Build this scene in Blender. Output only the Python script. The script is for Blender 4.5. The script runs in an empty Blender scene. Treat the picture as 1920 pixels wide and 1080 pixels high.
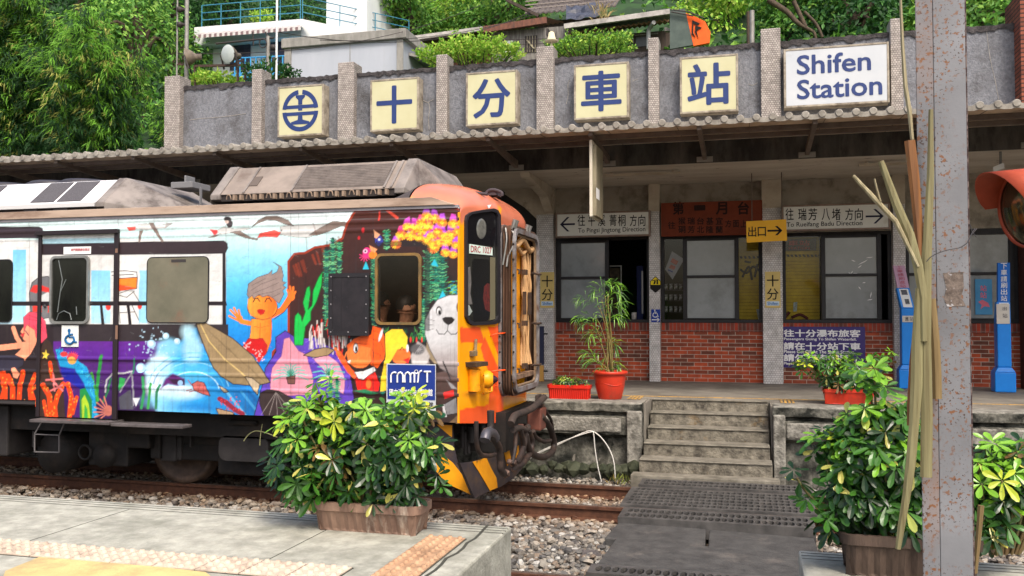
import bpy, math, random
import numpy as np
from mathutils import Vector, Matrix, geometry
R_ = math.radians
rnd = random.Random(7)
nr = np.random.RandomState(11)
scene = bpy.context.scene
col = scene.collection

# ------------------------------------------------------------------ camera
FPX, YAW, PIT, HC = 1660.0, R_(14.85), math.atan(50 / 1660.0), 2.05
cam_d = bpy.data.cameras.new('camera'); cam = bpy.data.objects.new('camera', cam_d); col.objects.link(cam)
cam_d.sensor_width = 36; cam_d.lens = 36 * FPX / 1920; cam_d.clip_start = .05; cam_d.clip_end = 1500
cam.location = (0, 0, HC); cam.rotation_euler = (R_(90) + PIT, 0, YAW)
scene.camera = cam
# ------------------------------------------------------------------ world, sun, exposure
SUN_EL, SUN_AZ = R_(54), R_(148)            # azimuth clockwise from +Y: light comes from behind the camera, from the right
w = bpy.data.worlds.new('World'); scene.world = w; w.use_nodes = True
nt = w.node_tree; bg = nt.nodes['Background']
sky = nt.nodes.new('ShaderNodeTexSky'); sky.sky_type = 'NISHITA'; sky.sun_disc = False
sky.sun_elevation = SUN_EL; sky.sun_rotation = SUN_AZ
sky.air_density = 1.0; sky.dust_density = 6.0; sky.ozone_density = 0.4
nt.links.new(sky.outputs[0], bg.inputs[0]); bg.inputs[1].default_value = .15
sl = bpy.data.lights.new('sun', 'SUN'); sl.energy = 1.2; sl.angle = R_(11); sl.color = (1, .95, .87)
so = bpy.data.objects.new('sun', sl); col.objects.link(so)
dirv = Vector((math.sin(SUN_AZ) * math.cos(SUN_EL), math.cos(SUN_AZ) * math.cos(SUN_EL), math.sin(SUN_EL)))
so.rotation_euler = dirv.to_track_quat('Z', 'Y').to_euler(); so.location = (-4, -10, 20)
scene.view_settings.view_transform = 'Standard'; scene.view_settings.look = 'None'
scene.view_settings.exposure = 0.98; scene.view_settings.gamma = 1
scene.cycles.max_bounces = 6; scene.cycles.transparent_max_bounces = 8

# ------------------------------------------------------------------ measuring helpers: where a sight line meets a real plane
_cy, _sy, _cp, _sp = math.cos(YAW), math.sin(YAW), math.cos(PIT), math.sin(PIT)
RT = np.array([_cy, _sy, 0]); FW = np.array([-_sy * _cp, _cy * _cp, _sp]); UP = np.array([_sy * _sp, -_cy * _sp, _cp])
C0 = np.array([0, 0, HC])
def ray(x, y): return FW + RT * (x - 960) / FPX - UP * (y - 540) / FPX
def P(x, y, X=None, Y=None, Z=None):
    d = ray(x, y)
    t = Y / d[1] if Y is not None else ((Z - HC) / d[2] if Z is not None else X / d[0])
    return Vector(C0 + d * t)
def Pn(x, y, p0, n):
    d = ray(x, y); t = np.dot(np.array(p0) - C0, n) / np.dot(d, n)
    return Vector(C0 + d * t)
def proj(V):
    V = np.asarray(V, float) - C0
    z = V @ FW
    return 960 + FPX * (V @ RT) / z, 540 - FPX * (V @ UP) / z

# ------------------------------------------------------------------ materials
def lin(v): v = v / 255.; return v / 12.92 if v <= .04045 else ((v + .055) / 1.055) ** 2.4
def S(r, g, b, k=.85): return (lin(r) * k, lin(g) * k, lin(b) * k, 1)
MATS = {}
def newmat(name):
    m = bpy.data.materials.new(name); m.use_nodes = True
    return m, m.node_tree, m.node_tree.nodes['Principled BSDF']
def N(nt, t, **k):
    n = nt.nodes.new('ShaderNode' + t)
    for a, b in k.items(): setattr(n, a, b)
    return n
def ramp(nt, stops):
    r = N(nt, 'ValToRGB'); e = r.color_ramp.elements
    while len(e) < len(stops): e.new(.5)
    for q, (p, c) in zip(e, stops): q.position = p; q.color = c
    return r
def mat(name, c1, c2=None, scale=4, rough=.8, bump=0, bscale=40, metal=0, stretch=(1, 1, 1), lo=.35, hi=.65, dirt=None, dscale=1.5, dlo=.5, dhi=.7, spec=.3, detail=6):
    if name in MATS: return MATS[name]
    m, nt, b = newmat(name); L = nt.links.new
    b.inputs['Roughness'].default_value = rough; b.inputs['Metallic'].default_value = metal
    b.inputs['Specular IOR Level'].default_value = spec
    b.inputs['Base Color'].default_value = c1
    tc = N(nt, 'TexCoord'); mp = N(nt, 'Mapping'); mp.inputs['Scale'].default_value = stretch
    L(tc.outputs['Object'], mp.inputs['Vector'])
    src = None
    if c2:
        n = N(nt, 'TexNoise'); n.inputs['Scale'].default_value = scale; n.inputs['Detail'].default_value = detail; n.inputs['Roughness'].default_value = .65
        L(mp.outputs[0], n.inputs['Vector'])
        r = ramp(nt, [(lo, c1), (hi, c2)]); L(n.outputs[0], r.inputs[0]); src = r.outputs[0]
    if dirt:
        n = N(nt, 'TexNoise'); n.inputs['Scale'].default_value = dscale; n.inputs['Detail'].default_value = 8; n.inputs['Roughness'].default_value = .7
        L(mp.outputs[0], n.inputs['Vector'])
        r = ramp(nt, [(dlo, (0, 0, 0, 1)), (dhi, (1, 1, 1, 1))]); L(n.outputs[0], r.inputs[0])
        mx = N(nt, 'MixRGB'); L(r.outputs[0], mx.inputs[0])
        if src: L(src, mx.inputs[1])
        else: mx.inputs[1].default_value = c1
        mx.inputs[2].default_value = dirt; src = mx.outputs[0]
    if src: L(src, b.inputs['Base Color'])
    if bump:
        n = N(nt, 'TexNoise'); n.inputs['Scale'].default_value = bscale; n.inputs['Detail'].default_value = 6
        L(mp.outputs[0], n.inputs['Vector'])
        bm = N(nt, 'Bump'); bm.inputs['Strength'].default_value = bump; bm.inputs['Distance'].default_value = .02
        L(n.outputs[0], bm.inputs['Height']); L(bm.outputs[0], b.inputs['Normal'])
    MATS[name] = m
    return m
def brickmat(name, c1, c2, mortar, bw, bh, ms, rough=.8, offset=.5, bias=0, bump=.4, dirt=None):
    if name in MATS: return MATS[name]
    m, nt, b = newmat(name); L = nt.links.new
    tc = N(nt, 'TexCoord'); sp = N(nt, 'SeparateXYZ'); L(tc.outputs['Object'], sp.inputs[0])
    ad = N(nt, 'Math', operation='ADD'); L(sp.outputs[0], ad.inputs[0]); L(sp.outputs[1], ad.inputs[1])
    cb = N(nt, 'CombineXYZ'); L(ad.outputs[0], cb.inputs[0]); L(sp.outputs[2], cb.inputs[1])
    br = N(nt, 'TexBrick'); L(cb.outputs[0], br.inputs['Vector'])
    br.offset = offset; br.inputs['Scale'].default_value = 1; br.inputs['Brick Width'].default_value = bw; br.inputs['Row Height'].default_value = bh
    br.inputs['Mortar Size'].default_value = ms; br.inputs['Mortar Smooth'].default_value = .2; br.inputs['Bias'].default_value = bias
    br.inputs['Color1'].default_value = c1; br.inputs['Color2'].default_value = c2; br.inputs['Mortar'].default_value = mortar
    n = N(nt, 'TexNoise'); n.inputs['Scale'].default_value = 9; n.inputs['Detail'].default_value = 5; L(tc.outputs['Object'], n.inputs['Vector'])
    r = ramp(nt, [(.3, (.55, .55, .55, 1)), (.7, (1.1, 1.1, 1.1, 1))]); L(n.outputs[0], r.inputs[0])
    mx = N(nt, 'MixRGB', blend_type='MULTIPLY'); mx.inputs[0].default_value = .7; L(br.outputs[0], mx.inputs[1]); L(r.outputs[0], mx.inputs[2])
    L(mx.outputs[0], b.inputs['Base Color']); b.inputs['Roughness'].default_value = rough
    b.inputs['Specular IOR Level'].default_value = .3
    if bump:
        bm = N(nt, 'Bump'); bm.inputs['Strength'].default_value = bump; bm.inputs['Distance'].default_value = .006; bm.invert = True
        L(br.outputs['Fac'], bm.inputs['Height']); L(bm.outputs[0], b.inputs['Normal'])
    MATS[name] = m
    return m
def attrmat(name, rough=.5, translucent=0, bump=0, bscale=60, spec=.4, grime=0):
    if name in MATS: return MATS[name]
    m, nt, b = newmat(name); L = nt.links.new
    a = N(nt, 'VertexColor'); a.layer_name = 'paint'
    src = a.outputs[0]
    tc = N(nt, 'TexCoord')
    if grime:
        n = N(nt, 'TexNoise'); n.inputs['Scale'].default_value = 3; n.inputs['Detail'].default_value = 8; L(tc.outputs['Object'], n.inputs['Vector'])
        r = ramp(nt, [(.35, (1 - grime, 1 - grime, 1 - grime, 1)), (.6, (1, 1, 1, 1))]); L(n.outputs[0], r.inputs[0])
        mx = N(nt, 'MixRGB', blend_type='MULTIPLY'); mx.inputs[0].default_value = 1; L(src, mx.inputs[1]); L(r.outputs[0], mx.inputs[2]); src = mx.outputs[0]
    L(src, b.inputs['Base Color'])
    b.inputs['Roughness'].default_value = rough; b.inputs['Specular IOR Level'].default_value = spec
    if bump:
        n = N(nt, 'TexNoise'); n.inputs['Scale'].default_value = bscale; L(tc.outputs['Object'], n.inputs['Vector'])
        bm = N(nt, 'Bump'); bm.inputs['Strength'].default_value = bump; bm.inputs['Distance'].default_value = .01
        L(n.outputs[0], bm.inputs['Height']); L(bm.outputs[0], b.inputs['Normal'])
    if translucent:
        t = N(nt, 'BsdfTranslucent'); L(src, t.inputs[0]); ms = N(nt, 'MixShader'); ms.inputs[0].default_value = translucent
        o = nt.nodes['Material Output']; L(b.outputs[0], ms.inputs[1]); L(t.outputs[0], ms.inputs[2]); L(ms.outputs[0], o.inputs[0])
    MATS[name] = m
    return m
def glassmat(name, tint, refl=.12, rough=.03):
    m, nt, b = newmat(name); L = nt.links.new
    tr = N(nt, 'BsdfTransparent'); tr.inputs[0].default_value = tint
    gl = N(nt, 'BsdfGlossy'); gl.inputs['Roughness'].default_value = rough
    lw = N(nt, 'LayerWeight'); lw.inputs[0].default_value = .25
    mr = N(nt, 'MapRange'); mr.inputs[3].default_value = refl; mr.inputs[4].default_value = .45; L(lw.outputs['Fresnel'], mr.inputs[0])
    ms = N(nt, 'MixShader'); L(mr.outputs[0], ms.inputs[0]); L(tr.outputs[0], ms.inputs[1]); L(gl.outputs[0], ms.inputs[2])
    L(ms.outputs[0], nt.nodes['Material Output'].inputs[0])
    return m

# ------------------------------------------------------------------ mesh building
class MB:
    def __init__(s): s.v = []; s.f = []; s.m = []; s.sm = []
    def add(s, vs, fs, mi=0, smooth=False):
        o = len(s.v); s.v += [tuple(v) for v in vs]
        for f in fs: s.f.append(tuple(i + o for i in f)); s.m.append(mi); s.sm.append(smooth)
        return s
    def box(s, a, b, mi=0):
        x0, y0, z0 = a; x1, y1, z1 = b
        if x0 > x1: x0, x1 = x1, x0
        if y0 > y1: y0, y1 = y1, y0
        if z0 > z1: z0, z1 = z1, z0
        v = [(x0, y0, z0), (x1, y0, z0), (x1, y1, z0), (x0, y1, z0), (x0, y0, z1), (x1, y0, z1), (x1, y1, z1), (x0, y1, z1)]
        return s.add(v, [(0, 3, 2, 1), (4, 5, 6, 7), (0, 1, 5, 4), (1, 2, 6, 5), (2, 3, 7, 6), (3, 0, 4, 7)], mi)
    def hexa(s, bot, top, mi=0):           # two matching rings of points
        n = len(bot); f = [tuple(range(n))[::-1], tuple(range(n, 2 * n))]
        for i in range(n): j = (i + 1) % n; f.append((i, j, n + j, n + i))
        return s.add(list(bot) + list(top), f, mi)
    def prism(s, pts, off, mi=0):          # planar outline pushed by a vector
        off = Vector(off); return s.hexa([Vector(p) for p in pts], [Vector(p) + off for p in pts], mi)
    def tube(s, pts, r, n=8, mi=0, cap=True):
        pts = [Vector(p) for p in pts]; k = len(pts); vs = []; fs = []
        rr = r if isinstance(r, (list, tuple)) else [r] * k
        prev = None
        for i, p in enumerate(pts):
            t = (pts[min(i + 1, k - 1)] - pts[max(i - 1, 0)]).normalized()
            if prev is None: a = t.orthogonal().normalized()
            else:
                a = prev - t * prev.dot(t)
                a = a.normalized() if a.length > 1e-6 else t.orthogonal().normalized()
            prev = a; b = t.cross(a)
            for j in range(n):
                q = 2 * math.pi * j / n; vs.append(p + (a * math.cos(q) + b * math.sin(q)) * rr[i])
        for i in range(k - 1):
            for j in range(n): fs.append((i * n + j, i * n + (j + 1) % n, (i + 1) * n + (j + 1) % n, (i + 1) * n + j))
        s.add(vs, fs, mi, True)
        if cap:
            s.add(vs[:n], [tuple(range(n))[::-1]], mi); s.add(vs[-n:], [tuple(range(n))], mi)
        return s
    def bar(s, a, b, w, h=None, mi=0):
        a, b = Vector(a), Vector(b); h = h or w; t = (b - a).normalized()
        u = t.cross(Vector((0, 0, 1)))
        u = u.normalized() if u.length > 1e-3 else Vector((1, 0, 0)); v = u.cross(t)
        q = [(-1, -1), (1, -1), (1, 1), (-1, 1)]
        return s.hexa([a + u * i * w / 2 + v * j * h / 2 for i, j in q], [b + u * i * w / 2 + v * j * h / 2 for i, j in q], mi)
    def lathe(s, c, prof, n=24, mi=0, axis='Z', smooth=True):
        c = Vector(c); vs = []; fs = []
        for r, z in prof:
            for j in range(n):
                q = 2 * math.pi * j / n; x, y = r * math.cos(q), r * math.sin(q)
                vs.append(c + (Vector((x, y, z)) if axis == 'Z' else Vector((x, z, y)) if axis == 'Y' else Vector((z, x, y))))
        for i in range(len(prof) - 1):
            for j in range(n): fs.append((i * n + j, i * n + (j + 1) % n, (i + 1) * n + (j + 1) % n, (i + 1) * n + j))
        return s.add(vs, fs, mi, smooth)
    def sheet(s, rows, mi=0, smooth=True):
        n = len(rows[0]); vs = [p for r in rows for p in r]; fs = []
        for i in range(len(rows) - 1):
            for j in range(n - 1): fs.append((i * n + j, i * n + j + 1, (i + 1) * n + j + 1, (i + 1) * n + j))
        return s.add(vs, fs, mi, smooth)
def wloc(o):
    l = Vector((0, 0, 0))
    while o: l += o.location; o = o.parent
    return l
def obj(name, mb, m, parent=None, bevel=0, colors=None):
    me = bpy.data.meshes.new(name)
    off = wloc(parent) if parent else Vector((0, 0, 0))
    if isinstance(mb, MB):
        vs, fs = mb.v, mb.f
    else: vs, fs = mb
    if off.length > 1e-9:
        a = np.asarray([tuple(v) for v in vs], float) - np.array(off); vs = a.tolist()
    if isinstance(vs, np.ndarray): vs = vs.tolist()
    if isinstance(fs, np.ndarray): fs = fs.tolist()
    me.from_pydata([tuple(v) for v in vs], [], fs)
    for q in (m if isinstance(m, (list, tuple)) else [m]): me.materials.append(q)
    if isinstance(mb, MB):
        me.polygons.foreach_set('material_index', mb.m); me.polygons.foreach_set('use_smooth', mb.sm)
    if colors is not None:
        at = me.color_attributes.new('paint', 'FLOAT_COLOR', 'POINT')
        c4 = np.ones((len(colors), 4), np.float32); c4[:, :3] = np.asarray(colors)[:, :3]
        at.data.foreach_set('color', c4.ravel())
    me.update()
    o = bpy.data.objects.new(name, me); col.objects.link(o)
    if parent: o.parent = parent
    if bevel:
        md = o.modifiers.new('edge', 'BEVEL'); md.width = bevel; md.segments = 2; md.limit_method = 'ANGLE'
    return o
def tag(o, label=None, cat=None, group=None, kind=None):
    if label: o['label'] = label
    if cat: o['category'] = cat
    if group: o['group'] = group
    if kind: o['kind'] = kind
    return o
def thing(name, label, cat, loc=(0, 0, 0), group=None):
    o = bpy.data.objects.new(name, None); col.objects.link(o); o.location = loc; o.empty_display_size = .2
    return tag(o, label, cat, group)
def copy_tree(o, parent=None):
    c = o.copy(); col.objects.link(c)
    if parent: c.parent = parent
    for ch in list(o.children): copy_tree(ch, c)
    return c
def spline(pts, n=8):
    pts = [Vector(p) for p in pts]; out = []
    for i in range(len(pts) - 1):
        p0, p1, p2, p3 = pts[max(i - 1, 0)], pts[i], pts[i + 1], pts[min(i + 2, len(pts) - 1)]
        for k in range(n):
            t = k / n
            out.append(.5 * ((2 * p1) + (p2 - p0) * t + (2 * p0 - 5 * p1 + 4 * p2 - p3) * t * t + (3 * p1 - p0 - 3 * p2 + p3) * t ** 3))
    out.append(pts[-1]); return out

# ------------------------------------------------------------------ lettering
def text_mesh(body, bold=0.0):
    cu = bpy.data.curves.new('lettering', 'FONT'); cu.body = body; cu.size = 1; cu.resolution_u = 3
    cu.align_x = 'CENTER'; cu.space_line = .95
    o = bpy.data.objects.new('lettering', cu)
    me = bpy.data.meshes.new_from_object(o)
    n = len(me.vertices); a = np.empty(n * 3); me.vertices.foreach_get('co', a); a = a.reshape(-1, 3)[:, :2]
    fs = [tuple(p.vertices) for p in me.polygons]
    bpy.data.objects.remove(o); bpy.data.curves.remove(cu); bpy.data.meshes.remove(me)
    return a, fs
def letter(mb, body, c00, c10, c01, bold=0.0, mi=0, push=None):
    """fit text into the parallelogram: c00 bottom left, c10 bottom right, c01 top left (world points)"""
    a, fs = text_mesh(body, bold)
    if not len(a): return
    lo, hi = a.min(0), a.max(0); q = (a - lo) / np.maximum(hi - lo, 1e-6)
    c00, c10, c01 = [np.array(c) for c in (c00, c10, c01)]
    ex, ey = c10 - c00, c01 - c00; em = (hi - lo).clip(1e-6); nn = np.cross(ex, ey); nn = nn / (np.linalg.norm(nn) + 1e-9)
    v = c00 + q[:, :1] * ex + q[:, 1:] * ey
    offs = [(0, 0)] + ([(i, j) for i in (-.7, .7) for j in (-.7, .7)] + [(-1, 0), (1, 0), (0, 1), (0, -1)] if bold else [])
    for k, (i, j) in enumerate(offs):      # heavier strokes: the same outline laid a hair's breadth aside
        mb.add((v + ex * (i * bold / em[0]) + ey * (j * bold / em[1]) + nn * .00015 * k).tolist(), fs, mi)
def letter_px(mb, body, x0, y0, x1, y1, Y, bold=0.0, mi=0, slope=0):
    """text on a vertical wall plane Y, spanning the sight lines of its corners (y0 top, y1 bottom)"""
    a = P(x0, y1, Y=Y); b = P(x1, y1 + slope * (x1 - x0), Y=Y); c = P(x0, y0, Y=Y)
    b.z = a.z; c.x = a.x
    letter(mb, body, a, b, c, bold, mi)

# ------------------------------------------------------------------ leaves
class Leaves:
    def __init__(s): s.V = []; s.F = []; s.C = []; s.n = 0
    def add(s, base, d, nrm, ln, wd, colr, fold=.15, droop=.0, wpos=.55):
        """arrays: base (n,3), unit direction, unit normal, length, width, colour"""
        base = np.atleast_2d(base); n = len(base)
        d = d / np.linalg.norm(d, axis=1, keepdims=True)
        nrm = nrm - d * (nrm * d).sum(1, keepdims=True); nrm /= np.maximum(np.linalg.norm(nrm, axis=1, keepdims=True), 1e-6)
        sd = np.cross(d, nrm); ln = np.broadcast_to(np.asarray(ln, float).reshape(-1, 1), (n, 1)); wd = np.broadcast_to(np.asarray(wd, float).reshape(-1, 1), (n, 1))
        mid = base + d * ln * wpos - nrm * wd * fold
        tip = base + d * ln + np.array([0, 0, -1]) * ln * droop
        l = base + d * ln * wpos + sd * wd * .5; r = base + d * ln * wpos - sd * wd * .5
        v = np.stack([base, l, tip, mid, r], 1).reshape(-1, 3)
        i = s.n + np.arange(n)[:, None] * 5
        s.F.append(np.concatenate([i + np.array([[0, 3, 2, 1]]), i + np.array([[0, 4, 2, 3]])]))
        s.V.append(v); c = np.repeat(np.asarray(colr, float).reshape(n, 1, 3), 5, 1); s.C.append(c.reshape(-1, 3)); s.n += 5 * n
    def add_round(s, base, d, nrm, ln, wd, colr, fold=.12, droop=.0):
        """leaf with a broad rounded end"""
        base = np.atleast_2d(base); n = len(base)
        d = d / np.linalg.norm(d, axis=1, keepdims=True); nrm = nrm - d * (nrm * d).sum(1, keepdims=True); nrm /= np.maximum(np.linalg.norm(nrm, axis=1, keepdims=True), 1e-6)
        sd = np.cross(d, nrm); ln = np.broadcast_to(np.asarray(ln, float).reshape(-1, 1), (n, 1)); wd = np.broadcast_to(np.asarray(wd, float).reshape(-1, 1), (n, 1)); dn = np.array([0, 0, -1]) * ln * droop
        pt = lambda u, v, k=0: base + d * ln * u + sd * wd * v - nrm * wd * k + dn * u * u
        v = np.stack([base, pt(.42, .36), pt(.72, .5), pt(.93, .3), pt(1, 0, .03), pt(.93, -.3), pt(.72, -.5), pt(.42, -.36), pt(.6, 0, fold)], 1).reshape(-1, 3)
        i = s.n + np.arange(n)[:, None] * 9
        for a, b in ((0, 1), (1, 2), (2, 3), (3, 4), (4, 5), (5, 6), (6, 7), (7, 0)): s.F.append(i + np.array([[8, b, a]]))
        s.V.append(v); c = np.repeat(np.asarray(colr, float).reshape(n, 1, 3), 9, 1); s.C.append(c.reshape(-1, 3)); s.n += 9 * n
    def build(s, name, m, parent=None):
        return obj(name, (np.concatenate(s.V), (np.concatenate(s.F) if len({f.shape[1] for f in s.F}) == 1 else sum([f.tolist() for f in s.F], []))), m, parent, colors=np.concatenate(s.C))
def unit(n):
    v = nr.normal(size=(n, 3)); return v / np.linalg.norm(v, axis=1, keepdims=True)
def pick(cols, n, p=None, jit=.15):
    c = np.array([x[:3] for x in cols])[nr.choice(len(cols), n, p=p)]
    return c * (1 + nr.uniform(-jit, jit, (n, 1)))
# ================================================================== ground, platforms, track
CONC = mat('aged_concrete', S(150, 148, 138), S(108, 106, 98), scale=3, bump=.25, bscale=50, dirt=S(60, 60, 54), dscale=2.2, dlo=.52, dhi=.75)
PLATC = mat('platform_concrete', S(184, 183, 170), S(148, 147, 136), scale=9, rough=.75, bump=.3, bscale=45, dirt=S(116, 117, 104), dscale=2.6, dlo=.46, dhi=.74)
g = MB().box((-400, -60, -.9), (400, 17, -.30)); tag(obj('ground', g, mat('soil', S(92, 84, 74), S(62, 56, 48), scale=6, bump=.6, bscale=30)), kind='structure')

# far platform with its steps cut in
ZP = .87
RUB = mat('rubble_wall', S(128, 126, 116), S(72, 72, 66), scale=5, lo=.38, hi=.62, bump=1.0, bscale=14, dirt=S(30, 32, 27), dscale=3.2, dlo=.44, dhi=.6)
RUBL = mat('weathered_coping', S(158, 155, 146), S(96, 94, 87), scale=7, bump=.8, bscale=30, dirt=S(66, 64, 58), dscale=4, dlo=.5, dhi=.68)
ASPH = mat('platform_asphalt', S(140, 134, 124), S(112, 108, 100), scale=2.5, rough=.85, bump=.15, bscale=90, dirt=S(92, 88, 80), dscale=1.2)
SX0, SX1 = -1.30, .27
m = MB()
m.box((-40, 12.66, -.3), (30, 19.9, ZP - .004), 0)                     # deck core behind the steps
m.box((-40, 12.02, -.3), (SX0 - .02, 12.659, ZP - .008), 0); m.box((SX1 + .02, 12.02, -.3), (30, 12.659, ZP - .008), 0)
o = obj('far_platform', m, [ASPH]); tag(o, kind='structure')
m = MB()
for xa, xb in ((-30, SX0 - .05), (SX1 + .04, 14)):
    n = int((xb - xa) / .12) + 1; xs = np.linspace(xa, xb, n)
    rows = []
    prof = [(11.90, ZP), (11.86, ZP - .02), (11.86, ZP - .12), (11.95, ZP - .145), (11.95, ZP - .17), (11.87, ZP - .19), (11.86, ZP - .42), (11.93, ZP - .455), (12.0, ZP - .46), (12.0, ZP - .8), (11.98, -.32)]
    for k, (yy, zz) in enumerate(prof):
        rows.append([(x, yy + (nr.uniform(-.012, .012) if 0 < k < 9 else nr.uniform(-.04, .04) if k else 0), zz + (nr.uniform(-.008, .008) if k else 0)) for x in xs])
    rows.insert(0, [(x, 12.03, ZP) for x in xs])
    m.sheet(rows[::-1], smooth=False)
    for xe in (xa, xb): m.add([(xe, 12.6, -.3), (xe, 12.6, ZP - .002), (xe, 11.9, ZP - .002), (xe, 11.95, -.3)], [(0, 1, 2, 3)])
o = obj('platform_edge_wall', m, [RUB]); tag(o, kind='structure')
m = MB()
for xa, xb in ((-30, SX0 - .055), (SX1 + .045, 14)):
    m.box((xa, 11.875, ZP - .11), (xb, 12.3, ZP + .006))
    m.box((xa, 11.84, ZP - .40), (xb - (.28 if xb < 0 else 0), 11.99, ZP - .2)) if xa < -5 else m.box((xa + .16, 11.84, ZP - .40), (xb, 11.99, ZP - .2))
    # rough pier beside the steps
    px0, px1 = (xb - .20, xb) if xa < -5 else (xa, xa + .15)
    m.box((px0, 11.80, -.3), (px1, 12.0, ZP - .10))
o = obj('platform_coping', m, [RUBL], bevel=.02); tag(o, kind='structure')
# deck markings
m = MB()
m.box((-9, 12.93, ZP - .003), (14, 12.98, ZP + .003))
for x0 in (P(1180, 745, Z=ZP).x, P(1462, 750, Z=ZP).x):
    for k in range(4): m.box((x0 + k * .05, 12.45, ZP - .003), (x0 + k * .05 + .03, 12.90, ZP + .007))
tag(obj('guide_line', m, mat('worn_yellow_paint', S(205, 160, 80), S(150, 128, 92), scale=14, lo=.4, hi=.6)), kind='structure')
# steps
STEP = mat('step_concrete', S(138, 132, 118), S(66, 62, 55), scale=9, lo=.36, hi=.66, bump=.8, bscale=40, dirt=S(128, 102, 62), dscale=3.2, dlo=.58, dhi=.75)
STEPT = mat('step_tread', S(134, 129, 117), S(96, 92, 82), scale=7, bump=.3, bscale=50)
m = MB(); zt = [ZP, .715, .55, .385, .22]; yt = [12.62, 12.32, 12.0, 11.68, 11.36]; D = 0
for k in range(5):
    xl = SX0 - (0 if k < 3 else .02 * (k - 2)); xr = SX1 + (0 if k < 4 else .02)
    m.box((xl, yt[k] - .0, -.3 if k == 4 else zt[k + 1] - .02 if k < 4 else 0), (xr, 12.70 if k == 0 else yt[k - 1] + .002, zt[k] - .022), 0)
    m.box((xl, yt[k] - .018, zt[k] - .022), (xr, (12.66 if k == 0 else yt[k - 1] - .002), zt[k] - .001), 1)
m.box((SX0 - .12, 11.12, -.3), (SX1 + .1, 11.36, .055), 1)
tag(obj('steps', m, [STEP, STEPT], bevel=.012), 'worn concrete steps leading from the crossing up to the platform', 'steps')

# near platform, two pieces with the crossing gap between
def near_piece(xa, xb, ye):
    m = MB(); m.box((xa, -4, -.3), (xb, ye, ZP))
    return m
YL, YR = 4.80, 4.70
tag(obj('near_platform', near_piece(-30, -1.275, YL), PLATC, bevel=.012), kind='structure')
tag(obj('near_platform', near_piece(.24, 20, YR), PLATC, bevel=.012), kind='structure')
DK = mat('groove_dirt', S(66, 66, 58))
m = MB()
for xa, xb, ye in ((-29, -1.28, YL), (.25, 19, YR)):
    for d in (.05, .1, .155): m.box((xa, ye - d - .006, ZP - .01), (xb, ye - d, ZP + .0015))
for x in (-5.2, -3.63, -2.24): m.box((x, 3.83, ZP - .01), (x + .005, 4.63, ZP + .0012))
pts = [(-1.405 + nr.uniform(-.012, .012), 3.0 + .1 * k) for k in range(19)]
for (xa, ya), (xb, yb) in zip(pts, pts[1:]): m.bar((xa, ya, ZP - .004), (xb, yb, ZP - .004), .016, .011)
tag(obj('platform_groove', m, DK), kind='structure')
def tactile(name, x0, y0, nx, ny, s, m1, m2, n=4):
    m = MB()
    for i in range(nx):
        for j in range(ny):
            xa, ya = x0 + i * s, y0 + j * s
            m.box((xa + .004, ya + .004, ZP - .01), (xa + s - .004, ya + s - .004, ZP + .007))
            for a in range(n):
                for b in range(n):
                    cx, cyy = xa + (a + .5) * s / n, ya + (b + .5) * s / n; r = s / n * .30; k = 8
                    ring = [(cx + r * math.cos(t), cyy + r * math.sin(t), ZP + .007) for t in np.arange(k) * 2 * math.pi / k]
                    top = [(cx + r * .6 * math.cos(t), cyy + r * .6 * math.sin(t), ZP + .0185) for t in np.arange(k) * 2 * math.pi / k]
                    m.add(ring + top, [tuple(range(k, 2 * k))] + [(q, (q + 1) % k, k + (q + 1) % k, k + q) for q in range(k)], 0, True)
    b = MB().box((x0 - .003, y0 - .003, ZP - .01), (x0 + nx * s + .003, y0 + ny * s + .003, ZP + .002)); tag(obj(name + '_bed', b, DK), kind='structure')
    tag(obj(name, m, m1), kind='structure')
TB = mat('tactile_beige', S(206, 190, 170), S(188, 168, 150), scale=8, dirt=S(150, 138, 122), dscale=4)
TC = mat('tactile_terracotta', S(192, 158, 126), S(168, 130, 100), scale=8, dirt=S(120, 98, 76), dscale=4)
tactile('tactile_paving', -5.0, 3.60, 14, 1, .23, TB, None)
tactile('tactile_paving', -1.65, 3.40, 1, 5, .215, TC, None)
m = MB(); a = [P(85, 1041, Z=ZP), P(385, 1074, Z=ZP), P(420, 1100, Z=ZP), P(0, 1100, Z=ZP), P(10, 1072, Z=ZP)]
m.add([(p.x, p.y, ZP + .004) for p in a], [tuple(range(5))[::-1]])
tag(obj('yellow_paving', m, mat('yellow_paving_tile', S(214, 190, 130), S(196, 172, 116), scale=6, bump=.3, bscale=60, dirt=S(170, 150, 110), dscale=3)), kind='structure')

# ------------------------------------------------ track
RUST = mat('rail_rust', S(96, 62, 44), S(68, 42, 30), scale=14, rough=.7, bump=.2, bscale=80)
SHINE = mat('rail_head', S(150, 138, 128), S(104, 80, 66), scale=10, rough=.35, metal=.6)
def rail(yc, label):
    prof = [(-.065, -.155), (.065, -.155), (.065, -.14), (.012, -.125), (.012, -.045), (.034, -.035), (.034, -.004), (.026, 0), (-.026, 0), (-.034, -.004), (-.034, -.035), (-.012, -.045), (-.012, -.125), (-.065, -.14)]
    t = thing('rail', label, 'rail', (-10, yc, 0))
    m = MB().hexa([(-30, yc + a, b) for a, b in prof][::-1], [(22, yc + a, b) for a, b in prof][::-1]); obj('rail_body', m, RUST, t)
    m = MB().box((-30, yc - .022, -.002), (22, yc + .022, .0025)); obj('running_surface', m, SHINE, t)
YN, YF = 9.47, 10.605
rail(YN, 'rusty rail of the train track nearer to the camera'); rail(YF, 'rusty rail of the train track beside the far platform wall')
rail(6.90, 'rusty foreground rail showing at the platform end corner'); rail(5.77, 'rusty rail running close along the near platform face')
SLP = mat('sleeper_concrete', S(170, 160, 145), S(126, 114, 100), scale=8, bump=.3, dirt=S(94, 74, 58), dscale=4)
x = -9.6; first = None
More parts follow.
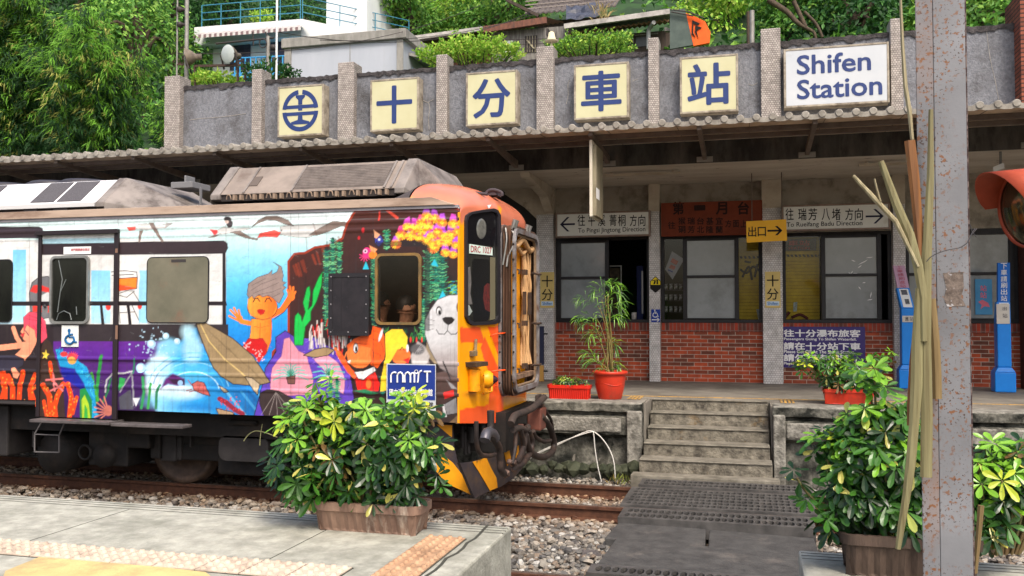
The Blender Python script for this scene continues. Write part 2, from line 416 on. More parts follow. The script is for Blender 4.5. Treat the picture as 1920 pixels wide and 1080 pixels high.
while x < 8:
    for yc in ((YN + YF) / 2, 6.33):
        if yc < 7 and not (-2.6 < x < 3.5): continue
        if first is None:
            first = thing('sleeper', 'concrete sleeper lying in the ballast under the rails', 'sleeper', (x, yc, -.16), 'concrete sleepers')
            m = MB().box((x - .11, yc - 1.0, -.33), (x + .11, yc + 1.0, -.158)); obj('sleeper_beam', m, SLP, first, bevel=.015)
            for s in (-1, 1):
                for q in (-.085, .085):
                    yy = yc + s * (YF - YN) / 2 + q
                    c = MB().tube([(x - .03, yy, -.15), (x - .03, yy, -.11), (x, yy + q * .3, -.1), (x + .03, yy, -.115)], .009, 6); obj('rail_clip', c, RUST, first)
        else:
            c = copy_tree(first); c.location = (x, yc, -.16)
    x += .6
# ballast stones, nobody could count them
def icos():
    t = (1 + 5 ** .5) / 2
    v = np.array([(-1, t, 0), (1, t, 0), (-1, -t, 0), (1, -t, 0), (0, -1, t), (0, 1, t), (0, -1, -t), (0, 1, -t), (t, 0, -1), (t, 0, 1), (-t, 0, -1), (-t, 0, 1)], float)
    f = np.array([(0, 11, 5), (0, 5, 1), (0, 1, 7), (0, 7, 10), (0, 10, 11), (1, 5, 9), (5, 11, 4), (11, 10, 2), (10, 7, 6), (7, 1, 8), (3, 9, 4), (3, 4, 2), (3, 2, 6), (3, 6, 8), (3, 8, 9), (4, 9, 5), (2, 4, 11), (6, 2, 10), (8, 6, 7), (9, 8, 1)])
    return v / np.linalg.norm(v[0]), f
iv, iF = icos(); V = []; F = []; Cc = []; n0 = 0
def stones(x0, x1, y0, y1, dens, zb=-.16, smin=.016, smax=.036, pal=None):
    global n0
    n = int((x1 - x0) * (y1 - y0) * dens)
    p = np.stack([nr.uniform(x0, x1, n), nr.uniform(y0, y1, n), zb + nr.uniform(-.03, .03, n)], 1)
    sc = nr.uniform(smin, smax, n)
    vv = iv[None] * (1 + nr.uniform(-.28, .28, (n, 12, 1))) * sc[:, None, None] * np.stack([nr.uniform(.8, 1.5, n), nr.uniform(.7, 1.2, n), nr.uniform(.5, .9, n)], 1)[:, None]
    an = nr.uniform(0, 6.28, n); c, s = np.cos(an), np.sin(an)
    vx = vv[..., 0] * c[:, None] - vv[..., 1] * s[:, None]; vy = vv[..., 0] * s[:, None] + vv[..., 1] * c[:, None]
    vv = np.stack([vx, vy, vv[..., 2]], -1) + p[:, None]
    V.append(vv.reshape(-1, 3)); F.append((iF[None] + (n0 + np.arange(n) * 12)[:, None, None]).reshape(-1, 3)); n0 += 12 * n
    # stones close to the running rails are stained by rust
    near = np.exp(-np.minimum(np.abs(p[:, 1] - YN), np.abs(p[:, 1] - YF)) / .25)
    a = pick([S(128, 123, 114), S(112, 106, 98), S(98, 96, 92), S(150, 142, 130), S(118, 104, 90), S(82, 80, 78), S(160, 158, 152)], n, jit=.25)
    b = pick([S(150, 118, 88), S(120, 88, 62), S(165, 140, 112)], n, jit=.25)
    cc = a * (1 - near[:, None]) + b * near[:, None]
    Cc.append(np.repeat(cc, 12, 0))
stones(-11, -1.1, 8.2, 11.8, 560); stones(-3.2, -1.05, 5.0, 9.2, 900, -.15); stones(.45, 7, 5.0, 11.8, 560)
stones(-3.2, -1.1, 5.0, 9.2, 110, -.125, .026, .042); stones(-11, -1.2, 8.3, 9.3, 90, -.13, .026, .045)
tag(obj('ballast', (np.concatenate(V), np.concatenate(F)), attrmat('ballast_stone', rough=.85), colors=np.concatenate(Cc)), kind='stuff')
m = MB().box((-40, 4.9, -.3), (30, 11.9, -.20)); tag(obj('track_bed', m, mat('track_bed_grit', S(120, 108, 94), S(78, 68, 58), scale=40)), kind='structure')
# stones along the platform wall foot
m = MB()
for k in range(16):
    c = Vector((-3.0 + k * .11 + nr.uniform(-.04, .04), 11.72 + nr.uniform(-.06, .1), -.05 + nr.uniform(0, .08))); r = nr.uniform(.07, .13)
    m.add([c + Vector(v) * r * (1 + nr.uniform(-.2, .2)) for v in iv], [tuple(f) for f in iF])
tag(obj('rubble', m, mat('mossy_stone', S(74, 78, 60), S(44, 50, 36), scale=8)), kind='stuff')

# crossing panels
RUBB = mat('rubber_panel', S(90, 88, 86), S(62, 61, 60), scale=5, rough=.5, dirt=S(112, 104, 96), dscale=3, dlo=.6, dhi=.75)
PIT_ = mat('rubber_pit', S(14, 14, 14), rough=.8)
def perforated(label, x0, x1, y0, y1, skew=0, px=.062, py=.145, zt=.02, edge=.05):
    """rubber panel whose top is pierced by rows of real oval pits"""
    t = thing('crossing_mat', label, 'mat', ((x0 + x1) / 2, (y0 + y1) / 2, 0)); m = MB(); b = MB()
    nx = max(1, int((x1 - x0 - 2 * edge) / px)); ny = max(1, int((y1 - y0 - 2 * edge * .6) / py)); sx = (x1 - x0 - 2 * edge) / nx; ey = edge * .6; sy = (y1 - y0 - 2 * ey) / ny
    def T(x, y, z): return (x + skew * (y - y0), y, z)
    k = 8; ang = np.arange(k) * 2 * math.pi / k + math.pi / 8
    for j in range(ny):
        sh = (j % 2) * .5
        for i in range(nx):
            cx = x0 + edge + (i + .5) * sx; cyy = y0 + ey + (j + .5) * sy
            out = [(sx / 2, sy * .21), (sx * .21, sy / 2), (-sx * .21, sy / 2), (-sx / 2, sy * .21), (-sx / 2, -sy * .21), (-sx * .21, -sy / 2), (sx * .21, -sy / 2), (sx / 2, -sy * .21)]
            rx, ry = sx * .43, sy * .39; dx = (sh - .25) * sx * .2
            o8 = [T(cx + a, cyy + c, zt) for a, c in out]; i8 = [T(cx + dx + rx * math.cos(a), cyy + ry * math.sin(a), zt) for a in ang]; d8 = [(p[0], p[1], zt - .03) for p in i8]
            m.add(o8 + i8 + d8, [(q, (q + 1) % k, k + (q + 1) % k, k + q) for q in range(k)] + [(k + q, k + (q + 1) % k, 2 * k + (q + 1) % k, 2 * k + q) for q in range(k)])
            cs = [T(cx + a * sx / 2, cyy + c * sy / 2, zt) for a, c in ((1, 1), (-1, 1), (-1, -1), (1, -1))]
            m.add(cs + o8, [(0, 5, 4), (1, 7, 6), (2, 9, 8), (3, 11, 10)])
    m.add([T(x0, y0, zt), T(x0 + edge, y0, zt), T(x0 + edge, y1, zt), T(x0, y1, zt)], [(0, 1, 2, 3)]); m.add([T(x1 - edge, y0, zt), T(x1, y0, zt), T(x1, y1, zt), T(x1 - edge, y1, zt)], [(0, 1, 2, 3)])
    m.add([T(x0 + edge, y0, zt), T(x1 - edge, y0, zt), T(x1 - edge, y0 + ey, zt), T(x0 + edge, y0 + ey, zt)], [(0, 1, 2, 3)]); m.add([T(x0 + edge, y1 - ey, zt), T(x1 - edge, y1 - ey, zt), T(x1 - edge, y1, zt), T(x0 + edge, y1, zt)], [(0, 1, 2, 3)])
    q = [T(x0, y0, 0), T(x1, y0, 0), T(x1, y1, 0), T(x0, y1, 0)]
    for i in range(4):
        a, c = q[i], q[(i + 1) % 4]; m.add([(a[0], a[1], -.15), (c[0], c[1], -.15), (c[0], c[1], zt), (a[0], a[1], zt)], [(0, 1, 2, 3)])
    b.prism([T(x0 + .01, y0 + .01, zt - .06), T(x1 - .01, y0 + .01, zt - .06), T(x1 - .01, y1 - .01, zt - .06), T(x0 + .01, y1 - .01, zt - .06)], (0, 0, .03))
    obj('panel', m, RUBB, t); obj('pit_floor', b, PIT_, t)
perforated('narrow perforated rubber mat at the foot of the steps', -1.27, .72, 10.69, 11.10)
perforated('wide perforated rubber mat between the rails of the train track', -1.33, .68, 9.54, 10.53)
perforated('perforated rubber strip in front of the near train rail, before the two slabs', -1.27, .62, 8.93, 9.40)
SLAB = mat('crossing_slab', S(82, 81, 79), S(62, 61, 60), scale=7, rough=.7, bump=.4, bscale=60, dirt=S(120, 113, 106), dscale=2, dlo=.56, dhi=.8)
def slab(label, q, zt):
    m = MB(); m.prism([(x, y, -.2) for x, y in q], (0, 0, zt + .2)); tag(obj('crossing_slab', m, SLAB, bevel=.012), label, 'slab')
slab('dark grey slab on the left of the slab pair on the crossing', [(-1.30, 8.28), (-.38, 8.20), (-.40, 8.86), (-1.26, 8.90)], -.03)
slab('dark grey slab on the right of the slab pair on the crossing', [(-.35, 8.20), (.60, 8.05), (.59, 8.78), (-.37, 8.86)], -.035)
slab('largest dark grey slab across the second track crossing', [(-1.22, 7.24), (.56, 7.24), (.58, 8.02), (-1.18, 8.25)], -.012)
perforated('perforated rubber mat nearest the camera at the bottom of the picture', -1.24, .46, 6.96, 7.22, px=.064, py=.13)
# sloping path down from the near platform gap
m = MB().prism([(-1.27, 3.2, -.25), (.235, 3.2, -.25), (.235, 5.7, -.25), (-1.27, 5.7, -.25)], (0, 0, .2)); tag(obj('path', m, SLAB), kind='structure')
m = MB().add([(-1.9, 8.0, -.19), (-1.25, 7.7, -.19), (-1.2, 8.2, -.19), (-1.75, 8.35, -.19), (-1.6, 8.05, -.10), (-1.35, 8.05, -.09)], [(0, 1, 5, 4), (1, 2, 5), (2, 3, 4, 5), (3, 0, 4)]); tag(obj('spilled_asphalt', m, mat('spilled_asphalt', S(74, 70, 70), S(96, 90, 88), scale=20, bump=.6)), kind='structure')
# ================================================================== station building
W = 15.9
TILE = brickmat('mosaic_tile', S(228, 226, 224), S(212, 208, 204), S(150, 142, 138), .042, .036, .0032, rough=.45, bump=.25)
TILEP = brickmat('weathered_mosaic_tile', S(190, 183, 176), S(160, 152, 146), S(98, 90, 86), .042, .036, .004, rough=.55, bump=.3)
BRICK = brickmat('red_brick', S(190, 82, 48), S(88, 62, 52), S(186, 172, 158), .235, .0685, .0055, bias=-.12)
SOLD = brickmat('soldier_brick', S(176, 68, 46), S(98, 60, 52), S(136, 114, 104), .066, .3, .006, offset=0)
PAR = mat('dirty_render', S(136, 139, 146), S(102, 104, 110), scale=20, lo=.34, hi=.66, bump=.9, bscale=40, stretch=(1, 1, .8), dirt=S(70, 68, 68), dscale=1.7, dlo=.46, dhi=.72)
PART = mat('black_mould_render', S(84, 80, 82), S(40, 38, 38), scale=7, bump=.8, bscale=50)
FASC = mat('mouldy_fascia', S(96, 93, 88), S(52, 50, 48), scale=3, bump=.4, stretch=(1, 1, .3), dirt=S(36, 35, 34), dscale=4)
CREAM = mat('old_cream_plaster', S(200, 190, 172), S(176, 164, 146), scale=2.5, bump=.15, dirt=S(112, 100, 86), dscale=3, dlo=.56, dhi=.72)
PEEL = mat('peeling_cream_paint', S(212, 204, 190), S(188, 178, 162), scale=2, bump=.2, stretch=(.5, 1.4, 1), dirt=S(74, 66, 58), dscale=5, dlo=.63, dhi=.66)
FRAME = mat('dark_window_frame', S(40, 38, 40), S(28, 26, 28), scale=6, rough=.5)
FROST = mat('frosted_pane', S(150, 156, 158), S(134, 140, 142), scale=1.2, rough=.14, spec=.6, dirt=S(98, 102, 104), dscale=.7)
CLEAR = glassmat('clear_pane', (.86, .88, .88, 1), refl=.02)
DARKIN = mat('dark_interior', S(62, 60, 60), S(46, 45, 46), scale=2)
sb = thing('station_building', 'low concrete station hall with tiled columns and red brick panels', 'station', (-1, W, ZP))
XC = [(-11.45, .36), (-9.49, .22), (-7.54, .34), (-5.56, .22), (-3.555, .32), (-1.575, .19), (.43, .33), (2.445, .19)]
for x, wd in XC:
    m = MB(); m.box((x - wd / 2, W - .14, 4.56), (x + wd / 2, W + .25, 6.985)); obj('parapet_pier', m, TILEP, sb, bevel=.01)
    if x > -12:
        m = MB(); m.box((x - wd / 2, W - .14, ZP), (x + wd / 2, W + .2, 3.88)); obj('column', m, TILE, sb, bevel=.008)
        m = MB(); m.box((x - wd / 2 - .003, W - .145, 3.88), (x + wd / 2 + .003, W + .2, 4.37)); obj('column_head', m, CREAM, sb)
for (xa, wa), (xb, wb) in zip(XC, XC[1:] + [(4.42, .3)]):
    a, b = xa + wa / 2, xb - wb / 2; m = MB()
    n = 28; xs = np.linspace(a, b, n)
    tops = [6.79 + nr.uniform(-.012, .014) for _ in xs]
    m.sheet([[(x, W, 4.56) for x in xs], [(x, W, 6.64) for x in xs]][::1], smooth=False)
    m.box((a, W + .02, 4.56), (b, W + .2, 6.76)); obj('parapet_panel', m, PAR, sb)
    m = MB(); low = [6.725 + nr.uniform(-.09, .03) * nr.uniform(0, 1) for _ in xs]
    m.sheet([[(x, W - .004, l) for x, l in zip(xs, low)], [(x, W - .004 - nr.uniform(0, .012), t) for x, t in zip(xs, tops)], [(x, W + .12, t + nr.uniform(-.01, .012)) for x, t in zip(xs, tops)], [(x, W + .21, t - .03) for x, t in zip(xs, tops)], [(x, W + .21, 6.5) for x in xs]], smooth=False)
    obj('mouldy_coping', m, PART, sb)
CRK = mat('crack_filler', S(176, 172, 166), S(120, 116, 112), scale=12)
for L_ in ([(793, 188), (802, 192), (806, 190), (813, 186)], [(804, 192), (806, 205), (803, 220), (805, 243)], [(356, 225), (380, 222), (410, 220), (440, 216), (462, 213)], [(1062, 195), (1065, 178), (1064, 160), (1068, 150)], [(1186, 152), (1196, 148)], [(1404, 158), (1412, 160), (1420, 155)], [(1850, 60), (1856, 110), (1866, 150), (1872, 190)]):
    m = MB(); pts = [P(x + nr.uniform(-.8, .8), y, Y=W - .001) for x, y in L_]; m.tube(spline(pts, 3), .0065, 5); obj('crack', m, CRK, sb)
# soffit slab, fascia, haunch
m = MB(); m.box((-30, 13.74, 4.372), (14, 16.4, 4.555)); obj('eaves_slab', m, PEEL, sb)
m = MB(); m.box((-30, 13.70, 4.36), (14, 13.738, 4.695)); obj('fascia', m, FASC, sb)
m = MB(); m.prism([(-3.71, 15.78, 4.37), (-4.32, 15.78, 4.37), (-4.32, 15.78, 4.28), (-3.94, 15.78, 4.02), (-3.71, 15.78, 3.80)], (0, .3, 0)); m.prism([(-3.56, 13.9, 4.37), (-3.56, 15.7, 4.37), (-3.56, 15.76, 3.9), (-3.56, 15.3, 4.15), (-3.56, 14.0, 4.30)], (.16, 0, 0)); obj('haunch', m, CREAM, sb)
# bays between the columns
bays = [(-3.395, -1.67), (-1.48, .265), (.595, 2.35), (2.54, 4.255)]
for i, (a, b) in enumerate(bays):
    m = MB(); m.box((a, W + .02, ZP), (b, W + .22, 1.75)); obj('brick_panel', m, BRICK, sb)
    m = MB(); m.box((a, W + .005, 1.752), (b, W + .22, 1.905)); obj('sill_course', m, SOLD, sb)
    m = MB(); m.box((a, W + .03, 3.46), (b, W + .2, 4.37)); obj('lintel_wall', m, mat('lintel_plaster', S(176, 168, 154), S(150, 142, 128), scale=2, dirt=S(110, 102, 90), dscale=2), sb)
    wn = MB(); fw = .06
    wn.box((a, W + .05, 1.907), (b, W + .15, 1.965)); wn.box((a, W + .05, 3.40), (b, W + .15, 3.458)); wn.box((a, W + .05, 1.966), (a + fw, W + .15, 3.399)); wn.box((b - fw, W + .05, 1.966), (b, W + .15, 3.399))
    cuts = {0: [(-3.30, -2.48)], 1: [(-1.02, -.20)], 2: [(1.30, 2.12)], 3: [(2.62, 4.12)]}[i]
    for (p, q) in cuts:
        wn.box((p - .07, W + .03, 1.966), (p, W + .13, 3.399)); wn.box((q, W + .03, 1.966), (q + .07, W + .13, 3.399)); wn.box((p + .001, W + .03, 2.70), (q - .001, W + .13, 2.745))
        wn.box((p + .001, W + .03, 1.966), (q - .001, W + .12, 1.99)); wn.box((p + .001, W + .03, 3.36), (q - .001, W + .12, 3.399))
    fr = obj('window', wn, FRAME, sb, bevel=.004)
    for (p, q) in cuts:
        for z0, z1 in ((1.991, 2.699), (2.746, 3.359)):
            obj('frosted_pane', MB().box((p + .002, W + .07, z0), (q - .002, W + .085, z1)), FROST, fr)
    xs = [a + fw] + [v for c in cuts for v in (c[0] - .07, c[1] + .07)] + [b - fw]
    for p, q in zip(xs[::2], xs[1::2]):
        if q - p > .12 and i > 0: obj('clear_pane', MB().box((p + .002, W + .095, 1.967), (q - .002, W + .1, 3.398)), CLEAR, fr)
m = MB(); m.box((4.256, W - .3, ZP), (7, W + .2, 4.37)); obj('side_wall', m, mat('brown_brick_wall', S(96, 56, 44), S(70, 42, 36), scale=12), sb)
# room inside: back wall, side walls, ceiling, floor
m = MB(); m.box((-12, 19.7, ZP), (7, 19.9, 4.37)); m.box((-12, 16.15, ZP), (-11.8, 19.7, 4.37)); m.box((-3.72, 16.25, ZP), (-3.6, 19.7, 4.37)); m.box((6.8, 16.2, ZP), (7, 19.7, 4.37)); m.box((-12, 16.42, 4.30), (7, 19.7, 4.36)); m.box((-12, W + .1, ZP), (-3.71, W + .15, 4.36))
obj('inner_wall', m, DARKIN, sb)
m = MB(); m.box((-30, 16.22, 4.556), (14, 20, 4.7)); obj('flat_roof', m, CONC, sb)
# things seen inside
SH = mat('shutter_yellow', S(236, 200, 60), S(206, 170, 46), scale=6, rough=.6)
m = MB(); SHY = 16.28; a = P(1384, 447, Y=SHY); b = P(1537, 603, Y=SHY)
z = b.z - .5
while z < a.z:
    m.hexa([(a.x, SHY, z), (b.x, SHY, z), (b.x, SHY + .04, z), (a.x, SHY + .04, z)], [(a.x, SHY - .015, z + .055), (b.x, SHY - .015, z + .055), (b.x, SHY + .04, z + .055), (a.x, SHY + .04, z + .055)]); z += .06
t = thing('roller_shutter', 'yellow slatted roller shutter seen through the station windows', 'shutter', ((a.x + b.x) / 2, SHY, ZP)); obj('slats', m, SH, t)
m = MB().box((a.x - .05, SHY - .1, a.z), (b.x + .05, SHY + .1, a.z + .22)); obj('shutter_box', m, FRAME, t)
m = MB()
for q in ([(1388, 505), (1400, 512), (1412, 500), (1424, 508)], [(1392, 520), (1404, 500), (1410, 525)], [(1415, 520), (1420, 495)], [(1396, 490), (1408, 492)]): m.tube(spline([P(x, y, Y=SHY - .03) for x, y in q]), .02, 6)
for k in range(9): m.prism([P(1474 + 7.5 * k + u, 478 + v, Y=SHY - .02) for u, v in ((0, 0), (4, -1), (7, 3), (3, 4))], (0, -.004, 0))
for k in range(5): m.prism([P(1386 + 8 * k + u, 481 + v, Y=SHY - .02) for u, v in ((0, 0), (4, -1), (7, 3), (3, 4))], (0, -.004, 0))
obj('painted_scrawl', m, mat('black_paint', S(24, 22, 20)), t)
m = MB()
for q in ([(1484, 596), (1500, 590), (1515, 598)], [(1470, 598), (1480, 585)]): m.tube(spline([P(x, y, Y=SHY - .03) for x, y in q]), .026, 6)
obj('painted_flourish', m, mat('maroon_paint', S(96, 30, 30)), t)
m = MB(); m.prism([P(x, y, Y=SHY - .02) for x, y in ((1488, 567), (1495, 566), (1494, 584), (1487, 584))], (0, -.004, 0)); m.prism([P(x, y, Y=SHY - .02) for x, y in ((1418, 580), (1427, 579), (1430, 600), (1422, 601))], (0, -.004, 0)); obj('pasted_note', m, mat('pasted_note', S(206, 214, 206), S(150, 156, 150), scale=30), t)
# red text over the shutter opening
t = thing('red_lettering_board', 'red lettering on a dark board above the shutter behind the clear pane', 'sign', (.9, 16.3, 3.3))
obj('board', MB().box(P(1468, 470, Y=16.17), P(1530, 448, Y=16.2)), FRAME, t)
m = MB(); letter_px(m, '車站', 1478, 451, 1518, 461, 16.16, .01); letter_px(m, 'STATION', 1478, 463, 1518, 468, 16.16); obj('lettering', m, mat('red_letter', S(190, 50, 50)), t)
# doorway bay: counter, white framed mirror, dark blue post
t = thing('doorway_frame', 'thin white metal frame standing in the dark open window bay', 'frame', (-2.4, 17, ZP)); m = MB()
a = P(1139, 498, Y=17); b = P(1166, 640, Y=17); m.box((a.x, 17, a.z - .02), (b.x, 17.03, a.z)); m.box((b.x - .02, 17, b.z), (b.x, 17.03, a.z - .021)); obj('frame_bar', m, mat('white_metal', S(190, 190, 186)), t)
obj('leaflet_panel', MB().box(P(1140, 600, Y=17.06), P(1162, 503, Y=17.1)), mat('dim_notice', S(96, 84, 66), S(60, 54, 48), scale=12), t)
t = thing('blue_cabinet', 'dark blue upright cabinet inside the open window bay', 'cabinet', (-1.9, 16.9, ZP))
obj('cabinet_body', MB().box(P(1194, 640, Y=16.9), P(1210, 500, Y=17.3)), mat('navy_panel', S(40, 48, 92)), t, bevel=.01)
obj('door_strip', MB().box(P(1203, 588, Y=16.88), P(1206, 508, Y=16.9)), mat('steel_trim', S(150, 150, 150), metal=.5, rough=.4), t)
t = tag(obj('paper_roll', MB().lathe(P(1189, 600, Y=16.35), [(0, 0), (.045, 0), (.045, .14), (0, .14)], 12), mat('paper_white', S(205, 200, 190))), 'small white paper roll on the sill of the open bay', 'roll')
obj('counter', MB().box((-2.45, 16.2, 1.6), (-1.7, 16.6, 1.93)), mat('counter_wood', S(96, 52, 30), S(70, 38, 24), scale=8), sb)
# tilted poster and shelf of cups behind the pane of the second bay
c = [P(x, y, Y=16.15) for x, y in ((1260, 471), (1283, 486), (1261, 524), (1247, 505))]
t = thing('poster', 'pale poster hung askew behind the clear pane beside the slim column', 'poster', c[3]); obj('paper', MB().prism(c, (0, .01, 0)), mat('poster_paper', S(190, 186, 190), S(160, 156, 164), scale=3), t)
m = MB()
for q in ([(1261, 484), (1272, 490), (1268, 497), (1257, 491)], [(1258, 496), (1267, 500), (1264, 506), (1254, 502)]): m.prism([P(x, y, Y=16.147) for x, y in q], (0, -.004, 0))
obj('red_print', m, mat('faded_red_print', S(200, 110, 96)), t)
m = MB().prism([P(x, y, Y=16.147) for x, y in ((1253, 505), (1262, 509), (1261, 511), (1252, 507))], (0, -.004, 0)); obj('blue_print', m, mat('faded_blue_print', S(70, 80, 150)), t)
t = thing('shelf_rack', 'dark shelf rack standing behind the clear pane of the second bay', 'shelf', (-1.2, 16.5, ZP)); m = MB()
for yy in (543, 563, 585): m.box(P(1244, yy + 1, Y=16.25), P(1291, yy, Y=16.5))
obj('shelf', m, FRAME, t)
cup = None; rows = [(543, 5), (563, 5), (585, 5)]
for ri, (yy, n) in enumerate(rows):
    for k in range(n):
        p = P(1249 + k * 9, yy, Y=16.28)
        if cup is None:
            cup = tag(obj('mug', MB().lathe((0, 0, 0), [(0, 0), (.028, 0), (.032, .11), (.028, .105), (.026, .01), (0, .01)], 10), mat('mug_glaze', S(196, 194, 188), S(120, 118, 116), scale=30, lo=.45, hi=.5)), 'printed white mug in the rows on the dark shelf rack', 'mug', 'mugs on the shelf rack')
            cup.location = p
        else:
            q = copy_tree(cup); q.location = p
# white scuffs on the frosted pane
m = MB()
for x, y, l, a in ((1618, 492, 20, .5), (1600, 489, 8, -.4), (1596, 512, 10, .9), (1603, 513, 9, 0), (1612, 500, 9, .7), (1630, 483, 12, .1), (1633, 553, 12, 1.4), (1612, 540, 7, 2.2), (1620, 530, 6, .2), (1631, 562, 10, .2), (1593, 513, 7, 2)):
    c = P(x, y, Y=W + .066); dx = l / 210; w_ = .010
    q = [(-dx, 0), (-dx * .2, w_), (dx, w_ * .4), (dx * .3, -w_)]
    m.add([(c.x + u * math.cos(a) - v * math.sin(a), c.y, c.z + u * math.sin(a) + v * math.cos(a)) for u, v in q], [(3, 2, 1, 0)])
tag(obj('torn_sticker', m, mat('sticker_white', S(232, 232, 232))), 'white torn sticker scraps left on the frosted pane beside the right direction sign', 'sticker')

# ------------------------------------------------ platform canopy
can = thing('platform_canopy', 'long tiled awning on dark steel brackets over the far platform', 'canopy', (-1, 13, 4.6))
ROOF = mat('cream_roof_tile', S(160, 155, 145), S(122, 117, 108), scale=5, rough=.7, dirt=S(96, 90, 82), dscale=4)
UND = mat('awning_underside', S(226, 202, 176), S(206, 182, 156), scale=1.5, rough=.8, dirt=S(112, 92, 76), dscale=2)
STL = mat('dark_steel', S(120, 108, 98), S(98, 86, 78), scale=5, rough=.7)
Y0, Y1, Z0, Z1 = 12.0, 13.98, 4.605, 4.74
per = .205; m = MB(); caps = MB(); x = -22; prof = []
while x < 8:
    for a in np.linspace(math.pi, 0, 7): prof.append((x + .052 * math.cos(a), .018 + .046 * math.sin(a)))
    prof.append((x + .06 + (per - .12) / 2, .012)); x += per
    c = Vector((x - per, Y0 - .012, Z0 + .035)); m.lathe(c, [(0, -.006), (.040, -.006), (.05, .004), (.05, .03), (0, .03)], 14, axis='Y', smooth=False)
top0 = [(a, Y0, Z0 + .02 + h) for a, h in prof]; top1 = [(a, Y1, Z1 + .02 + h) for a, h in prof]
m.sheet([top0, top1]); m.sheet([[(a, Y0 - .004, Z0 - .028 + (h - .03) * .22) for a, h in prof], [(a, Y0 - .004, Z0 + .02 + h) for a, h in prof]], smooth=False)
obj('tile_roof', m, ROOF, can)
m = MB(); m.hexa([(-22, Y0 + .01, Z0 - .02), (8, Y0 + .01, Z0 - .02), (8, Y1, Z1 - .02), (-22, Y1, Z1 - .02)], [(-22, Y0 + .01, Z0 + .0), (8, Y0 + .01, Z0 + .0), (8, Y1, Z1), (-22, Y1, Z1)]); obj('soffit_board', m, UND, can)
seam = MB(); xx = -21.8
while xx < 8: seam.hexa([(xx, Y0 + .02, Z0 - .024), (xx + .008, Y0 + .02, Z0 - .024), (xx + .008, Y1, Z1 - .024), (xx, Y1, Z1 - .024)], [(xx, Y0 + .02, Z0 - .0195), (xx + .008, Y0 + .02, Z0 - .0195), (xx + .008, Y1, Z1 - .0195), (xx, Y1, Z1 - .0195)]); xx += .95
obj('board_seam', seam, STL, can)
def rz(y): return Z0 + (Z1 - Z0) * (y - Y0) / (Y1 - Y0)
for yy in (12.42, 13.05):
    obj('purlin', MB().box((-22, yy, rz(yy) - .085), (8, yy + .07, rz(yy) - .024)), STL, can)
for k in range(-12, 7):
    xb = -.6 + 1.478 * k
    m = MB(); m.hexa([(xb - .03, Y0 + .06, rz(Y0) - .075), (xb + .03, Y0 + .06, rz(Y0) - .075), (xb + .03, 13.69, 4.40), (xb - .03, 13.69, 4.40)], [(xb - .03, Y0 + .06, rz(Y0) - .026), (xb + .03, Y0 + .06, rz(Y0) - .026), (xb + .03, 13.69, 4.52), (xb - .03, 13.69, 4.52)])
    b = obj('bracket', m, STL, can)
    obj('bracket_plate', MB().box((xb - .12, 13.675, 4.37), (xb + .12, 13.698, 4.45)), mat('galvanised_plate', S(150, 148, 142)), b)
m = MB(); c0 = P(1133, 328, Y=14.3); c1 = P(1275, 325, Y=14.3); m.box((c0.x, 14.28, 4.30), (c1.x, 14.34, 4.34)); m.box((c0.x + .1, 14.29, 4.34), (c0.x + .13, 14.32, 4.37)); m.box((c1.x - .13, 14.29, 4.34), (c1.x - .1, 14.32, 4.37)); tag(obj('strip_lamp', m, CREAM), 'narrow strip lamp under the eaves above the left direction sign', 'lamp')
c0 = P(1610, 318, Y=14.3); c1 = P(1700, 315, Y=14.3); m = MB(); m.box((c0.x, 14.28, 4.30), (c1.x, 14.34, 4.34)); m.box((c0.x + .1, 14.29, 4.34), (c0.x + .13, 14.32, 4.37)); tag(obj('strip_lamp', m, CREAM), 'narrow strip lamp under the eaves left of the rusty pillar', 'lamp')
# edge-on hanging board
t = thing('hanging_board', 'narrow hanging board seen edge-on below the awning', 'sign', (-2.07, 12.7, 3.4))
obj('board', MB().box((-2.115, 12.2, 3.42), (-2.075, 12.9, 4.50)), mat('board_ivory', S(216, 210, 192), S(196, 188, 168), scale=3), t, bevel=.006)
obj('edge_trim', MB().box((-2.073, 12.25, 3.44), (-2.025, 12.85, 4.44)), mat('board_olive', S(150, 142, 118), S(120, 112, 92), scale=4), t)
obj('label_patch', MB().box((-2.024, 12.24, 3.68), (-2.021, 12.5, 3.83)), mat('sticker_white', S(232, 232, 232)), t)

# ------------------------------------------------ parapet signs
BLUE = mat('sign_blue', S(44, 62, 116), S(38, 56, 106), scale=5, rough=.4)
YEL = mat('sign_ivory', S(198, 196, 160), S(190, 186, 148), scale=1.5, rough=.35, dirt=S(190, 176, 130), dscale=1.6, dlo=.6, dhi=.85)
WHT = mat('sign_white', S(196, 200, 204), S(186, 192, 198), scale=1.5, rough=.35, dirt=S(150, 150, 140), dscale=1.4, dlo=.62, dhi=.85)
SFR = mat('sign_frame', S(176, 168, 152), S(132, 122, 108), scale=6, rough=.6, dirt=S(84, 74, 64), dscale=4)
def light_box(x0, x1, z0, z1, label, face, name='station_sign'):
    t = thing(name, label, 'sign', ((x0 + x1) / 2, 15.8, z0)); yf = 15.65
    m = MB(); m.box((x0, yf + .012, z0), (x1, W - .005, z1)); m.box((x0, yf - .008, z0), (x0 + .035, yf + .01, z1)); m.box((x1 - .035, yf - .008, z0), (x1, yf + .01, z1)); m.box((x0 + .036, yf - .008, z0), (x1 - .036, yf + .01, z0 + .035)); m.box((x0 + .036, yf - .008, z1 - .035), (x1 - .036, yf + .01, z1))
    obj('sign_case', m, SFR, t, bevel=.006)
    obj('sign_face', MB().box((x0 + .037, yf, z0 + .037), (x1 - .037, yf + .01, z1 - .037)), face, t); return t, yf - .004
ZS0, ZS1 = 5.56, 6.56
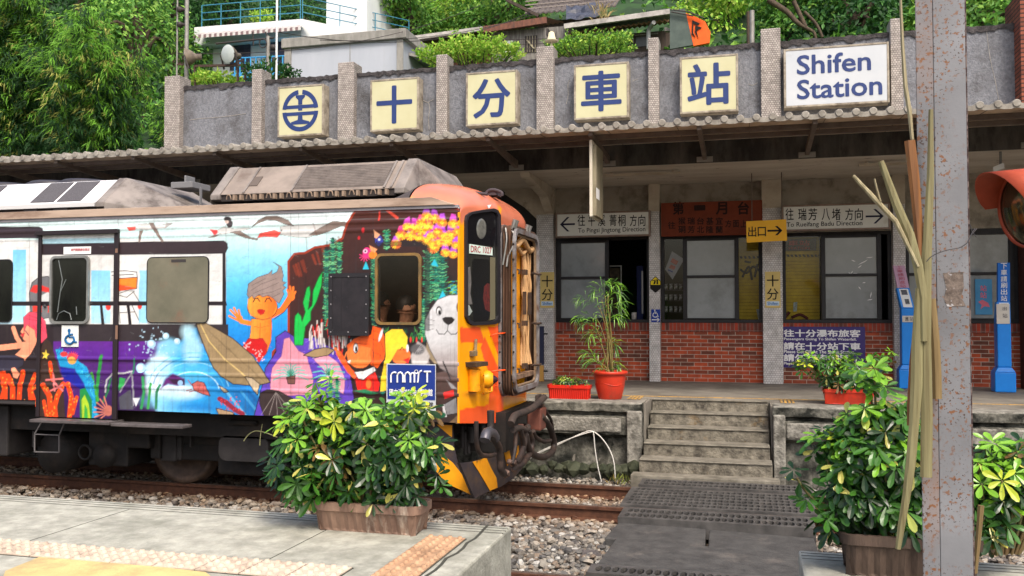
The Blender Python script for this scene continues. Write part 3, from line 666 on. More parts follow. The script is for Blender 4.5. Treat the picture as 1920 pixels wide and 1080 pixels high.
for x0, ch, lab in ((-6.97, '十', 'ivory light box sign with a blue cross shaped character on the parapet'), (-5.04, '分', 'ivory light box sign with a blue character of two spread strokes over a hook'), (-2.99, '車', 'ivory light box sign with a blue boxed character crossed by horizontal bars'), (-1.105, '站', 'ivory light box sign with a blue two part character, nearest the white English sign')):
    t, yl = light_box(x0, x0 + .99, ZS0, ZS1, lab, YEL); m = MB()
    w_ = .70; cx = x0 + .495; hh = .70
    letter(m, ch, (cx - w_ / 2, yl, 6.06 - hh / 2), (cx + w_ / 2, yl, 6.06 - hh / 2), (cx - w_ / 2, yl, 6.06 + hh / 2), bold=.022)
    obj('lettering', m, BLUE, t)
t, yl = light_box(.64, 2.31, 5.56, 6.57, 'wide white light box sign with the English station name in blue', WHT); m = MB()
letter(m, 'Shifen', (.86, yl, 6.12), (2.02, yl, 6.12), (.86, yl, 6.44), bold=.018); letter(m, 'Station', (.86, yl, 5.70), (2.19, yl, 5.70), (.86, yl, 6.02), bold=.018)
obj('lettering', m, BLUE, t)
t, yl = light_box(-8.95, -7.955, ZS0, ZS1, 'ivory light box sign with a round blue railway emblem', YEL); m = MB(); cx, cz = -8.455, 6.06; r1, r0 = .39, .305
def E2(x, z): return Vector((cx + x, yl, cz + z * 1.06))
def ringpart(a0, a1):
    n = 22; A = np.linspace(a0, a1, n); vs = [E2(r1 * math.cos(a), r1 * math.sin(a)) for a in A] + [E2(r0 * math.cos(a), r0 * math.sin(a)) for a in A]
    m.add(vs, [(i, i + 1, n + i + 1, n + i) for i in range(n - 1)])
ringpart(.10, 1.45); ringpart(math.pi - 1.45, math.pi - .10); ringpart(math.pi + .06, 2 * math.pi - .06)
for q in ([(-.32, .04), (.32, .04), (.32, .105), (-.32, .105)], [(-.32, -.09), (.32, -.09), (.32, -.025), (-.32, -.025)], [(-.10, .29), (.10, .29), (.10, .25), (.045, .20), (-.045, .20), (-.10, .25)], [(-.045, .20), (.045, .20), (.045, .112), (-.045, .112)], [(-.045, .04), (.045, .04), (.045, -.0), (-.045, -.0)], [(-.045, -.091), (.045, -.091), (.055, -.17), (-.055, -.17)], [(-.055, -.17), (.055, -.17), (.2, -.21), (.2, -.255), (-.2, -.255), (-.2, -.21)]):
    v = [E2(x, z) - Vector((0, .0015, 0)) for x, z in q]; m.add(v, [tuple(range(len(v)))])
obj('emblem', m, BLUE, t)

# ------------------------------------------------ direction signs under the eaves
NAVY = mat('ink_navy', S(40, 42, 66)); INK = mat('ink_black', S(30, 26, 28)); DKB = mat('ink_dark', S(44, 22, 18))
def arrow(m, x0, x1, y0, y1, Y, right=True, th=.22):
    a = P(x0, (y0 + y1) / 2, Y=Y); b = P(x1, (y0 + y1) / 2, Y=Y); h = abs(P(x0, y0, Y=Y).z - P(x0, y1, Y=Y).z) / 2; zc = (a.z + b.z) / 2
    if not right: a, b = b, a
    s = 1 if b.x > a.x else -1; t_ = h * th
    def q(pts): v = [(x, Y, z) for x, z in pts]; m.add(v if s > 0 else v[::-1], [tuple(range(len(v)))])
    q([(a.x, zc - t_ / 2), (b.x - s * t_ * .8, zc - t_ / 2), (b.x - s * t_ * .8, zc + t_ / 2), (a.x, zc + t_ / 2)])
    L_ = h
    q([(b.x, zc), (b.x - s * L_, zc + h), (b.x - s * (L_ + t_ * 1.3), zc + h), (b.x - s * t_ * 1.3, zc)]); q([(b.x, zc), (b.x - s * t_ * 1.3, zc), (b.x - s * (L_ + t_ * 1.3), zc - h), (b.x - s * L_, zc - h)])
def board(x0, y0, x1, y1, Y, name, label, face, frame, dep=.12, fw=.03, rot=None):
    a = P(x0, y1, Y=Y); b = P(x1, y0, Y=Y); t = thing(name, label, 'sign', ((a.x + b.x) / 2, Y, a.z))
    m = MB().box((a.x, Y + .006, a.z), (b.x, Y + dep, b.z))
    if fw: m.box((a.x, Y - .012, a.z), (a.x + fw, Y + .005, b.z)); m.box((b.x - fw, Y - .012, a.z), (b.x, Y + .005, b.z)); m.box((a.x + fw, Y - .012, a.z), (b.x - fw, Y + .005, a.z + fw)); m.box((a.x + fw, Y - .012, b.z - fw), (b.x - fw, Y + .005, b.z))
    obj('sign_case', m, frame, t, bevel=.004); obj('sign_face', MB().box((a.x + fw + .001, Y, a.z + fw + .001), (b.x - fw - .001, Y + .005, b.z - fw - .001)), face, t)
    return t, Y - .003
PALE = mat('sign_pale', S(222, 222, 214), S(212, 212, 204), scale=2, rough=.4, dirt=S(186, 180, 164), dscale=2, dlo=.6, dhi=.8)
BRZ = mat('bronze_frame', S(150, 130, 116), S(120, 100, 88), scale=6, rough=.5)
t, yl = board(1042, 394, 1219, 446, 15.62, 'direction_sign', 'white direction sign whose arrow points left', PALE, BRZ); m = MB()
arrow(m, 1050, 1078, 407, 434, yl, False, .26); obj('arrow', m, NAVY, t); m = MB()
for ch, xa, xb in (('往', 1083, 1097), ('平', 1103, 1116), ('溪', 1121, 1135), ('菁', 1143, 1156), ('桐', 1159, 1173), ('方', 1181, 1194), ('向', 1197, 1210)): letter_px(m, ch, xa, 403, xb, 424, yl, .008)
letter_px(m, 'To Pingsi Jingtong Direction', 1084, 428, 1210, 439, yl, .008, slope=0); obj('lettering', m, INK, t)
t, yl = board(1466, 379, 1669, 434, 15.62, 'direction_sign', 'white direction sign whose arrow points right', PALE, BRZ); m = MB()
arrow(m, 1623, 1657, 392, 419, yl, True, .26); obj('arrow', m, NAVY, t); m = MB()
for ch, xa, xb in (('往', 1473, 1488), ('瑞', 1497, 1512), ('芳', 1516, 1532), ('八', 1541, 1556), ('堵', 1560, 1576), ('方', 1585, 1600), ('向', 1603, 1618)): letter_px(m, ch, xa, 391, xb, 413, yl, .008)
letter_px(m, 'To Rueifang Badu Direction', 1475, 417, 1617, 428, yl, .008); obj('lettering', m, INK, t)
t, yl = board(1240, 375, 1429, 443, 15.72, 'platform_sign', 'rust orange board with black characters between two direction signs', mat('rust_orange_board', S(128, 58, 34), S(106, 48, 28), scale=3), mat('rust_orange_edge', S(140, 64, 40)), fw=.012); m = MB()
for ch, x in (('第', 1272), ('一', 1312), ('月', 1353), ('台', 1394)):
    if ch == '一': letter_px(m, ch, x - 10, 387, x + 10, 393, yl, .03)
    else: letter_px(m, ch, x - 10, 379, x + 10, 402, yl, .03)
letter_px(m, '往', 1253, 416, 1266, 429, yl, .02)
for i, (a_, b_) in enumerate((('猴', '硐'), ('瑞', '芳'), ('台', '北'), ('基', '隆'), ('宜', '蘭'))):
    x = 1272 + i * 17.5; letter_px(m, a_, x, 408, x + 13, 421, yl, .02); letter_px(m, b_, x, 424, x + 13, 437, yl, .02)
for i, ch in enumerate('方面上車'): letter_px(m, ch, 1360 + i * 14.5, 413, 1371 + i * 14.5, 426, yl, .02)
obj('lettering', m, DKB, t)
# yellow exit sign hung nearer to the camera
YE = 15.0; YLW = mat('exit_yellow', S(246, 186, 20), S(238, 176, 16), scale=3, rough=.45)
q = [P(x, y, Y=YE) for x, y in ((1400, 455), (1476, 451), (1474, 411), (1399, 415))]
t = thing('exit_sign', 'tilted yellow exit sign with a black right arrow', 'sign', q[0]); obj('sign_board', MB().prism(q, (0, .03, 0)), YLW, t); m = MB()
letter_px(m, '出', 1403, 425, 1418, 444, YE - .004, .01, slope=-.05); letter_px(m, '口', 1421, 426, 1436, 443, YE - .004, .012, slope=-.05); arrow(m, 1439, 1467, 424, 441, YE - .004, True, .42); obj('lettering', m, INK, t)
m = MB()
for x in (1410, 1466): a = P(x, 413, Y=YE + .015); m.tube([a, (a.x, a.y, 4.37)], .008, 6)
obj('hanger', m, STL, t)
# name plates on the columns
PLT = mat('plate_ochre', S(222, 196, 120), S(206, 180, 108), scale=4, rough=.5); LBL = mat('plate_label', S(206, 226, 240)); CYN = mat('label_blue', S(40, 110, 180))
for (x0, x1, y0, y1, lab) in ((1013, 1039, 510, 577, 'ochre station name plate on the column beside the train'), (1435, 1463, 509, 577, 'ochre station name plate on the column below the exit sign')):
    Yp = W - .155; a = P(x0, y1, Y=Yp); b = P(x1, y0, Y=Yp); t = thing('name_plate', lab, 'plate', ((a.x + b.x) / 2, Yp, a.z))
    obj('plate', MB().box((a.x, Yp, a.z), (b.x, Yp + .012, b.z)), PLT, t); k = (x1 - x0) / 26
    m = MB(); letter_px(m, '十', x0 + 3 * k, y0 + 7, x1 - 3 * k, y0 + 28, Yp - .003, .014); letter_px(m, '分', x0 + 3 * k, y0 + 32, x1 - 3 * k, y0 + 53, Yp - .003, .010); obj('lettering', m, INK, t)
    obj('label', MB().box((a.x + .02, Yp - .004, P(x0, y1 - 4, Y=Yp).z), (b.x - .02, Yp, P(x0, y1 - 12, Y=Yp).z)), LBL, t); m = MB(); letter_px(m, 'Shifen', x0 + 4, y1 - 11, x1 - 4, y1 - 5, Yp - .007, .01); obj('label_lettering', m, CYN, t)
# yellow-black notice and blue wheelchair notice on the slim column
Yp = W - .15
def pl(pts, mm, Y, nm, par, dep=.006): obj(nm, MB().prism([P(x, y, Y=Y) for x, y in pts], (0, dep, 0)), mm, par)
t = thing('warning_plate', 'small yellow and black pointed notice on the slim column', 'sign', P(1229, 549, Y=Yp)); BLK = mat('plate_black', S(26, 24, 22))
pl([(1229, 549), (1239, 541), (1239, 527), (1229, 518), (1219, 527), (1219, 541)], BLK, Yp, 'plate', t); pl([(1238, 534), (1238, 528), (1229, 519.5), (1220, 528), (1220, 534)], mat('plate_yellow', S(240, 214, 40)), Yp - .003, 'yellow_field', t, .002)
m = MB(); m.prism([P(x, y, Y=Yp - .006) for x, y in ((1225, 533), (1227, 526), (1230, 527), (1228, 533))], (0, .002, 0)); m.prism([P(x, y, Y=Yp - .006) for x, y in ((1231, 533), (1231, 524), (1234, 524), (1234, 533))], (0, .002, 0)); m.prism([P(x, y, Y=Yp - .006) for x, y in ((1223, 527), (1232, 525), (1232, 524), (1223, 525.6))], (0, .002, 0)); obj('pictogram', m, BLK, t)
t = thing('wheelchair_plate', 'blue wheelchair access plate with a right arrow on the slim column', 'sign', P(1229, 604, Y=Yp)); pl([(1221, 604), (1238, 604), (1238, 580), (1221, 580)], mat('access_blue', S(32, 62, 150)), Yp, 'plate', t)
def wheelchair(m, cx, cy, s, pl_):
    r = .33 * s; pts = [(cx - .05 * s + r * math.cos(a), cy + .2 * s + r * math.sin(a)) for a in np.linspace(-1.9, -5.9, 16)]
    m.tube([pl_(x, y) for x, y in pts], .05 * s * .0095 * 1.3, 5); m.lathe(pl_(cx - .1 * s, cy - .5 * s), [(0, 0), (.1 * s * .0095, 0)], 10, axis='Y')
    for q in ([(-.1, -.4), (-.05, .0), (.25, .0), (.36, .42), (.5, .38)], [(-.08, -.2), (.2, -.2)]): m.tube([pl_(cx + x * s, cy + y * s) for x, y in q], .055 * s * .0095, 5)
SW = mat('symbol_white', S(236, 236, 236)); m = MB(); wheelchair(m, 1229, 588, 13, lambda x, y: P(x, y, Y=Yp - .006)); arrow(m, 1222, 1237, 596, 603, Yp - .003, True, .5); obj('symbol', m, SW, t)
# purple notice
t, yl = board(1468, 613, 1622, 689, W - .005, 'notice_board', 'purple notice with white bilingual lines on the brick panel', mat('notice_purple', S(64, 50, 118), S(56, 42, 106), scale=3, rough=.5), mat('notice_edge', S(50, 40, 96)), dep=.02, fw=0); m = MB()
for ln, y0, y1, x1, bd in (('往十分瀑布旅客', 618, 631, 1613, .03), ('Passengers Going To Shifen Waterfall.', 633, 639, 1606, .02), ('請在十分站下車', 642, 655, 1613, .03), ('Please Get Off At The Shifen Station.', 656, 662, 1603, .02), ('請勿行走鐵路', 664, 677, 1595, .03), ('Please Do Not Walk On The Railway Tracks.', 679, 685, 1617, .02)): letter_px(m, ln, 1470, y0, x1, y1, yl, bd)
obj('lettering', m, SW, t)
# blue poster on far right window
t, yl = board(1829, 523, 1860, 590, W + .045, 'poster', 'light blue poster taped to the frosted pane right of the pillar', mat('poster_blue', S(90, 160, 205), S(70, 140, 190), scale=3), mat('poster_edge', S(90, 150, 190)), dep=.006, fw=0); m = MB()
PNK = mat('poster_pink', S(224, 120, 140)); letter_px(m, '站', 1838, 535, 1850, 546, yl, .02); letter_px(m, '站', 1838, 548, 1850, 559, yl, .02); m.prism([P(x, y, Y=yl) for x, y in ((1834, 566), (1842, 562), (1853, 568), (1856, 576), (1846, 574), (1838, 580), (1841, 572))], (0, -.002, 0)); obj('print', m, PNK, t)
# dark sign posts at the first column
t = thing('route_board', 'narrow navy board standing edge-on beside the first column', 'sign', P(1014, 720, Y=15.5)); q0 = P(1008, 720, Y=15.3); q1 = P(1019, 612, Y=15.3)
obj('board', MB().box((q0.x, 15.3, P(1008, 684, Y=15.3).z), (q1.x, 15.36, q1.z)), mat('board_navy', S(44, 48, 72)), t, bevel=.006); obj('foot', MB().box((q0.x + .01, 15.305, ZP), (q1.x - .005, 15.355, P(1008, 685, Y=15.3).z)), mat('board_ochre', S(190, 146, 76)), t)
m = MB()
for y in (626, 696): m.box(P(1019.2, y + 1.5, Y=15.32), P(1027, y - 1.5, Y=15.34))
obj('bracket_arm', m, BLK, t)
# card readers
def reader(px0, px1, pyb, pyt, Yr, label, top_col, word, cut, lean):
    t = thing('card_reader', label, 'card reader', P((px0 + px1) / 2, pyb, Y=Yr)); BL = mat('reader_blue', S(30, 140, 235), S(24, 128, 222), scale=3, rough=.35)
    a = P(px0, pyb, Y=Yr); b = P(px1, pyb, Y=Yr); w_ = b.x - a.x; d = .2; zt = P(px0, cut, Y=Yr).z; zz = ZP
    m = MB(); m.box((a.x - .05, Yr - .03, zz), (b.x + .05, Yr + d + .03, zz + .3)); m.hexa([(a.x - .05, Yr - .03, zz + .3), (b.x + .05, Yr - .03, zz + .3), (b.x + .05, Yr + d + .03, zz + .3), (a.x - .05, Yr + d + .03, zz + .3)], [(a.x, Yr, zz + .38), (b.x, Yr, zz + .38), (b.x, Yr + d, zz + .38), (a.x, Yr + d, zz + .38)]); m.box((a.x, Yr, zz + .381), (b.x, Yr + d, zt)); m.hexa([(a.x, Yr, zt), (b.x, Yr, zt), (b.x, Yr + d, zt), (a.x, Yr + d, zt)], [(a.x + lean, Yr + .08, zt + .33), (b.x + lean, Yr + .08, zt + .33), (b.x + lean, Yr + d, zt + .33), (a.x + lean, Yr + d, zt + .33)])
    obj('pedestal', m, BL, t, bevel=.012)
    L_ = lambda u, v, o=.006: Vector((a.x + w_ * u + lean * v, Yr + .08 * v - o, zt + .33 * v))
    obj('reader_face', MB().hexa([L_(.18, .05), L_(.86, .05), L_(.86, .05, -.01), L_(.18, .05, -.01)], [L_(.18, .95), L_(.86, .95), L_(.86, .95, -.01), L_(.18, .95, -.01)]), mat('reader_white', S(225, 228, 230), rough=.4), t)
    obj('screen', MB().hexa([L_(.3, .66, .012), L_(.74, .66, .012), L_(.74, .66, .005), L_(.3, .66, .005)], [L_(.3, .9, .012), L_(.74, .9, .012), L_(.74, .9, .005), L_(.3, .9, .005)]), mat('screen_dark', S(24, 30, 52), rough=.2), t)
    obj('keypad', MB().hexa([L_(.4, .2, .012), L_(.72, .2, .012), L_(.72, .2, .005), L_(.4, .2, .005)], [L_(.4, .45, .012), L_(.72, .45, .012), L_(.72, .45, .005), L_(.4, .45, .005)]), mat('keypad_grey', S(120, 124, 130), S(60, 62, 66), scale=90, lo=.45, hi=.55), t)
    u = .5; h0 = L_(.0, 1.0); h1 = L_(1, 1.0); hz = P(px0, pyt, Y=Yr).z
    head = MB().hexa([(h0.x + .02, Yr + .09, h0.z), (h1.x, Yr + .09, h0.z), (h1.x, Yr + .16, h0.z), (h0.x + .02, Yr + .16, h0.z)], [(h0.x + lean + .02, Yr + .12, hz), (h1.x + lean, Yr + .12, hz), (h1.x + lean, Yr + .17, hz), (h0.x + lean + .02, Yr + .17, hz)])
    hd = obj('head_card', head, top_col, t); m = MB(); n = len(word); H = hz - h0.z
    for i, ch in enumerate(word):
        f1 = 1 - (i + .06) / n; f0 = 1 - (i + .92) / n; g = lambda u_, f: Vector((h0.x + .02 + lean * f + (w_ - .02) * u_, Yr + .09 + .03 * f - .004, h0.z + H * f)); letter(m, ch, g(.25, f0), g(.75, f0), g(.25, f1), .01)
    obj('head_lettering', m, SW if 'blue' in top_col.name else mat('head_red', S(190, 110, 130)), hd)
    return t, a, b, Yr
t, a, b, Yr = reader(1872, 1898, 735, 492, 15.0, 'blue card reader with a white paper sheet, right of the pillar', mat('head_blue', S(40, 110, 200)), '下車請刷出站', 606, .015)
obj('paper_sheet', MB().box((a.x - .01, Yr - .012, P(1872, 607, Y=Yr).z), (b.x - .02, Yr - .004, P(1872, 570, Y=Yr).z)), mat('paper_white', S(226, 224, 218)), t); m = MB(); letter_px(m, '出', 1880, 575, 1888, 582, Yr - .016); letter_px(m, '站', 1880, 588, 1889, 596, Yr - .016); obj('paper_lettering', m, NAVY, t)
t, a, b, Yr = reader(1692, 1717, 727, 497, 15.35, 'blue card reader with a pale pink head, partly hidden by the dry stalks', mat('head_pale', S(196, 160, 186)), '上車請刷進站', 578, -.06)
obj('paper_sheet', MB().box((a.x + .01, Yr - .012, P(1692, 604, Y=Yr).z), (b.x + .0, Yr - .004, P(1692, 592, Y=Yr).z)), mat('paper_white', S(226, 224, 218)), t); m = MB(); letter_px(m, '進', 1697, 594, 1704, 602, Yr - .016); letter_px(m, '站', 1706, 594, 1713, 602, Yr - .016); obj('paper_lettering', m, NAVY, t)
# security camera
c = P(1872, 316, Y=13.9); t = thing('security_camera', 'small white security camera under the eaves near the mirror', 'camera', c)
obj('housing', MB().hexa([c + Vector((-.07, -.03, -.05)), c + Vector((-.05, .03, -.06)), c + Vector((.09, .03, .0)), c + Vector((.07, -.03, .01))], [c + Vector((-.08, -.03, .02)), c + Vector((-.06, .03, .01)), c + Vector((.08, .03, .07)), c + Vector((.06, -.03, .08))]), mat('camera_white', S(214, 214, 212)), t, bevel=.008); obj('mount', MB().tube([c + Vector((.03, 0, .05)), (c.x + .03, c.y, 4.37)], .018, 8), mat('mount_grey', S(120, 120, 118)), t)
# ================================================================== the painted railcar
YC = 10.035; YS = 8.60; XE = -2.838
tr = thing('railcar', 'diesel railcar with an undersea mural along its side and an orange and yellow cab', 'train', (-10, YC, 0))
class Paint:
    """hand painted artwork: colours laid over sample points of the body side, stroke after stroke"""
    def __init__(s, pts):
        s.x, s.y = proj(pts); s.c = np.zeros((len(pts), 3)); s.soft = 1.1
    def mixin(s, idx, a, c): a = a[:, None]; s.c[idx] = s.c[idx] * (1 - a) + np.asarray(c)[..., :3] * a
    def near(s, x0, y0, x1, y1, m=3): return np.nonzero((s.x > x0 - m) & (s.x < x1 + m) & (s.y > y0 - m) & (s.y < y1 + m))[0]
    def poly(s, pts, c, soft=None, out=None, ow=1.2, alpha=1):
        p = np.asarray(pts, float); soft = soft or s.soft
        i = s.near(*p.min(0), *p.max(0), soft + 2)
        if not len(i): return
        x, y = s.x[i], s.y[i]; ins = np.zeros(len(i), bool); d = np.full(len(i), 1e9)
        for (ax, ay), (bx, by) in zip(p, np.roll(p, -1, 0)):
            cr = ((ay > y) != (by > y)) & (x < (bx - ax) * (y - ay) / (by - ay + 1e-9) + ax); ins ^= cr
            t = np.clip(((x - ax) * (bx - ax) + (y - ay) * (by - ay)) / ((bx - ax) ** 2 + (by - ay) ** 2 + 1e-9), 0, 1)
            d = np.minimum(d, np.hypot(x - ax - t * (bx - ax), y - ay - t * (by - ay)))
        sd = np.where(ins, d, -d)
        cc = c(x, y) if callable(c) else np.broadcast_to(np.asarray(c)[:3], (len(i), 3))
        s.mixin(i, np.clip(.5 + sd / soft, 0, 1) * alpha, cc)
        if out is not None: s.mixin(i, np.clip(ow - np.abs(sd), 0, 1), np.asarray(out)[:3])
    def line(s, pts, wd, c, alpha=1):
        for (ax, ay), (bx, by) in zip(pts, pts[1:]):
            i = s.near(min(ax, bx), min(ay, by), max(ax, bx), max(ay, by), wd + 2)
            if not len(i): continue
            x, y = s.x[i], s.y[i]; t = np.clip(((x - ax) * (bx - ax) + (y - ay) * (by - ay)) / ((bx - ax) ** 2 + (by - ay) ** 2 + 1e-9), 0, 1)
            d = np.hypot(x - ax - t * (bx - ax), y - ay - t * (by - ay)); s.mixin(i, np.clip((wd / 2 - d) + .5, 0, 1) * alpha, np.asarray(c)[:3])
    def ell(s, cx, cy, rx, ry, c, rot=0, soft=1.1, alpha=1, out=None):
        r = max(rx, ry); i = s.near(cx - r, cy - r, cx + r, cy + r, soft + 2)
        if not len(i): return
        x, y = s.x[i] - cx, s.y[i] - cy; co, si = math.cos(rot), math.sin(rot)
        d = (np.hypot((x * co + y * si) / rx, (-x * si + y * co) / ry) - 1) * min(rx, ry)
        s.mixin(i, np.clip(.5 - d / soft, 0, 1) * alpha, np.asarray(c)[:3])
        if out is not None: s.mixin(i, np.clip(1.1 - np.abs(d), 0, 1), np.asarray(out)[:3])
def Cc(r, g, b): return np.array(S(r, g, b, .92)[:3])
def gradY(*st):
    ys = [q[0] for q in st]; cs = np.array([Cc(*q[1]) for q in st])
    return lambda x, y: np.stack([np.interp(y, ys, cs[:, k]) for k in range(3)], 1)
def z5(L): return [(400 + x / 4, 360 + y / 4) for x, y in L]
def z4(L): return [(x / 4, 360 + y / 4) for x, y in L]
def z6(L): return [(x / 4, 560 + y / 4) for x, y in L]
def z7(L): return [(400 + x / 4, 560 + y / 4) for x, y in L]
K = Cc(34, 26, 30); rr = np.random.RandomState(3)
def paint_side(p):
    s = Paint(p); ALL = [(-900, 300), (900, 300), (900, 900), (-900, 900)]
    s.poly(ALL, gradY((395, (232, 242, 244)), (412, (222, 238, 240)), (425, (206, 232, 232)), (450, (196, 226, 228)), (480, (150, 214, 236)), (530, (96, 196, 240)), (580, (40, 160, 232)), (640, (24, 130, 215))))
    # left: ship's deck of pale panels and dark beams
    s.poly([(-900, 420), (424, 452), (424, 612), (-900, 612)], Cc(216, 217, 216))
    for k in range(60):
        x, y = rr.uniform(0, 410), rr.uniform(455, 600); s.line([(x, y), (x + rr.uniform(10, 40), y + rr.uniform(-2, 2))], .7, Cc(170, 170, 170), .5)
    s.poly([(-900, 412), (222, 420), (222, 452), (-900, 440)], gradY((410, (216, 236, 236)), (450, (206, 230, 230))))
    s.poly(z4([(-900, 265), (290, 262), (318, 275), (328, 300), (326, 335), (300, 345), (-900, 352)]), Cc(52, 40, 46), out=K)
    s.poly([(24, 468), (49, 468), (49, 605), (24, 605)], gradY((468, (120, 196, 238)), (605, (170, 222, 240))))
    s.poly([(73, 440), (222, 436), (222, 612), (73, 612)], Cc(212, 212, 210)); s.poly([(80, 448), (214, 446), (214, 457), (80, 459)], Cc(182, 224, 238)); s.poly([(171, 507), (207, 507), (207, 606), (171, 606)], gradY((507, (130, 200, 240)), (606, (170, 220, 240))))
    s.poly([(73, 457), (221, 455), (221, 478), (73, 478)], Cc(48, 36, 42)); s.poly([(260, 507), (276, 507), (276, 606), (260, 606)], Cc(150, 210, 236))
    s.poly(z4([(888, 378), (1680, 368), (1702, 385), (1708, 420), (1692, 452), (1660, 460), (888, 470)]), Cc(54, 42, 46), out=K)
    s.poly([(417, 474), (423, 474), (424, 612), (417, 612)], K)
    # diver figure in white with an orange visor, grey diver on the left
    s.poly(z4([(895, 500), (1035, 520), (1050, 640), (1030, 760), (1040, 900), (1030, 1000), (890, 1000)]), Cc(224, 224, 222)); s.poly(z4([(860, 650), (1030, 640), (1025, 725), (870, 745)]), Cc(240, 132, 44), out=K); s.poly(z4([(862, 690), (930, 700), (1022, 722), (870, 745)]), Cc(236, 80, 40))
    for q in ([(835, 600), (930, 590), (1025, 600), (1030, 640)], [(840, 625), (1000, 618)], [(890, 760), (960, 740), (1010, 745)], [(880, 770), (950, 790), (1000, 750), (1050, 830)], [(900, 905), (1010, 900)], [(945, 820), (975, 990)], [(890, 820), (900, 985)], [(990, 850), (1040, 960)]): s.line(z4(q), 1.4, K)
    s.ell(203, 575, 5, 7, Cc(226, 60, 50)); s.ell(262, 574, 4, 6, Cc(226, 60, 50))
    s.poly(z4([(220, 760), (240, 680), (290, 640), (360, 632), (390, 660), (390, 830), (380, 940), (320, 950), (230, 900)]), Cc(112, 112, 116), out=K); s.poly(z4([(225, 745), (250, 700), (300, 695), (380, 725), (378, 760), (300, 740), (270, 760)]), Cc(214, 54, 50)); s.poly(z4([(300, 780), (360, 750), (390, 770), (390, 830), (310, 830)]), Cc(200, 204, 204)); s.poly(z4([(245, 855), (385, 845), (380, 905), (245, 900)]), Cc(220, 60, 50)); s.ell(84, 580, 6, 12, Cc(120, 120, 122))
    s.poly([(-900, 565), (424, 565), (426, 573), (-900, 574)], K); s.poly([(-900, 574), (24, 574), (24, 608), (-900, 608)], Cc(180, 215, 230))
    for x in (187, 238): s.poly([(x, 572), (x + 5, 572), (x + 9, 608), (x + 3, 608)], K)
    # dark hull, purple band, sea bed
    s.poly([(-900, 608), (428, 608), (428, 645), (-900, 645)], Cc(50, 42, 46)); s.poly([(-900, 640), (330, 640), (300, 800), (-900, 800)], gradY((638, (98, 38, 140)), (660, (92, 34, 146)), (673, (84, 32, 134)), (676, (52, 24, 62)), (684, (84, 36, 120)), (720, (64, 30, 96)), (790, (46, 26, 66))))
    s.poly([(-900, 608), (100, 608), (100, 800), (-900, 800)], Cc(42, 32, 36)); s.poly(z6([(340, 290), (380, 330), (470, 600), (490, 900), (280, 900), (300, 400)]), Cc(62, 44, 38))
    # whale made of foam and blue water
    s.poly(z6([(1090, 560), (1090, 500), (1170, 440), (1190, 340), (1280, 300), (1330, 340), (1380, 300), (1400, 230), (1470, 225), (1500, 330), (1700, 600), (1990, 760), (1990, 880), (1180, 850), (1130, 760)]), lambda x, y: np.stack([np.interp(x, [270, 340, 400, 470], [Cc(170, 222, 244)[k], Cc(60, 170, 226)[k], Cc(40, 150, 216)[k], Cc(24, 106, 176)[k]]) for k in range(3)], 1), soft=7)
    for cx, cy, rx, ry, a, cl in ((315, 652, 22, 18, .5, (150, 220, 246)), (352, 622, 12, 14, .8, (190, 234, 250)), (360, 655, 18, 26, .6, (196, 236, 250)), (300, 690, 22, 26, .7, (214, 240, 250)), (290, 720, 16, 22, .7, (226, 244, 250)), (330, 735, 44, 14, .8, (226, 244, 250)), (310, 752, 40, 14, .55, (120, 200, 240)), (370, 762, 50, 10, .6, (30, 130, 210)), (345, 775, 40, 8, .5, (110, 196, 240)), (420, 735, 40, 22, .35, (24, 110, 190)), (350, 698, 56, 16, .5, (90, 190, 238)), (375, 765, 30, 6, .5, (20, 110, 190))): s.ell(cx, cy, rx, ry, Cc(*cl), soft=12, alpha=a)
    for k in range(5):
        t = np.linspace(-2.9, -.2, 14); s.line([(362 + (50 + 9 * k) * math.cos(a), 735 + (38 + 9 * k) * math.sin(a)) for a in t], 2.2, Cc(*[(200, 236, 250), (70, 170, 224), (150, 216, 246), (40, 130, 200), (90, 190, 236)][k]), .6)
    s.poly(z6([(1205, 680), (1240, 600), (1300, 560), (1385, 600), (1385, 645), (1330, 655), (1260, 640)]), Cc(98, 40, 116), soft=4); s.poly(z6([(1260, 600), (1380, 605), (1384, 648), (1300, 640)]), Cc(54, 24, 60), soft=3); s.ell(338, 718, 5, 5, Cc(150, 190, 230))
    for k in range(70):
        a, b = rr.normal(283, 15), rr.normal(655, 22); s.ell(a, b, rr.uniform(.6, 2.2), rr.uniform(.6, 2.2), Cc(190, 226, 248), alpha=.8)
    for cx, cy, r in ((284, 645, 8), (311, 630, 6), (264, 690, 9), (332, 640, 6)): s.ell(cx, cy, r, r, Cc(170, 214, 240)); s.ell(cx - 1, cy - 1, r * .6, r * .6, Cc(216, 238, 248))
    for k in range(5):
        x = 425 + k * 14; s.line([(x, 735), (x + 40, 785)], 5, Cc(*[(110, 190, 230), (30, 110, 180), (70, 160, 216), (20, 90, 160), (90, 176, 220)][k]), .7)
    s.line([(412, 748), (425, 755), (440, 768), (455, 776)], 9, Cc(140, 40, 60)); [s.ell(rr.uniform(410, 455), rr.uniform(744, 778), 1.2, 1.2, Cc(214, 60, 64)) for k in range(40)]
    s.poly(z6([(1640, 650), (1700, 680), (1715, 700), (1680, 705)]), Cc(190, 170, 140), out=K); s.poly(z6([(1620, 822), (1740, 850), (1760, 870), (1640, 870)]), Cc(180, 150, 116), out=K)
    s.poly(z6([(1440, 640), (1480, 618), (1530, 630), (1560, 690), (1575, 730), (1520, 715), (1460, 690)]), Cc(190, 96, 90), out=K); [s.line(z6(q), 1.6, Cc(170, 60, 60)) for q in ([(1440, 650), (1410, 610)], [(1440, 680), (1400, 690)], [(1455, 690), (1420, 700)], [(1500, 640), (1490, 700)], [(1530, 650), (1525, 710)])]
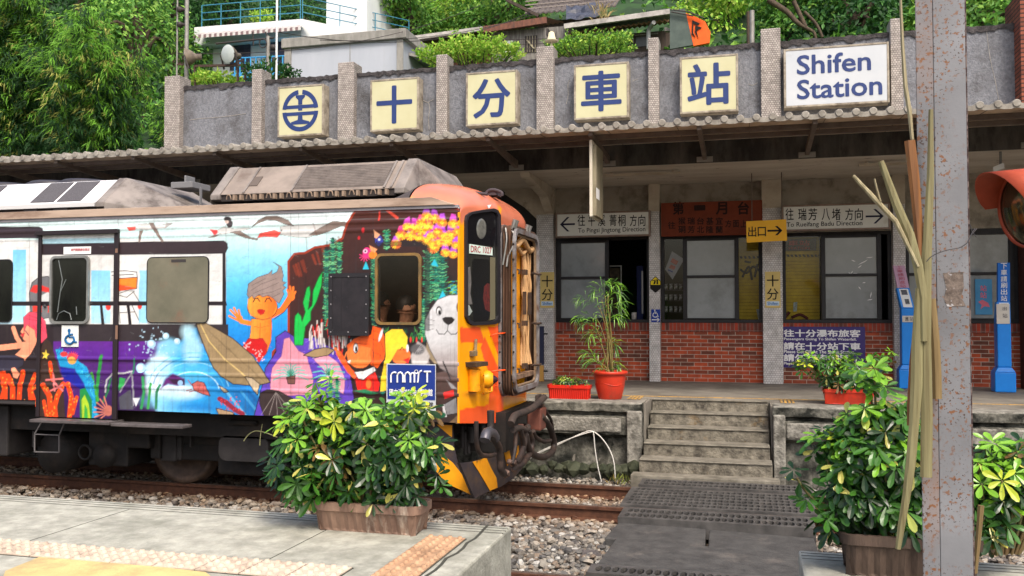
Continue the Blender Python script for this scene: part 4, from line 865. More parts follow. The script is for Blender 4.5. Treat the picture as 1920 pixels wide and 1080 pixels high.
    # sea bed of the left: weeds, arch of anemones, corals, starfish
    for q, wd, cl in (([(1060, 820), (1080, 700), (1070, 590)], 5, (52, 150, 88)), ([(1110, 820), (1130, 640)], 5, (64, 160, 80)), ([(1170, 820), (1175, 700), (1200, 650)], 5, (50, 130, 90)), ([(720, 780), (735, 600), (760, 430)], 6, (40, 140, 60)), ([(735, 760), (700, 640), (690, 560)], 5, (66, 160, 60)), ([(770, 780), (810, 690), (830, 600)], 4, (40, 110, 70)), ([(1000, 560), (1010, 450)], 3, (40, 120, 90))): s.line(z6(q), wd, Cc(*cl))
    s.line(z6([(790, 700), (800, 610), (850, 560), (930, 560), (990, 545)]), 3, Cc(170, 170, 174)); s.line(z6([(900, 700), (960, 600), (990, 560), (1000, 700), (1000, 800)]), 3, Cc(140, 140, 150)); s.poly(z6([(895, 590), (940, 600), (930, 650), (890, 690)]), Cc(50, 160, 80)); s.poly(z6([(995, 745), (1050, 745), (1020, 810)]), Cc(220, 224, 228)); s.poly(z6([(890, 740), (980, 680), (1000, 830), (900, 830)]), Cc(80, 80, 92))
    s.poly(z6([(415, 380), (450, 375), (560, 450), (650, 510), (700, 620), (730, 890), (690, 895), (640, 660), (560, 530), (450, 510)]), Cc(30, 150, 206)); s.poly(z6([(450, 510), (560, 525), (640, 650), (620, 690), (480, 620)]), Cc(28, 32, 150), soft=3); s.poly(z6([(480, 600), (620, 690), (650, 890), (560, 890), (500, 700)]), Cc(74, 30, 110), soft=3)
    for k in range(90):
        t = rr.uniform(0, 1); x = np.interp(t, [0, .4, .7, 1], [108, 148, 170, 178]); y = np.interp(t, [0, .4, .7, 1], [655, 682, 715, 780]); a = rr.uniform(0, 6.3); s.line([(x, y), (x + 7 * math.cos(a), y + 7 * math.sin(a))], 1.1, Cc(*[(20, 110, 190), (70, 200, 230), (24, 160, 214)][k % 3]))
    s.ell(120, 664, 7, 5, Cc(210, 60, 60)); s.ell(136, 670, 10, 8, Cc(206, 50, 70)); s.ell(135, 676, 8, 7, Cc(226, 170, 80)); [s.line([(136, 668), (136 + 11 * math.cos(a), 668 + 9 * math.sin(a))], 1.2, Cc(226, 60, 70)) for a in np.linspace(3.3, 6.1, 8)]
    s.poly(z6([(600, 680), (640, 670), (690, 760), (690, 900), (600, 900)]), Cc(30, 140, 70)); s.poly(z6([(615, 900), (610, 760), (635, 720), (665, 790), (680, 900)]), Cc(170, 206, 50)); s.poly(z6([(630, 900), (635, 790), (655, 830), (660, 900)]), Cc(60, 170, 70))
    OR = Cc(236, 72, 24)
    for q, wd in (([(0, 780), (30, 680), (10, 560)], 7), ([(-60, 790), (-30, 640), (-70, 560)], 8), ([(95, 790), (95, 660), (60, 580)], 10), ([(140, 790), (150, 660), (175, 550)], 9), ([(235, 790), (225, 680), (265, 570)], 9), ([(225, 690), (285, 650)], 7), ([(270, 890), (255, 760), (235, 700)], 8), ([(385, 890), (370, 730), (325, 650)], 10), ([(390, 880), (430, 730), (475, 640)], 9), ([(395, 610), (375, 480)], 7), ([(350, 880), (330, 770)], 7), ([(520, 890), (535, 740), (510, 640)], 9), ([(545, 860), (575, 740)], 7), ([(420, 890), (410, 790)], 8), ([(40, 790), (45, 640), (30, 530)], 7), ([(-120, 790), (-110, 650)], 9), ([(-200, 790), (-180, 640), (-210, 560)], 10)): s.line(z6(q), wd, OR)
    s.poly(z6([(-400, 770), (290, 760), (280, 805), (-400, 805)]), OR)
    for k in range(240):
        x, y = rr.uniform(-20, 145), rr.uniform(690, 785); i = s.near(x - 1, y - 1, x + 1, y + 1, 0)
        if len(i) and s.c[i[0], 0] > .55 and s.c[i[0], 1] < .15: s.ell(x, y, 1.2, 1.7, Cc(250, 150, 50))
    for q in ([(345, 610), (470, 600)], [(400, 560), (410, 690)], [(380, 690), (470, 650)], [(400, 620), (470, 690)]): s.line(z6(q), 3.4, Cc(224, 120, 120))
    s.poly(z6([(345, 380), (352, 410), (372, 415), (354, 430), (358, 455), (340, 440), (322, 450), (330, 425), (316, 405), (338, 405)]), Cc(232, 200, 70)); [s.line(z6([(815, 850), (815 + 110 * math.cos(a), 850 + 120 * math.sin(a))]), 2.4, Cc(206, 120, 104)) for a in np.linspace(2.5, 4.4, 7)]; s.ell(203, 770, 8, 10, Cc(190, 110, 96))
    # girl with pink hair reaching left
    SK = Cc(246, 158, 122)
    s.line(z6([(150, 330), (125, 290), (100, 220)]), 8, SK); s.poly(z6([(195, 185), (172, 215), (152, 250), (166, 262), (150, 275), (168, 292), (178, 312), (205, 325), (168, 345), (150, 385), (108, 424), (150, 445), (188, 466), (232, 412), (268, 345), (292, 260), (250, 205)]), SK, out=K, ow=.8); s.line(z6([(215, 340), (120, 355), (5, 368)]), 11, SK); s.poly(z6([(175, 140), (220, 100), (290, 105), (340, 170), (355, 290), (310, 335), (270, 290), (260, 235), (200, 195), (180, 250)]), Cc(232, 76, 100), out=K, ow=.8)
    for q in ([(200, 150), (290, 170), (330, 250)], [(215, 125), (300, 150), (345, 250)], [(250, 200), (290, 260), (300, 320)]): s.line(z6(q), 1, Cc(176, 40, 72))
    s.poly(z6([(152, 264), (186, 256), (172, 294)]), Cc(206, 50, 60), out=K, ow=.6); s.line(z6([(190, 240), (215, 275)]), 1.6, Cc(40, 40, 80)); s.poly(z6([(-60, 425), (120, 425), (180, 450), (175, 500), (110, 540), (-60, 540)]), Cc(50, 46, 62), out=K); s.poly(z6([(85, 520), (110, 515), (150, 560), (130, 600), (100, 590)]), SK)
    # gulls across the top
    GR = Cc(128, 112, 104); LG = Cc(200, 200, 198)
    s.poly(z5([(500, 262), (560, 250), (700, 245), (820, 240), (1000, 235), (830, 290), (720, 340), (620, 340), (500, 320)]), LG, out=Cc(70, 60, 60), ow=.7); s.poly(z5([(288, 265), (340, 210), (400, 182), (480, 180), (560, 210), (605, 255), (545, 245), (470, 215), (400, 210), (330, 240)]), GR, out=K, ow=.8); s.poly(z5([(715, 325), (800, 270), (900, 218), (990, 225), (1070, 275), (960, 255), (860, 300), (780, 325)]), GR, out=K, ow=.8); s.poly(z5([(330, 345), (350, 310), (460, 285), (510, 305), (480, 340), (380, 335)]), Cc(226, 84, 74), out=K, ow=.6); s.ell(528, 432, 1.2, 2, K)
    s.poly(z5([(20, 290), (80, 262), (160, 275), (230, 270), (290, 270), (220, 290), (150, 305), (60, 320)]), LG, out=Cc(70, 60, 60), ow=.7); s.poly(z5([(130, 300), (200, 290), (280, 340), (335, 350), (330, 362), (240, 345)]), GR, out=K, ow=.8); s.poly(z5([(-30, 280), (30, 285), (35, 310), (10, 325)]), Cc(210, 60, 60)); s.poly(z5([(-50, 345), (20, 320), (60, 315), (10, 340)]), GR); s.ell(427, 411, 7, 5, Cc(60, 54, 56)); s.ell(431, 420, 6, 7, Cc(64, 56, 58)); s.ell(425, 416, 4, 3, Cc(214, 190, 180))
    s.poly(z4([(1040, 240), (1100, 235), (1160, 255), (1290, 230), (1240, 270), (1100, 285), (1010, 275)]), LG, out=Cc(80, 70, 70), ow=.6); s.poly(z4([(1115, 230), (1150, 230), (1230, 375), (1215, 378), (1160, 300)]), GR, out=K, ow=.6); s.poly(z4([(1045, 290), (1075, 285), (1050, 378), (1038, 378)]), GR); s.poly(z4([(950, 262), (1020, 258), (1020, 285), (970, 292)]), Cc(226, 90, 80)); s.poly(z4([(1245, 230), (1300, 235), (1240, 275)]), Cc(160, 156, 154))
    # the rock
    RK = lambda x, y: np.stack([np.interp(np.hypot((x - 760) / 1.2, (y - 620)), [0, 120, 230, 290], [Cc(30, 24, 26)[k], Cc(44, 30, 30)[k], Cc(74, 34, 26)[k], Cc(120, 50, 30)[k]]) for k in range(3)], 1)
    s.poly([(505, 760), (512, 660), (541, 630), (541, 490), (552, 476), (572, 474), (590, 464), (620, 459), (642, 447), (650, 422), (660, 405), (667, 396), (850, 385), (858, 392), (900, 400), (900, 800), (600, 800)], RK, out=Cc(150, 52, 28), ow=2.6)
    for k in range(26):
        x, y = rr.uniform(560, 860), rr.uniform(400, 520); s.line([(x, y), (x + rr.uniform(-8, 8), y + rr.uniform(12, 40))], rr.uniform(2, 5), Cc(*[(100, 40, 28), (60, 30, 26), (24, 18, 20)][k % 3]), .4)
    for k in range(14):
        t = rr.uniform(0, 1); x = np.interp(t, [0, .5, 1], [548, 600, 655]); y = np.interp(t, [0, .5, 1], [500, 470, 430]); s.line([(x, y), (x + 6, y + rr.uniform(8, 24))], 4, Cc(140, 54, 30), .5)
    # seabed right: sponges, plants
    s.poly(z7([(370, 640), (390, 520), (470, 400), (468, 290), (540, 240), (600, 280), (640, 300), (760, 290), (850, 350), (960, 400), (1020, 520), (1055, 740), (1060, 900), (300, 900)]), Cc(92, 62, 176), out=K)
    for k in range(160):
        x, y = rr.uniform(495, 660), rr.uniform(620, 745); a = rr.uniform(0, 6.3); i = s.near(x - .6, y - .6, x + .6, y + .6, 0)
        if len(i) and s.c[i[0], 2] > .35: s.line([(x, y), (x + 4 * math.cos(a), y + 4 * math.sin(a))], 1, Cc(*[(56, 36, 130), (140, 100, 214)][k % 2]))
    s.poly(z7([(425, 650), (440, 520), (510, 430), (530, 300), (570, 290), (640, 390), (700, 420), (752, 600), (740, 720), (540, 730), (430, 690)]), Cc(224, 146, 164), out=Cc(110, 70, 150)); s.poly(z7([(750, 450), (850, 415), (940, 480), (990, 600), (980, 720), (860, 640), (830, 540)]), Cc(222, 150, 172), out=Cc(110, 70, 150))
    for cx, cy, n in ((580, 580, 11), (865, 575, 8)):
        for a in np.linspace(math.pi * 1.0, math.pi * 2.0, n): s.line(z7([(cx, cy), (cx + 60 * math.cos(a), cy + 80 * math.sin(a)), (cx + 130 * math.cos(a), cy + 120 * math.sin(a) + 30)]), 2.2, Cc(92, 190, 176))
        for a in np.linspace(math.pi * 1.1, math.pi * 1.9, 7): s.line(z7([(cx, cy), (cx + 34 * math.cos(a), cy + 50 * math.sin(a))]), 1.2, Cc(40, 100, 60))
    s.poly(z7([(550, 590), (615, 575), (610, 640), (560, 640)]), Cc(120, 80, 70), out=K)
    for x, cl, y0, y1 in ((612, 0, 468, 600), (624, 1, 448, 515), (636, 0, 455, 515), (702, 1, 482, 612), (803, 0, 470, 570), (818, 1, 470, 565), (830, 0, 480, 560), (725, 1, 432, 468), (620, 0, 708, 760), (632, 1, 712, 770), (718, 0, 708, 740), (795, 1, 560, 640), (615, 1, 560, 620)):
        s.line([(x, y0), (x, y1)], 6, Cc(16, 52, 50))
        for k in range(int((y1 - y0) / 1.7)):
            y = y0 + k * 1.7; w_ = rr.uniform(3, 7 if x < 750 else 11); s.line([(x - w_, y - rr.uniform(-1, 2)), (x, y + 1.2), (x + w_, y - rr.uniform(-1, 2))], 1.2, Cc(*[(28, 120, 100), (50, 160, 110), (20, 80, 74), (110, 190, 130)][rr.randint(4)]))
    for q in ([(808, 497), (815, 485), (822, 500)], [(680, 505), (686, 490), (692, 505)], [(820, 565), (830, 545), (838, 560)], [(845, 540), (855, 535), (858, 545), (848, 552)]): s.poly(q, Cc(40, 180, 206))
    for k in range(60):
        x, y = rr.uniform(838, 858), rr.uniform(522, 562); s.line([(x, y), (x + 5, y + rr.uniform(-2, 2))], 1.4, Cc(*[(30, 140, 170), (30, 100, 90), (130, 190, 60)][k % 3]))
    for k in range(70):
        x, y = rr.uniform(700, 800), rr.uniform(612, 635); s.line([(x, y), (x + rr.uniform(-3, 3), y + 9)], 1.3, Cc(*[(40, 130, 60), (80, 160, 70), (20, 80, 60)][k % 3]))
    s.poly(z5([(605, 1090), (612, 930), (635, 905), (658, 930), (665, 970), (690, 900), (672, 830), (700, 720), (722, 705), (728, 760), (712, 880), (740, 850), (748, 740), (790, 640), (818, 600), (812, 700), (775, 820), (730, 900), (730, 960), (690, 1010), (672, 1150), (610, 1150)]), Cc(24, 186, 74), out=Cc(16, 90, 40))
    for k in range(60):
        x = rr.uniform(580, 662); y0 = rr.uniform(598, 640); y1 = y0 + rr.uniform(10, 34); q = [(x, y0), (x + rr.uniform(-5, 5), y1)]; s.line(q, 2.4, Cc(*[(214, 206, 200), (160, 150, 150), (206, 40, 34), (200, 190, 186)][rr.randint(4)]))
    # flowers above the cab side window
    fl = z5([(1370, 390), (1410, 325), (1480, 330), (1455, 262), (1510, 272), (1560, 235), (1600, 185), (1610, 258), (1545, 345), (1600, 365), (1650, 390), (1650, 420), (1685, 300), (1715, 230), (1690, 385), (1750, 370), (1740, 455), (1780, 320), (1800, 240), (1800, 470), (1820, 400), (1832, 300), (1560, 290), (1640, 330), (1720, 330), (1660, 200)])
    for x, y in fl: s.poly([(x - 4, y - 17 + rr.uniform(-3, 3)), (x + 4, y - 18 + rr.uniform(-3, 3)), (x + 7, y - 6), (x + 5, y + 2), (x - 5, y + 2), (x - 7, y - 7)], Cc(*[(212, 70, 190), (226, 60, 130), (180, 80, 210)][rr.randint(3)]), soft=2)
    for x, y in fl:
        r = rr.uniform(7, 10.5)
        for a in np.arange(0, 6.28, .42): s.line([(x, y), (x + r * math.cos(a + .1), y + r * .85 * math.sin(a + .1))], 2.6, Cc(*[(246, 160, 40), (250, 196, 50), (240, 120, 50)][rr.randint(3)]))
        s.ell(x, y, 3.4, 2.8, Cc(246, 222, 60)); s.ell(x, y, 1.2, 1, Cc(120, 140, 40))
    s.line(z5([(1250, 140), (1243, 210)]), 3, Cc(206, 54, 44)); s.line(z5([(1310, 140), (1380, 195)]), 5, Cc(214, 70, 50)); [s.ell(x, y, 2.4, 3.4, Cc(190, 30, 40)) for x, y in ((681, 430), (673, 446), (681, 433))]
    s.poly(z5([(1205, 285), (1260, 330), (1280, 370), (1240, 415), (1210, 380)]), Cc(54, 60, 150), out=K); s.poly(z5([(1205, 285), (1250, 320), (1225, 350), (1208, 340)]), Cc(226, 160, 120)); s.ell(711, 449, 2.4, 2.4, Cc(220, 226, 240)); s.ell(706, 454, 1.5, 1.5, K)
    s.ell(688, 474, 8, 10, Cc(222, 40, 120)); s.ell(685, 471, 4, 4, Cc(240, 190, 214)); s.ell(685, 471, 2, 2, K); s.ell(699, 478, 8, 7, Cc(240, 130, 40)); s.poly(z5([(1170, 400), (1230, 430), (1210, 455), (1180, 440)]), Cc(232, 150, 100)); [s.line([(684, 480), (684 + 10 * math.cos(a), 480 + 10 * math.sin(a))], 1.6, Cc(226, 50, 120)) for a in np.linspace(.6, 3.4, 6)]
    # boy with wild grey hair, arms up
    SKO = lambda x, y: np.stack([np.interp(x, [468, 500, 520], [Cc(250, 164, 60)[k], Cc(248, 130, 38)[k], Cc(240, 100, 30)[k]]) for k in range(3)], 1)
    s.line(z5([(275, 985), (210, 970)]), 9, Cc(246, 140, 44)); s.line(z5([(440, 925), (520, 880), (570, 800), (585, 770)]), 11, Cc(244, 112, 34)); s.line(z5([(455, 955), (530, 900), (590, 820)]), 1.4, K)
    for q in ([(210, 975), (120, 930)], [(205, 965), (128, 885)], [(200, 960), (155, 870)], [(205, 960), (190, 885)]): s.line(z5(q), 4, Cc(246, 136, 44))
    for q in ([(585, 790), (555, 735)], [(588, 785), (575, 710)], [(590, 785), (600, 715)], [(590, 795), (615, 750)]): s.line(z5(q), 4, Cc(244, 120, 40))
    s.ell(449, 597, 6, 6, Cc(246, 136, 44)); s.ell(547, 556, 6, 8, Cc(244, 116, 36))
    s.poly([(471, 598), (509, 596), (510, 612), (508, 640), (500, 662), (478, 668), (465, 648), (470, 622)], SKO, out=K, ow=.8); s.line([(488, 606), (487, 636)], 1.2, Cc(206, 90, 30)); s.line([(476, 612), (486, 614)], 1, Cc(206, 90, 30)); s.line([(490, 614), (503, 611)], 1, Cc(206, 90, 30))
    s.poly(z7([(215, 365), (262, 298), (320, 302), (370, 296), (405, 350), (398, 410), (345, 480), (300, 420), (262, 400)]), Cc(200, 26, 28), out=K, ow=.8); [s.ell(rr.uniform(456, 470), rr.uniform(640, 655), 1.2, 1.2, Cc(240, 190, 190)) for _ in range(16)]; [s.ell(rr.uniform(474, 498), rr.uniform(655, 678), 1.1, 1.1, Cc(240, 190, 190)) for _ in range(20)]
    s.ell(492, 576, 28, 23, Cc(247, 136, 44), out=K); s.poly([(465, 560), (472, 555), (516, 556), (519, 570), (513, 588), (508, 596), (470, 592), (464, 575)], SKO)
    s.poly(z5([(252, 770), (262, 690), (330, 640), (415, 612), (440, 585), (438, 620), (478, 598), (492, 560), (452, 527), (512, 560), (525, 625), (518, 668), (545, 680), (520, 700), (545, 715), (520, 740), (530, 765), (495, 835), (462, 815), (452, 800), (410, 775), (370, 790), (345, 770), (300, 800), (290, 775), (268, 800)]), Cc(150, 132, 126), out=K, ow=.9)
    for q in ([(280, 740), (360, 690), (470, 650)], [(300, 760), (400, 720), (490, 680)], [(340, 770), (440, 750), (510, 720)], [(290, 700), (390, 650)], [(440, 790), (500, 760)]): s.line(z5(q), .9, Cc(96, 82, 80))
    for cx in (481, 503): s.line([(cx - 6, 566), (cx - 3, 560), (cx + 2, 559), (cx + 6, 565)], 2, K)
    s.poly(z5([(328, 885), (350, 878), (388, 885), (380, 912), (355, 922), (336, 908)]), Cc(196, 30, 26), out=K, ow=.7)
    # brown leaf shaped fins, dark fan
    BR = Cc(150, 128, 94); s.poly([(367, 605), (385, 605), (410, 619), (437, 635), (475, 668), (507, 717), (486, 722), (483, 741), (470, 723), (437, 720), (415, 706), (400, 690), (385, 655), (372, 620)], BR, out=K, ow=1.3); s.line([(376, 608), (392, 640), (420, 672), (460, 705), (483, 738)], 1.8, Cc(220, 190, 120)); s.poly([(459, 706), (472, 708), (487, 720), (483, 741), (470, 724)], Cc(196, 176, 146), out=K)
    for k in range(18): x = rr.uniform(380, 480); s.line([(x, 600 + (x - 370) * .9), (x + 20, 622 + (x - 370) * .9)], .8, Cc(118, 98, 70), .7)
    s.poly(z7([(345, 780), (350, 710), (410, 680), (490, 690), (560, 730), (700, 800), (760, 880), (380, 880)]), Cc(58, 46, 46), out=K); [s.line(z7([(470, 700), (360 + 60 * k, 870)]), .9, Cc(150, 140, 136)) for k in range(5)]
    s.poly(z7([(675, 425), (760, 380), (850, 365), (910, 385), (860, 425), (760, 442)]), Cc(158, 132, 96), out=K, ow=1.2); s.poly(z7([(1600, 320), (1640, 370), (1695, 495), (1660, 490), (1610, 440), (1580, 440)]), Cc(150, 132, 104), out=K)
    # girl with orange hair in red, girl with yellow hair
    s.poly(z7([(1010, 360), (1050, 300), (1110, 275), (1180, 270), (1195, 200), (1262, 220), (1300, 330), (1285, 450), (1232, 525), (1180, 500), (1100, 400)]), Cc(238, 92, 26), out=K); s.ell(675, 665, 25, 26, Cc(246, 124, 56), out=K)
    s.poly(z7([(1000, 350), (1060, 300), (1190, 290), (1200, 500), (1175, 420), (1180, 370), (1090, 345), (1050, 330), (1010, 385)]), Cc(240, 96, 30)); [s.line(z7(q), .9, Cc(160, 50, 20)) for q in ([(1190, 300), (1260, 330), (1280, 400)], [(1195, 400), (1250, 420), (1260, 480)], [(1200, 240), (1260, 260)], [(1060, 330), (1180, 345)])]
    s.ell(667, 653, 4.6, 9, Cc(236, 236, 236), out=K); s.ell(668, 655, 2.4, 5.5, K); s.poly(z7([(1005, 470), (1030, 460), (1025, 490)]), Cc(240, 230, 226)); s.line(z7([(985, 440), (1000, 400)]), 2, Cc(246, 130, 60))
    s.line(z7([(1100, 610), (1020, 540), (940, 410)]), 10, Cc(244, 90, 34)); s.line(z7([(945, 420), (915, 375)]), 5, Cc(246, 120, 50)); s.poly(z7([(1060, 610), (1120, 540), (1210, 535), (1252, 640), (1240, 695), (1080, 690)]), Cc(222, 34, 26), out=K); s.poly(z7([(1055, 550), (1130, 540), (1205, 508), (1222, 540), (1160, 580), (1130, 610), (1090, 600)]), Cc(222, 222, 222), out=K); s.ell(691, 720, 5, 9, Cc(244, 120, 50)); s.poly(z7([(1050, 690), (1140, 678), (1240, 710), (1180, 720)]), Cc(24, 110, 70))
    s.poly(z7([(1255, 600), (1290, 430), (1285, 260), (1340, 225), (1420, 228), (1460, 290), (1452, 380), (1380, 350), (1345, 420), (1320, 500), (1300, 690), (1250, 700)]), Cc(240, 206, 50), out=K); s.ell(752, 667, 18, 16, Cc(244, 112, 46)); s.poly(z7([(1330, 350), (1450, 330), (1450, 372), (1380, 380), (1330, 470)]), Cc(242, 208, 56)); s.line(z7([(1400, 385), (1415, 365), (1432, 385)]), 1.6, K); s.poly(z7([(1425, 460), (1470, 440), (1465, 490)]), Cc(206, 30, 30)); s.ell(714, 628, 2.6, 12, Cc(226, 226, 226), rot=.3); s.ell(764, 653, 2.4, 7, Cc(230, 230, 232)); [s.ell(x, 637, 1.6, 5, Cc(230, 60, 50)) for x in (770, 781, 791)]
    # white sea animal with whiskers and dark lower body
    s.poly([(780, 800), (770, 690), (800, 668), (815, 700), (862, 690), (900, 690), (900, 800)], gradY((660, (150, 140, 140)), (700, (92, 72, 68)), (740, (66, 46, 42)), (800, (50, 40, 38)))); s.poly([(797, 600), (806, 582), (820, 562), (840, 554), (862, 552), (900, 560), (900, 715), (850, 705), (825, 690), (806, 655), (797, 628)], gradY((550, (206, 206, 208)), (640, (200, 200, 202)), (670, (176, 168, 168)), (710, (104, 84, 80))), out=Cc(90, 86, 88)); s.poly([(770, 668), (783, 640), (797, 650), (806, 668), (800, 685), (775, 690)], Cc(186, 180, 178), soft=3)
    s.ell(823, 583, 5.6, 9, Cc(40, 36, 38)); s.ell(823, 584, 4, 7, Cc(226, 226, 226)); s.ell(824, 586, 2.6, 4.6, Cc(20, 18, 20)); s.ell(859, 576, 3, 9, Cc(40, 36, 38))
    s.poly([(829, 597), (835, 594), (847, 594), (853, 599), (848, 606), (840, 610), (832, 604)], Cc(36, 30, 30)); s.line([(840, 609), (839, 620), (833, 627), (823, 626), (818, 618)], 1.4, Cc(40, 36, 38)); s.line([(839, 620), (846, 627), (855, 626), (860, 620)], 1.4, Cc(40, 36, 38))
    for q in ([(800, 597), (815, 602)], [(799, 608), (814, 610)], [(801, 620), (814, 616)]): s.line(q, .9, Cc(90, 86, 88))
    s.ell(783, 655, 13, 10, Cc(88, 86, 88), soft=4); [s.line([(783, 655), (783 + 14 * math.cos(a), 655 + 11 * math.sin(a))], 1, Cc(150, 148, 150)) for a in np.linspace(-1, 2, 9)]; s.line([(831, 678), (845, 712)], 2.6, Cc(40, 34, 34)); s.poly([(837, 712), (850, 722), (858, 730), (846, 728)], Cc(150, 146, 148)); s.poly([(831, 736), (850, 731), (852, 742), (834, 748)], Cc(206, 40, 36)); s.poly([(833, 758), (856, 744), (858, 775), (838, 778)], Cc(130, 128, 130), out=K); s.poly([(829, 760), (833, 758), (838, 782), (833, 782)], Cc(200, 198, 198)); s.ell(829, 778, 7, 5, Cc(24, 90, 60)); s.poly([(836, 798), (862, 775), (862, 798)], Cc(120, 96, 72))
    # dark surround of the cab side window and the strip at the corner
    s.poly([(750, 452), (790, 450), (806, 462), (806, 620), (796, 620), (796, 470), (786, 462), (704, 462), (704, 455)], Cc(30, 30, 34), alpha=.7)
    # slightly sun-bleached, scuffed paint
    for k in range(260):
        x, y = rr.uniform(-40, 860), rr.uniform(395, 790); s.line([(x, y), (x + rr.uniform(-3, 14), y + rr.uniform(-1, 5))], .7, Cc(*[(150, 150, 150), (40, 34, 34)][k % 2]), .35)
    for x in (140, 289, 466, 560, 667): s.line([(x, 395), (x + .5, 800)], .7, Cc(60, 60, 66), .4)
    # brush texture of the hand painting, grime runs, panel seams
    def vn(u, v, seed):
        r = np.random.RandomState(seed).uniform(-1, 1, (64, 64)); iu, iv_ = np.floor(u).astype(int), np.floor(v).astype(int); fu, fv = u - iu, v - iv_; fu = fu * fu * (3 - 2 * fu); fv = fv * fv * (3 - 2 * fv)
        g = lambda a, b: r[a % 64, b % 64]
        return (g(iu, iv_) * (1 - fu) + g(iu + 1, iv_) * fu) * (1 - fv) + (g(iu, iv_ + 1) * (1 - fu) + g(iu + 1, iv_ + 1) * fu) * fv
    a = vn((s.x + s.y * .5) / 3.2, (s.y - s.x * .35) / 8, 1) * .05 + vn((s.x * .8 + s.y * .6) / 2.3, (s.y * .8 - s.x * .6) / 2.3, 2) * .06 + vn((s.x - s.y * .8) / 11, (s.y + s.x * .4) / 6, 3) * .07
    s.c *= (1 + a)[:, None]
    run = np.clip(vn(s.x / 2.4, s.y / 60, 4) - .35, 0, 1) * np.clip((s.y - 400) / 300, 0, 1); s.c = s.c * (1 - .5 * run[:, None]) + np.array(S(70, 62, 54)[:3]) * .5 * run[:, None]
    for x in (55, 222, 424, 545, 612, 700): s.line([(x, 400), (x, 800)], .8, Cc(46, 42, 46), .6)
    for y in (412, 425): s.line([(-900, y + 14 * (900 + 0) / 860 * .0), (860, y - 16)], .7, Cc(120, 130, 132), .5)
    return s.c
# ---- body side as a ribbed sheet
def ribs(z):
    o = np.zeros_like(z)
    for zc, h in ((3.12, .006), (3.03, .007), (2.94, .006), (1.545, .008), (1.385, .008), (1.23, .008)):
        o += h * np.clip(1.6 - np.abs(z - zc) / .017, 0, 1)
    return o
OUT = np.array([(-2000, 740), (65, 760), (72, 789), (221, 787), (228, 768), (430, 778), (861, 795.5), (900, 797), (900, 380), (858, 385), (420, 399.5), (0, 411), (-2000, 470)], float)
def inside(pts, x, y):
    r = np.zeros(len(x), bool)
    for (ax, ay), (bx, by) in zip(pts, np.roll(pts, -1, 0)): r ^= ((ay > y) != (by > y)) & (x < (bx - ax) * (y - ay) / (by - ay + 1e-9) + ax)
    return r
WIN = (P(709, 545, Y=YS).x, P(787, 545, Y=YS).x, P(745, 605, Y=YS).z, P(745, 479, Y=YS).z)   # opening of the cab side window
def side_sheet(x0, x1, dx, dz, name):
    xs = np.arange(x0, x1 + dx * .5, dx); xs[-1] = x1; zs = np.arange(.84, 3.155, dz)
    X, Z = np.meshgrid(xs, zs); Z1 = Z.ravel(); X1 = X.ravel()
    p = np.stack([X1, YS - ribs(Z1), Z1], 1); c = paint_side(np.stack([X1, np.full_like(X1, YS), Z1], 1))
    nx, nz = len(xs), len(zs); i, j = np.meshgrid(np.arange(nx - 1), np.arange(nz - 1)); i, j = i.ravel(), j.ravel()
    cx, cz = (xs[i] + xs[i + 1]) / 2, (zs[j] + zs[j + 1]) / 2; qx, qy = proj(np.stack([cx, np.full_like(cx, YS), cz], 1))
    keep = (cz > np.where((qx > 70) & (qx < 221), .865, np.where(qx < 66, 1.05, .965 - .006 * (cx + 6)))) & ~((cx > WIN[0]) & (cx < WIN[1]) & (cz > WIN[2]) & (cz < WIN[3]))
    i, j = i[keep], j[keep]; f = np.stack([j * nx + i, j * nx + i + 1, (j + 1) * nx + i + 1, (j + 1) * nx + i], 1)
    o = obj(name, (p, f), MURAL, tr, colors=c); o.data.polygons.foreach_set('use_smooth', [True] * len(o.data.polygons)); return o
MURAL = attrmat('mural_paint', rough=.42, spec=.35, grime=.12)
side_sheet(-9.0, XE, .0085, .0085, 'mural_side'); side_sheet(-22, -9.0, .06, .04, 'mural_side')
# ---- shell behind it
BODY = mat('body_dark', S(60, 56, 56)); ROOFM = mat('roof_grey', S(84, 76, 74), S(60, 54, 54), scale=4, rough=.6, dirt=S(84, 74, 68), dscale=2)
XF = -2.66; W0, W1, WZ0, WZ1 = WIN
m = MB(); ya, yb = YS + .012, YS + .06
m.box((-22, ya, 1.0), (W0, yb, 3.15)); m.box((W1, ya, 1.0), (XE, yb, 3.15)); m.box((W0 + .001, ya, 1.0), (W1 - .001, yb, WZ0)); m.box((W0 + .001, ya, WZ1), (W1 - .001, yb, 3.15))
m.box((-22, 11.41, .95), (XE, 11.46, 3.15));  m.box((-22, yb + .002, .98), (XE, 11.408, 1.06)); m.box((-4.95, yb + .002, 1.06), (-4.9, 11.4, 3.1)); m.box((-3.25, yb + .002, 1.06), (-3.2, 11.4, 3.1))
obj('body_shell', m, BODY, tr)
def roofz(d): return 3.15 + .40 * (max(0, 1 - (abs(d) / 1.43) ** 2.6)) ** .5
ds = np.concatenate([[-1.435, -1.43], np.linspace(-1.40, 1.40, 29), [1.43]])
xsR = [-22, -15, -9, -6, -4, -3.42]
m = MB(); m.sheet([[(x, YC + d, 3.15 + (roofz(d) - 3.15) * (.42 if x < -3.7 else 1)) for d in ds] for x in [-22, -15, -9, -6, -4, -3.75, -3.42]]); obj('roof', m, ROOFM, tr)
GUT = mat('gutter_tan', S(186, 164, 146), S(160, 140, 124), scale=3, rough=.6, stretch=(.4, 1, 2), dirt=S(132, 108, 92), dscale=3)
xc0 = P(812, 369, Y=YS).x
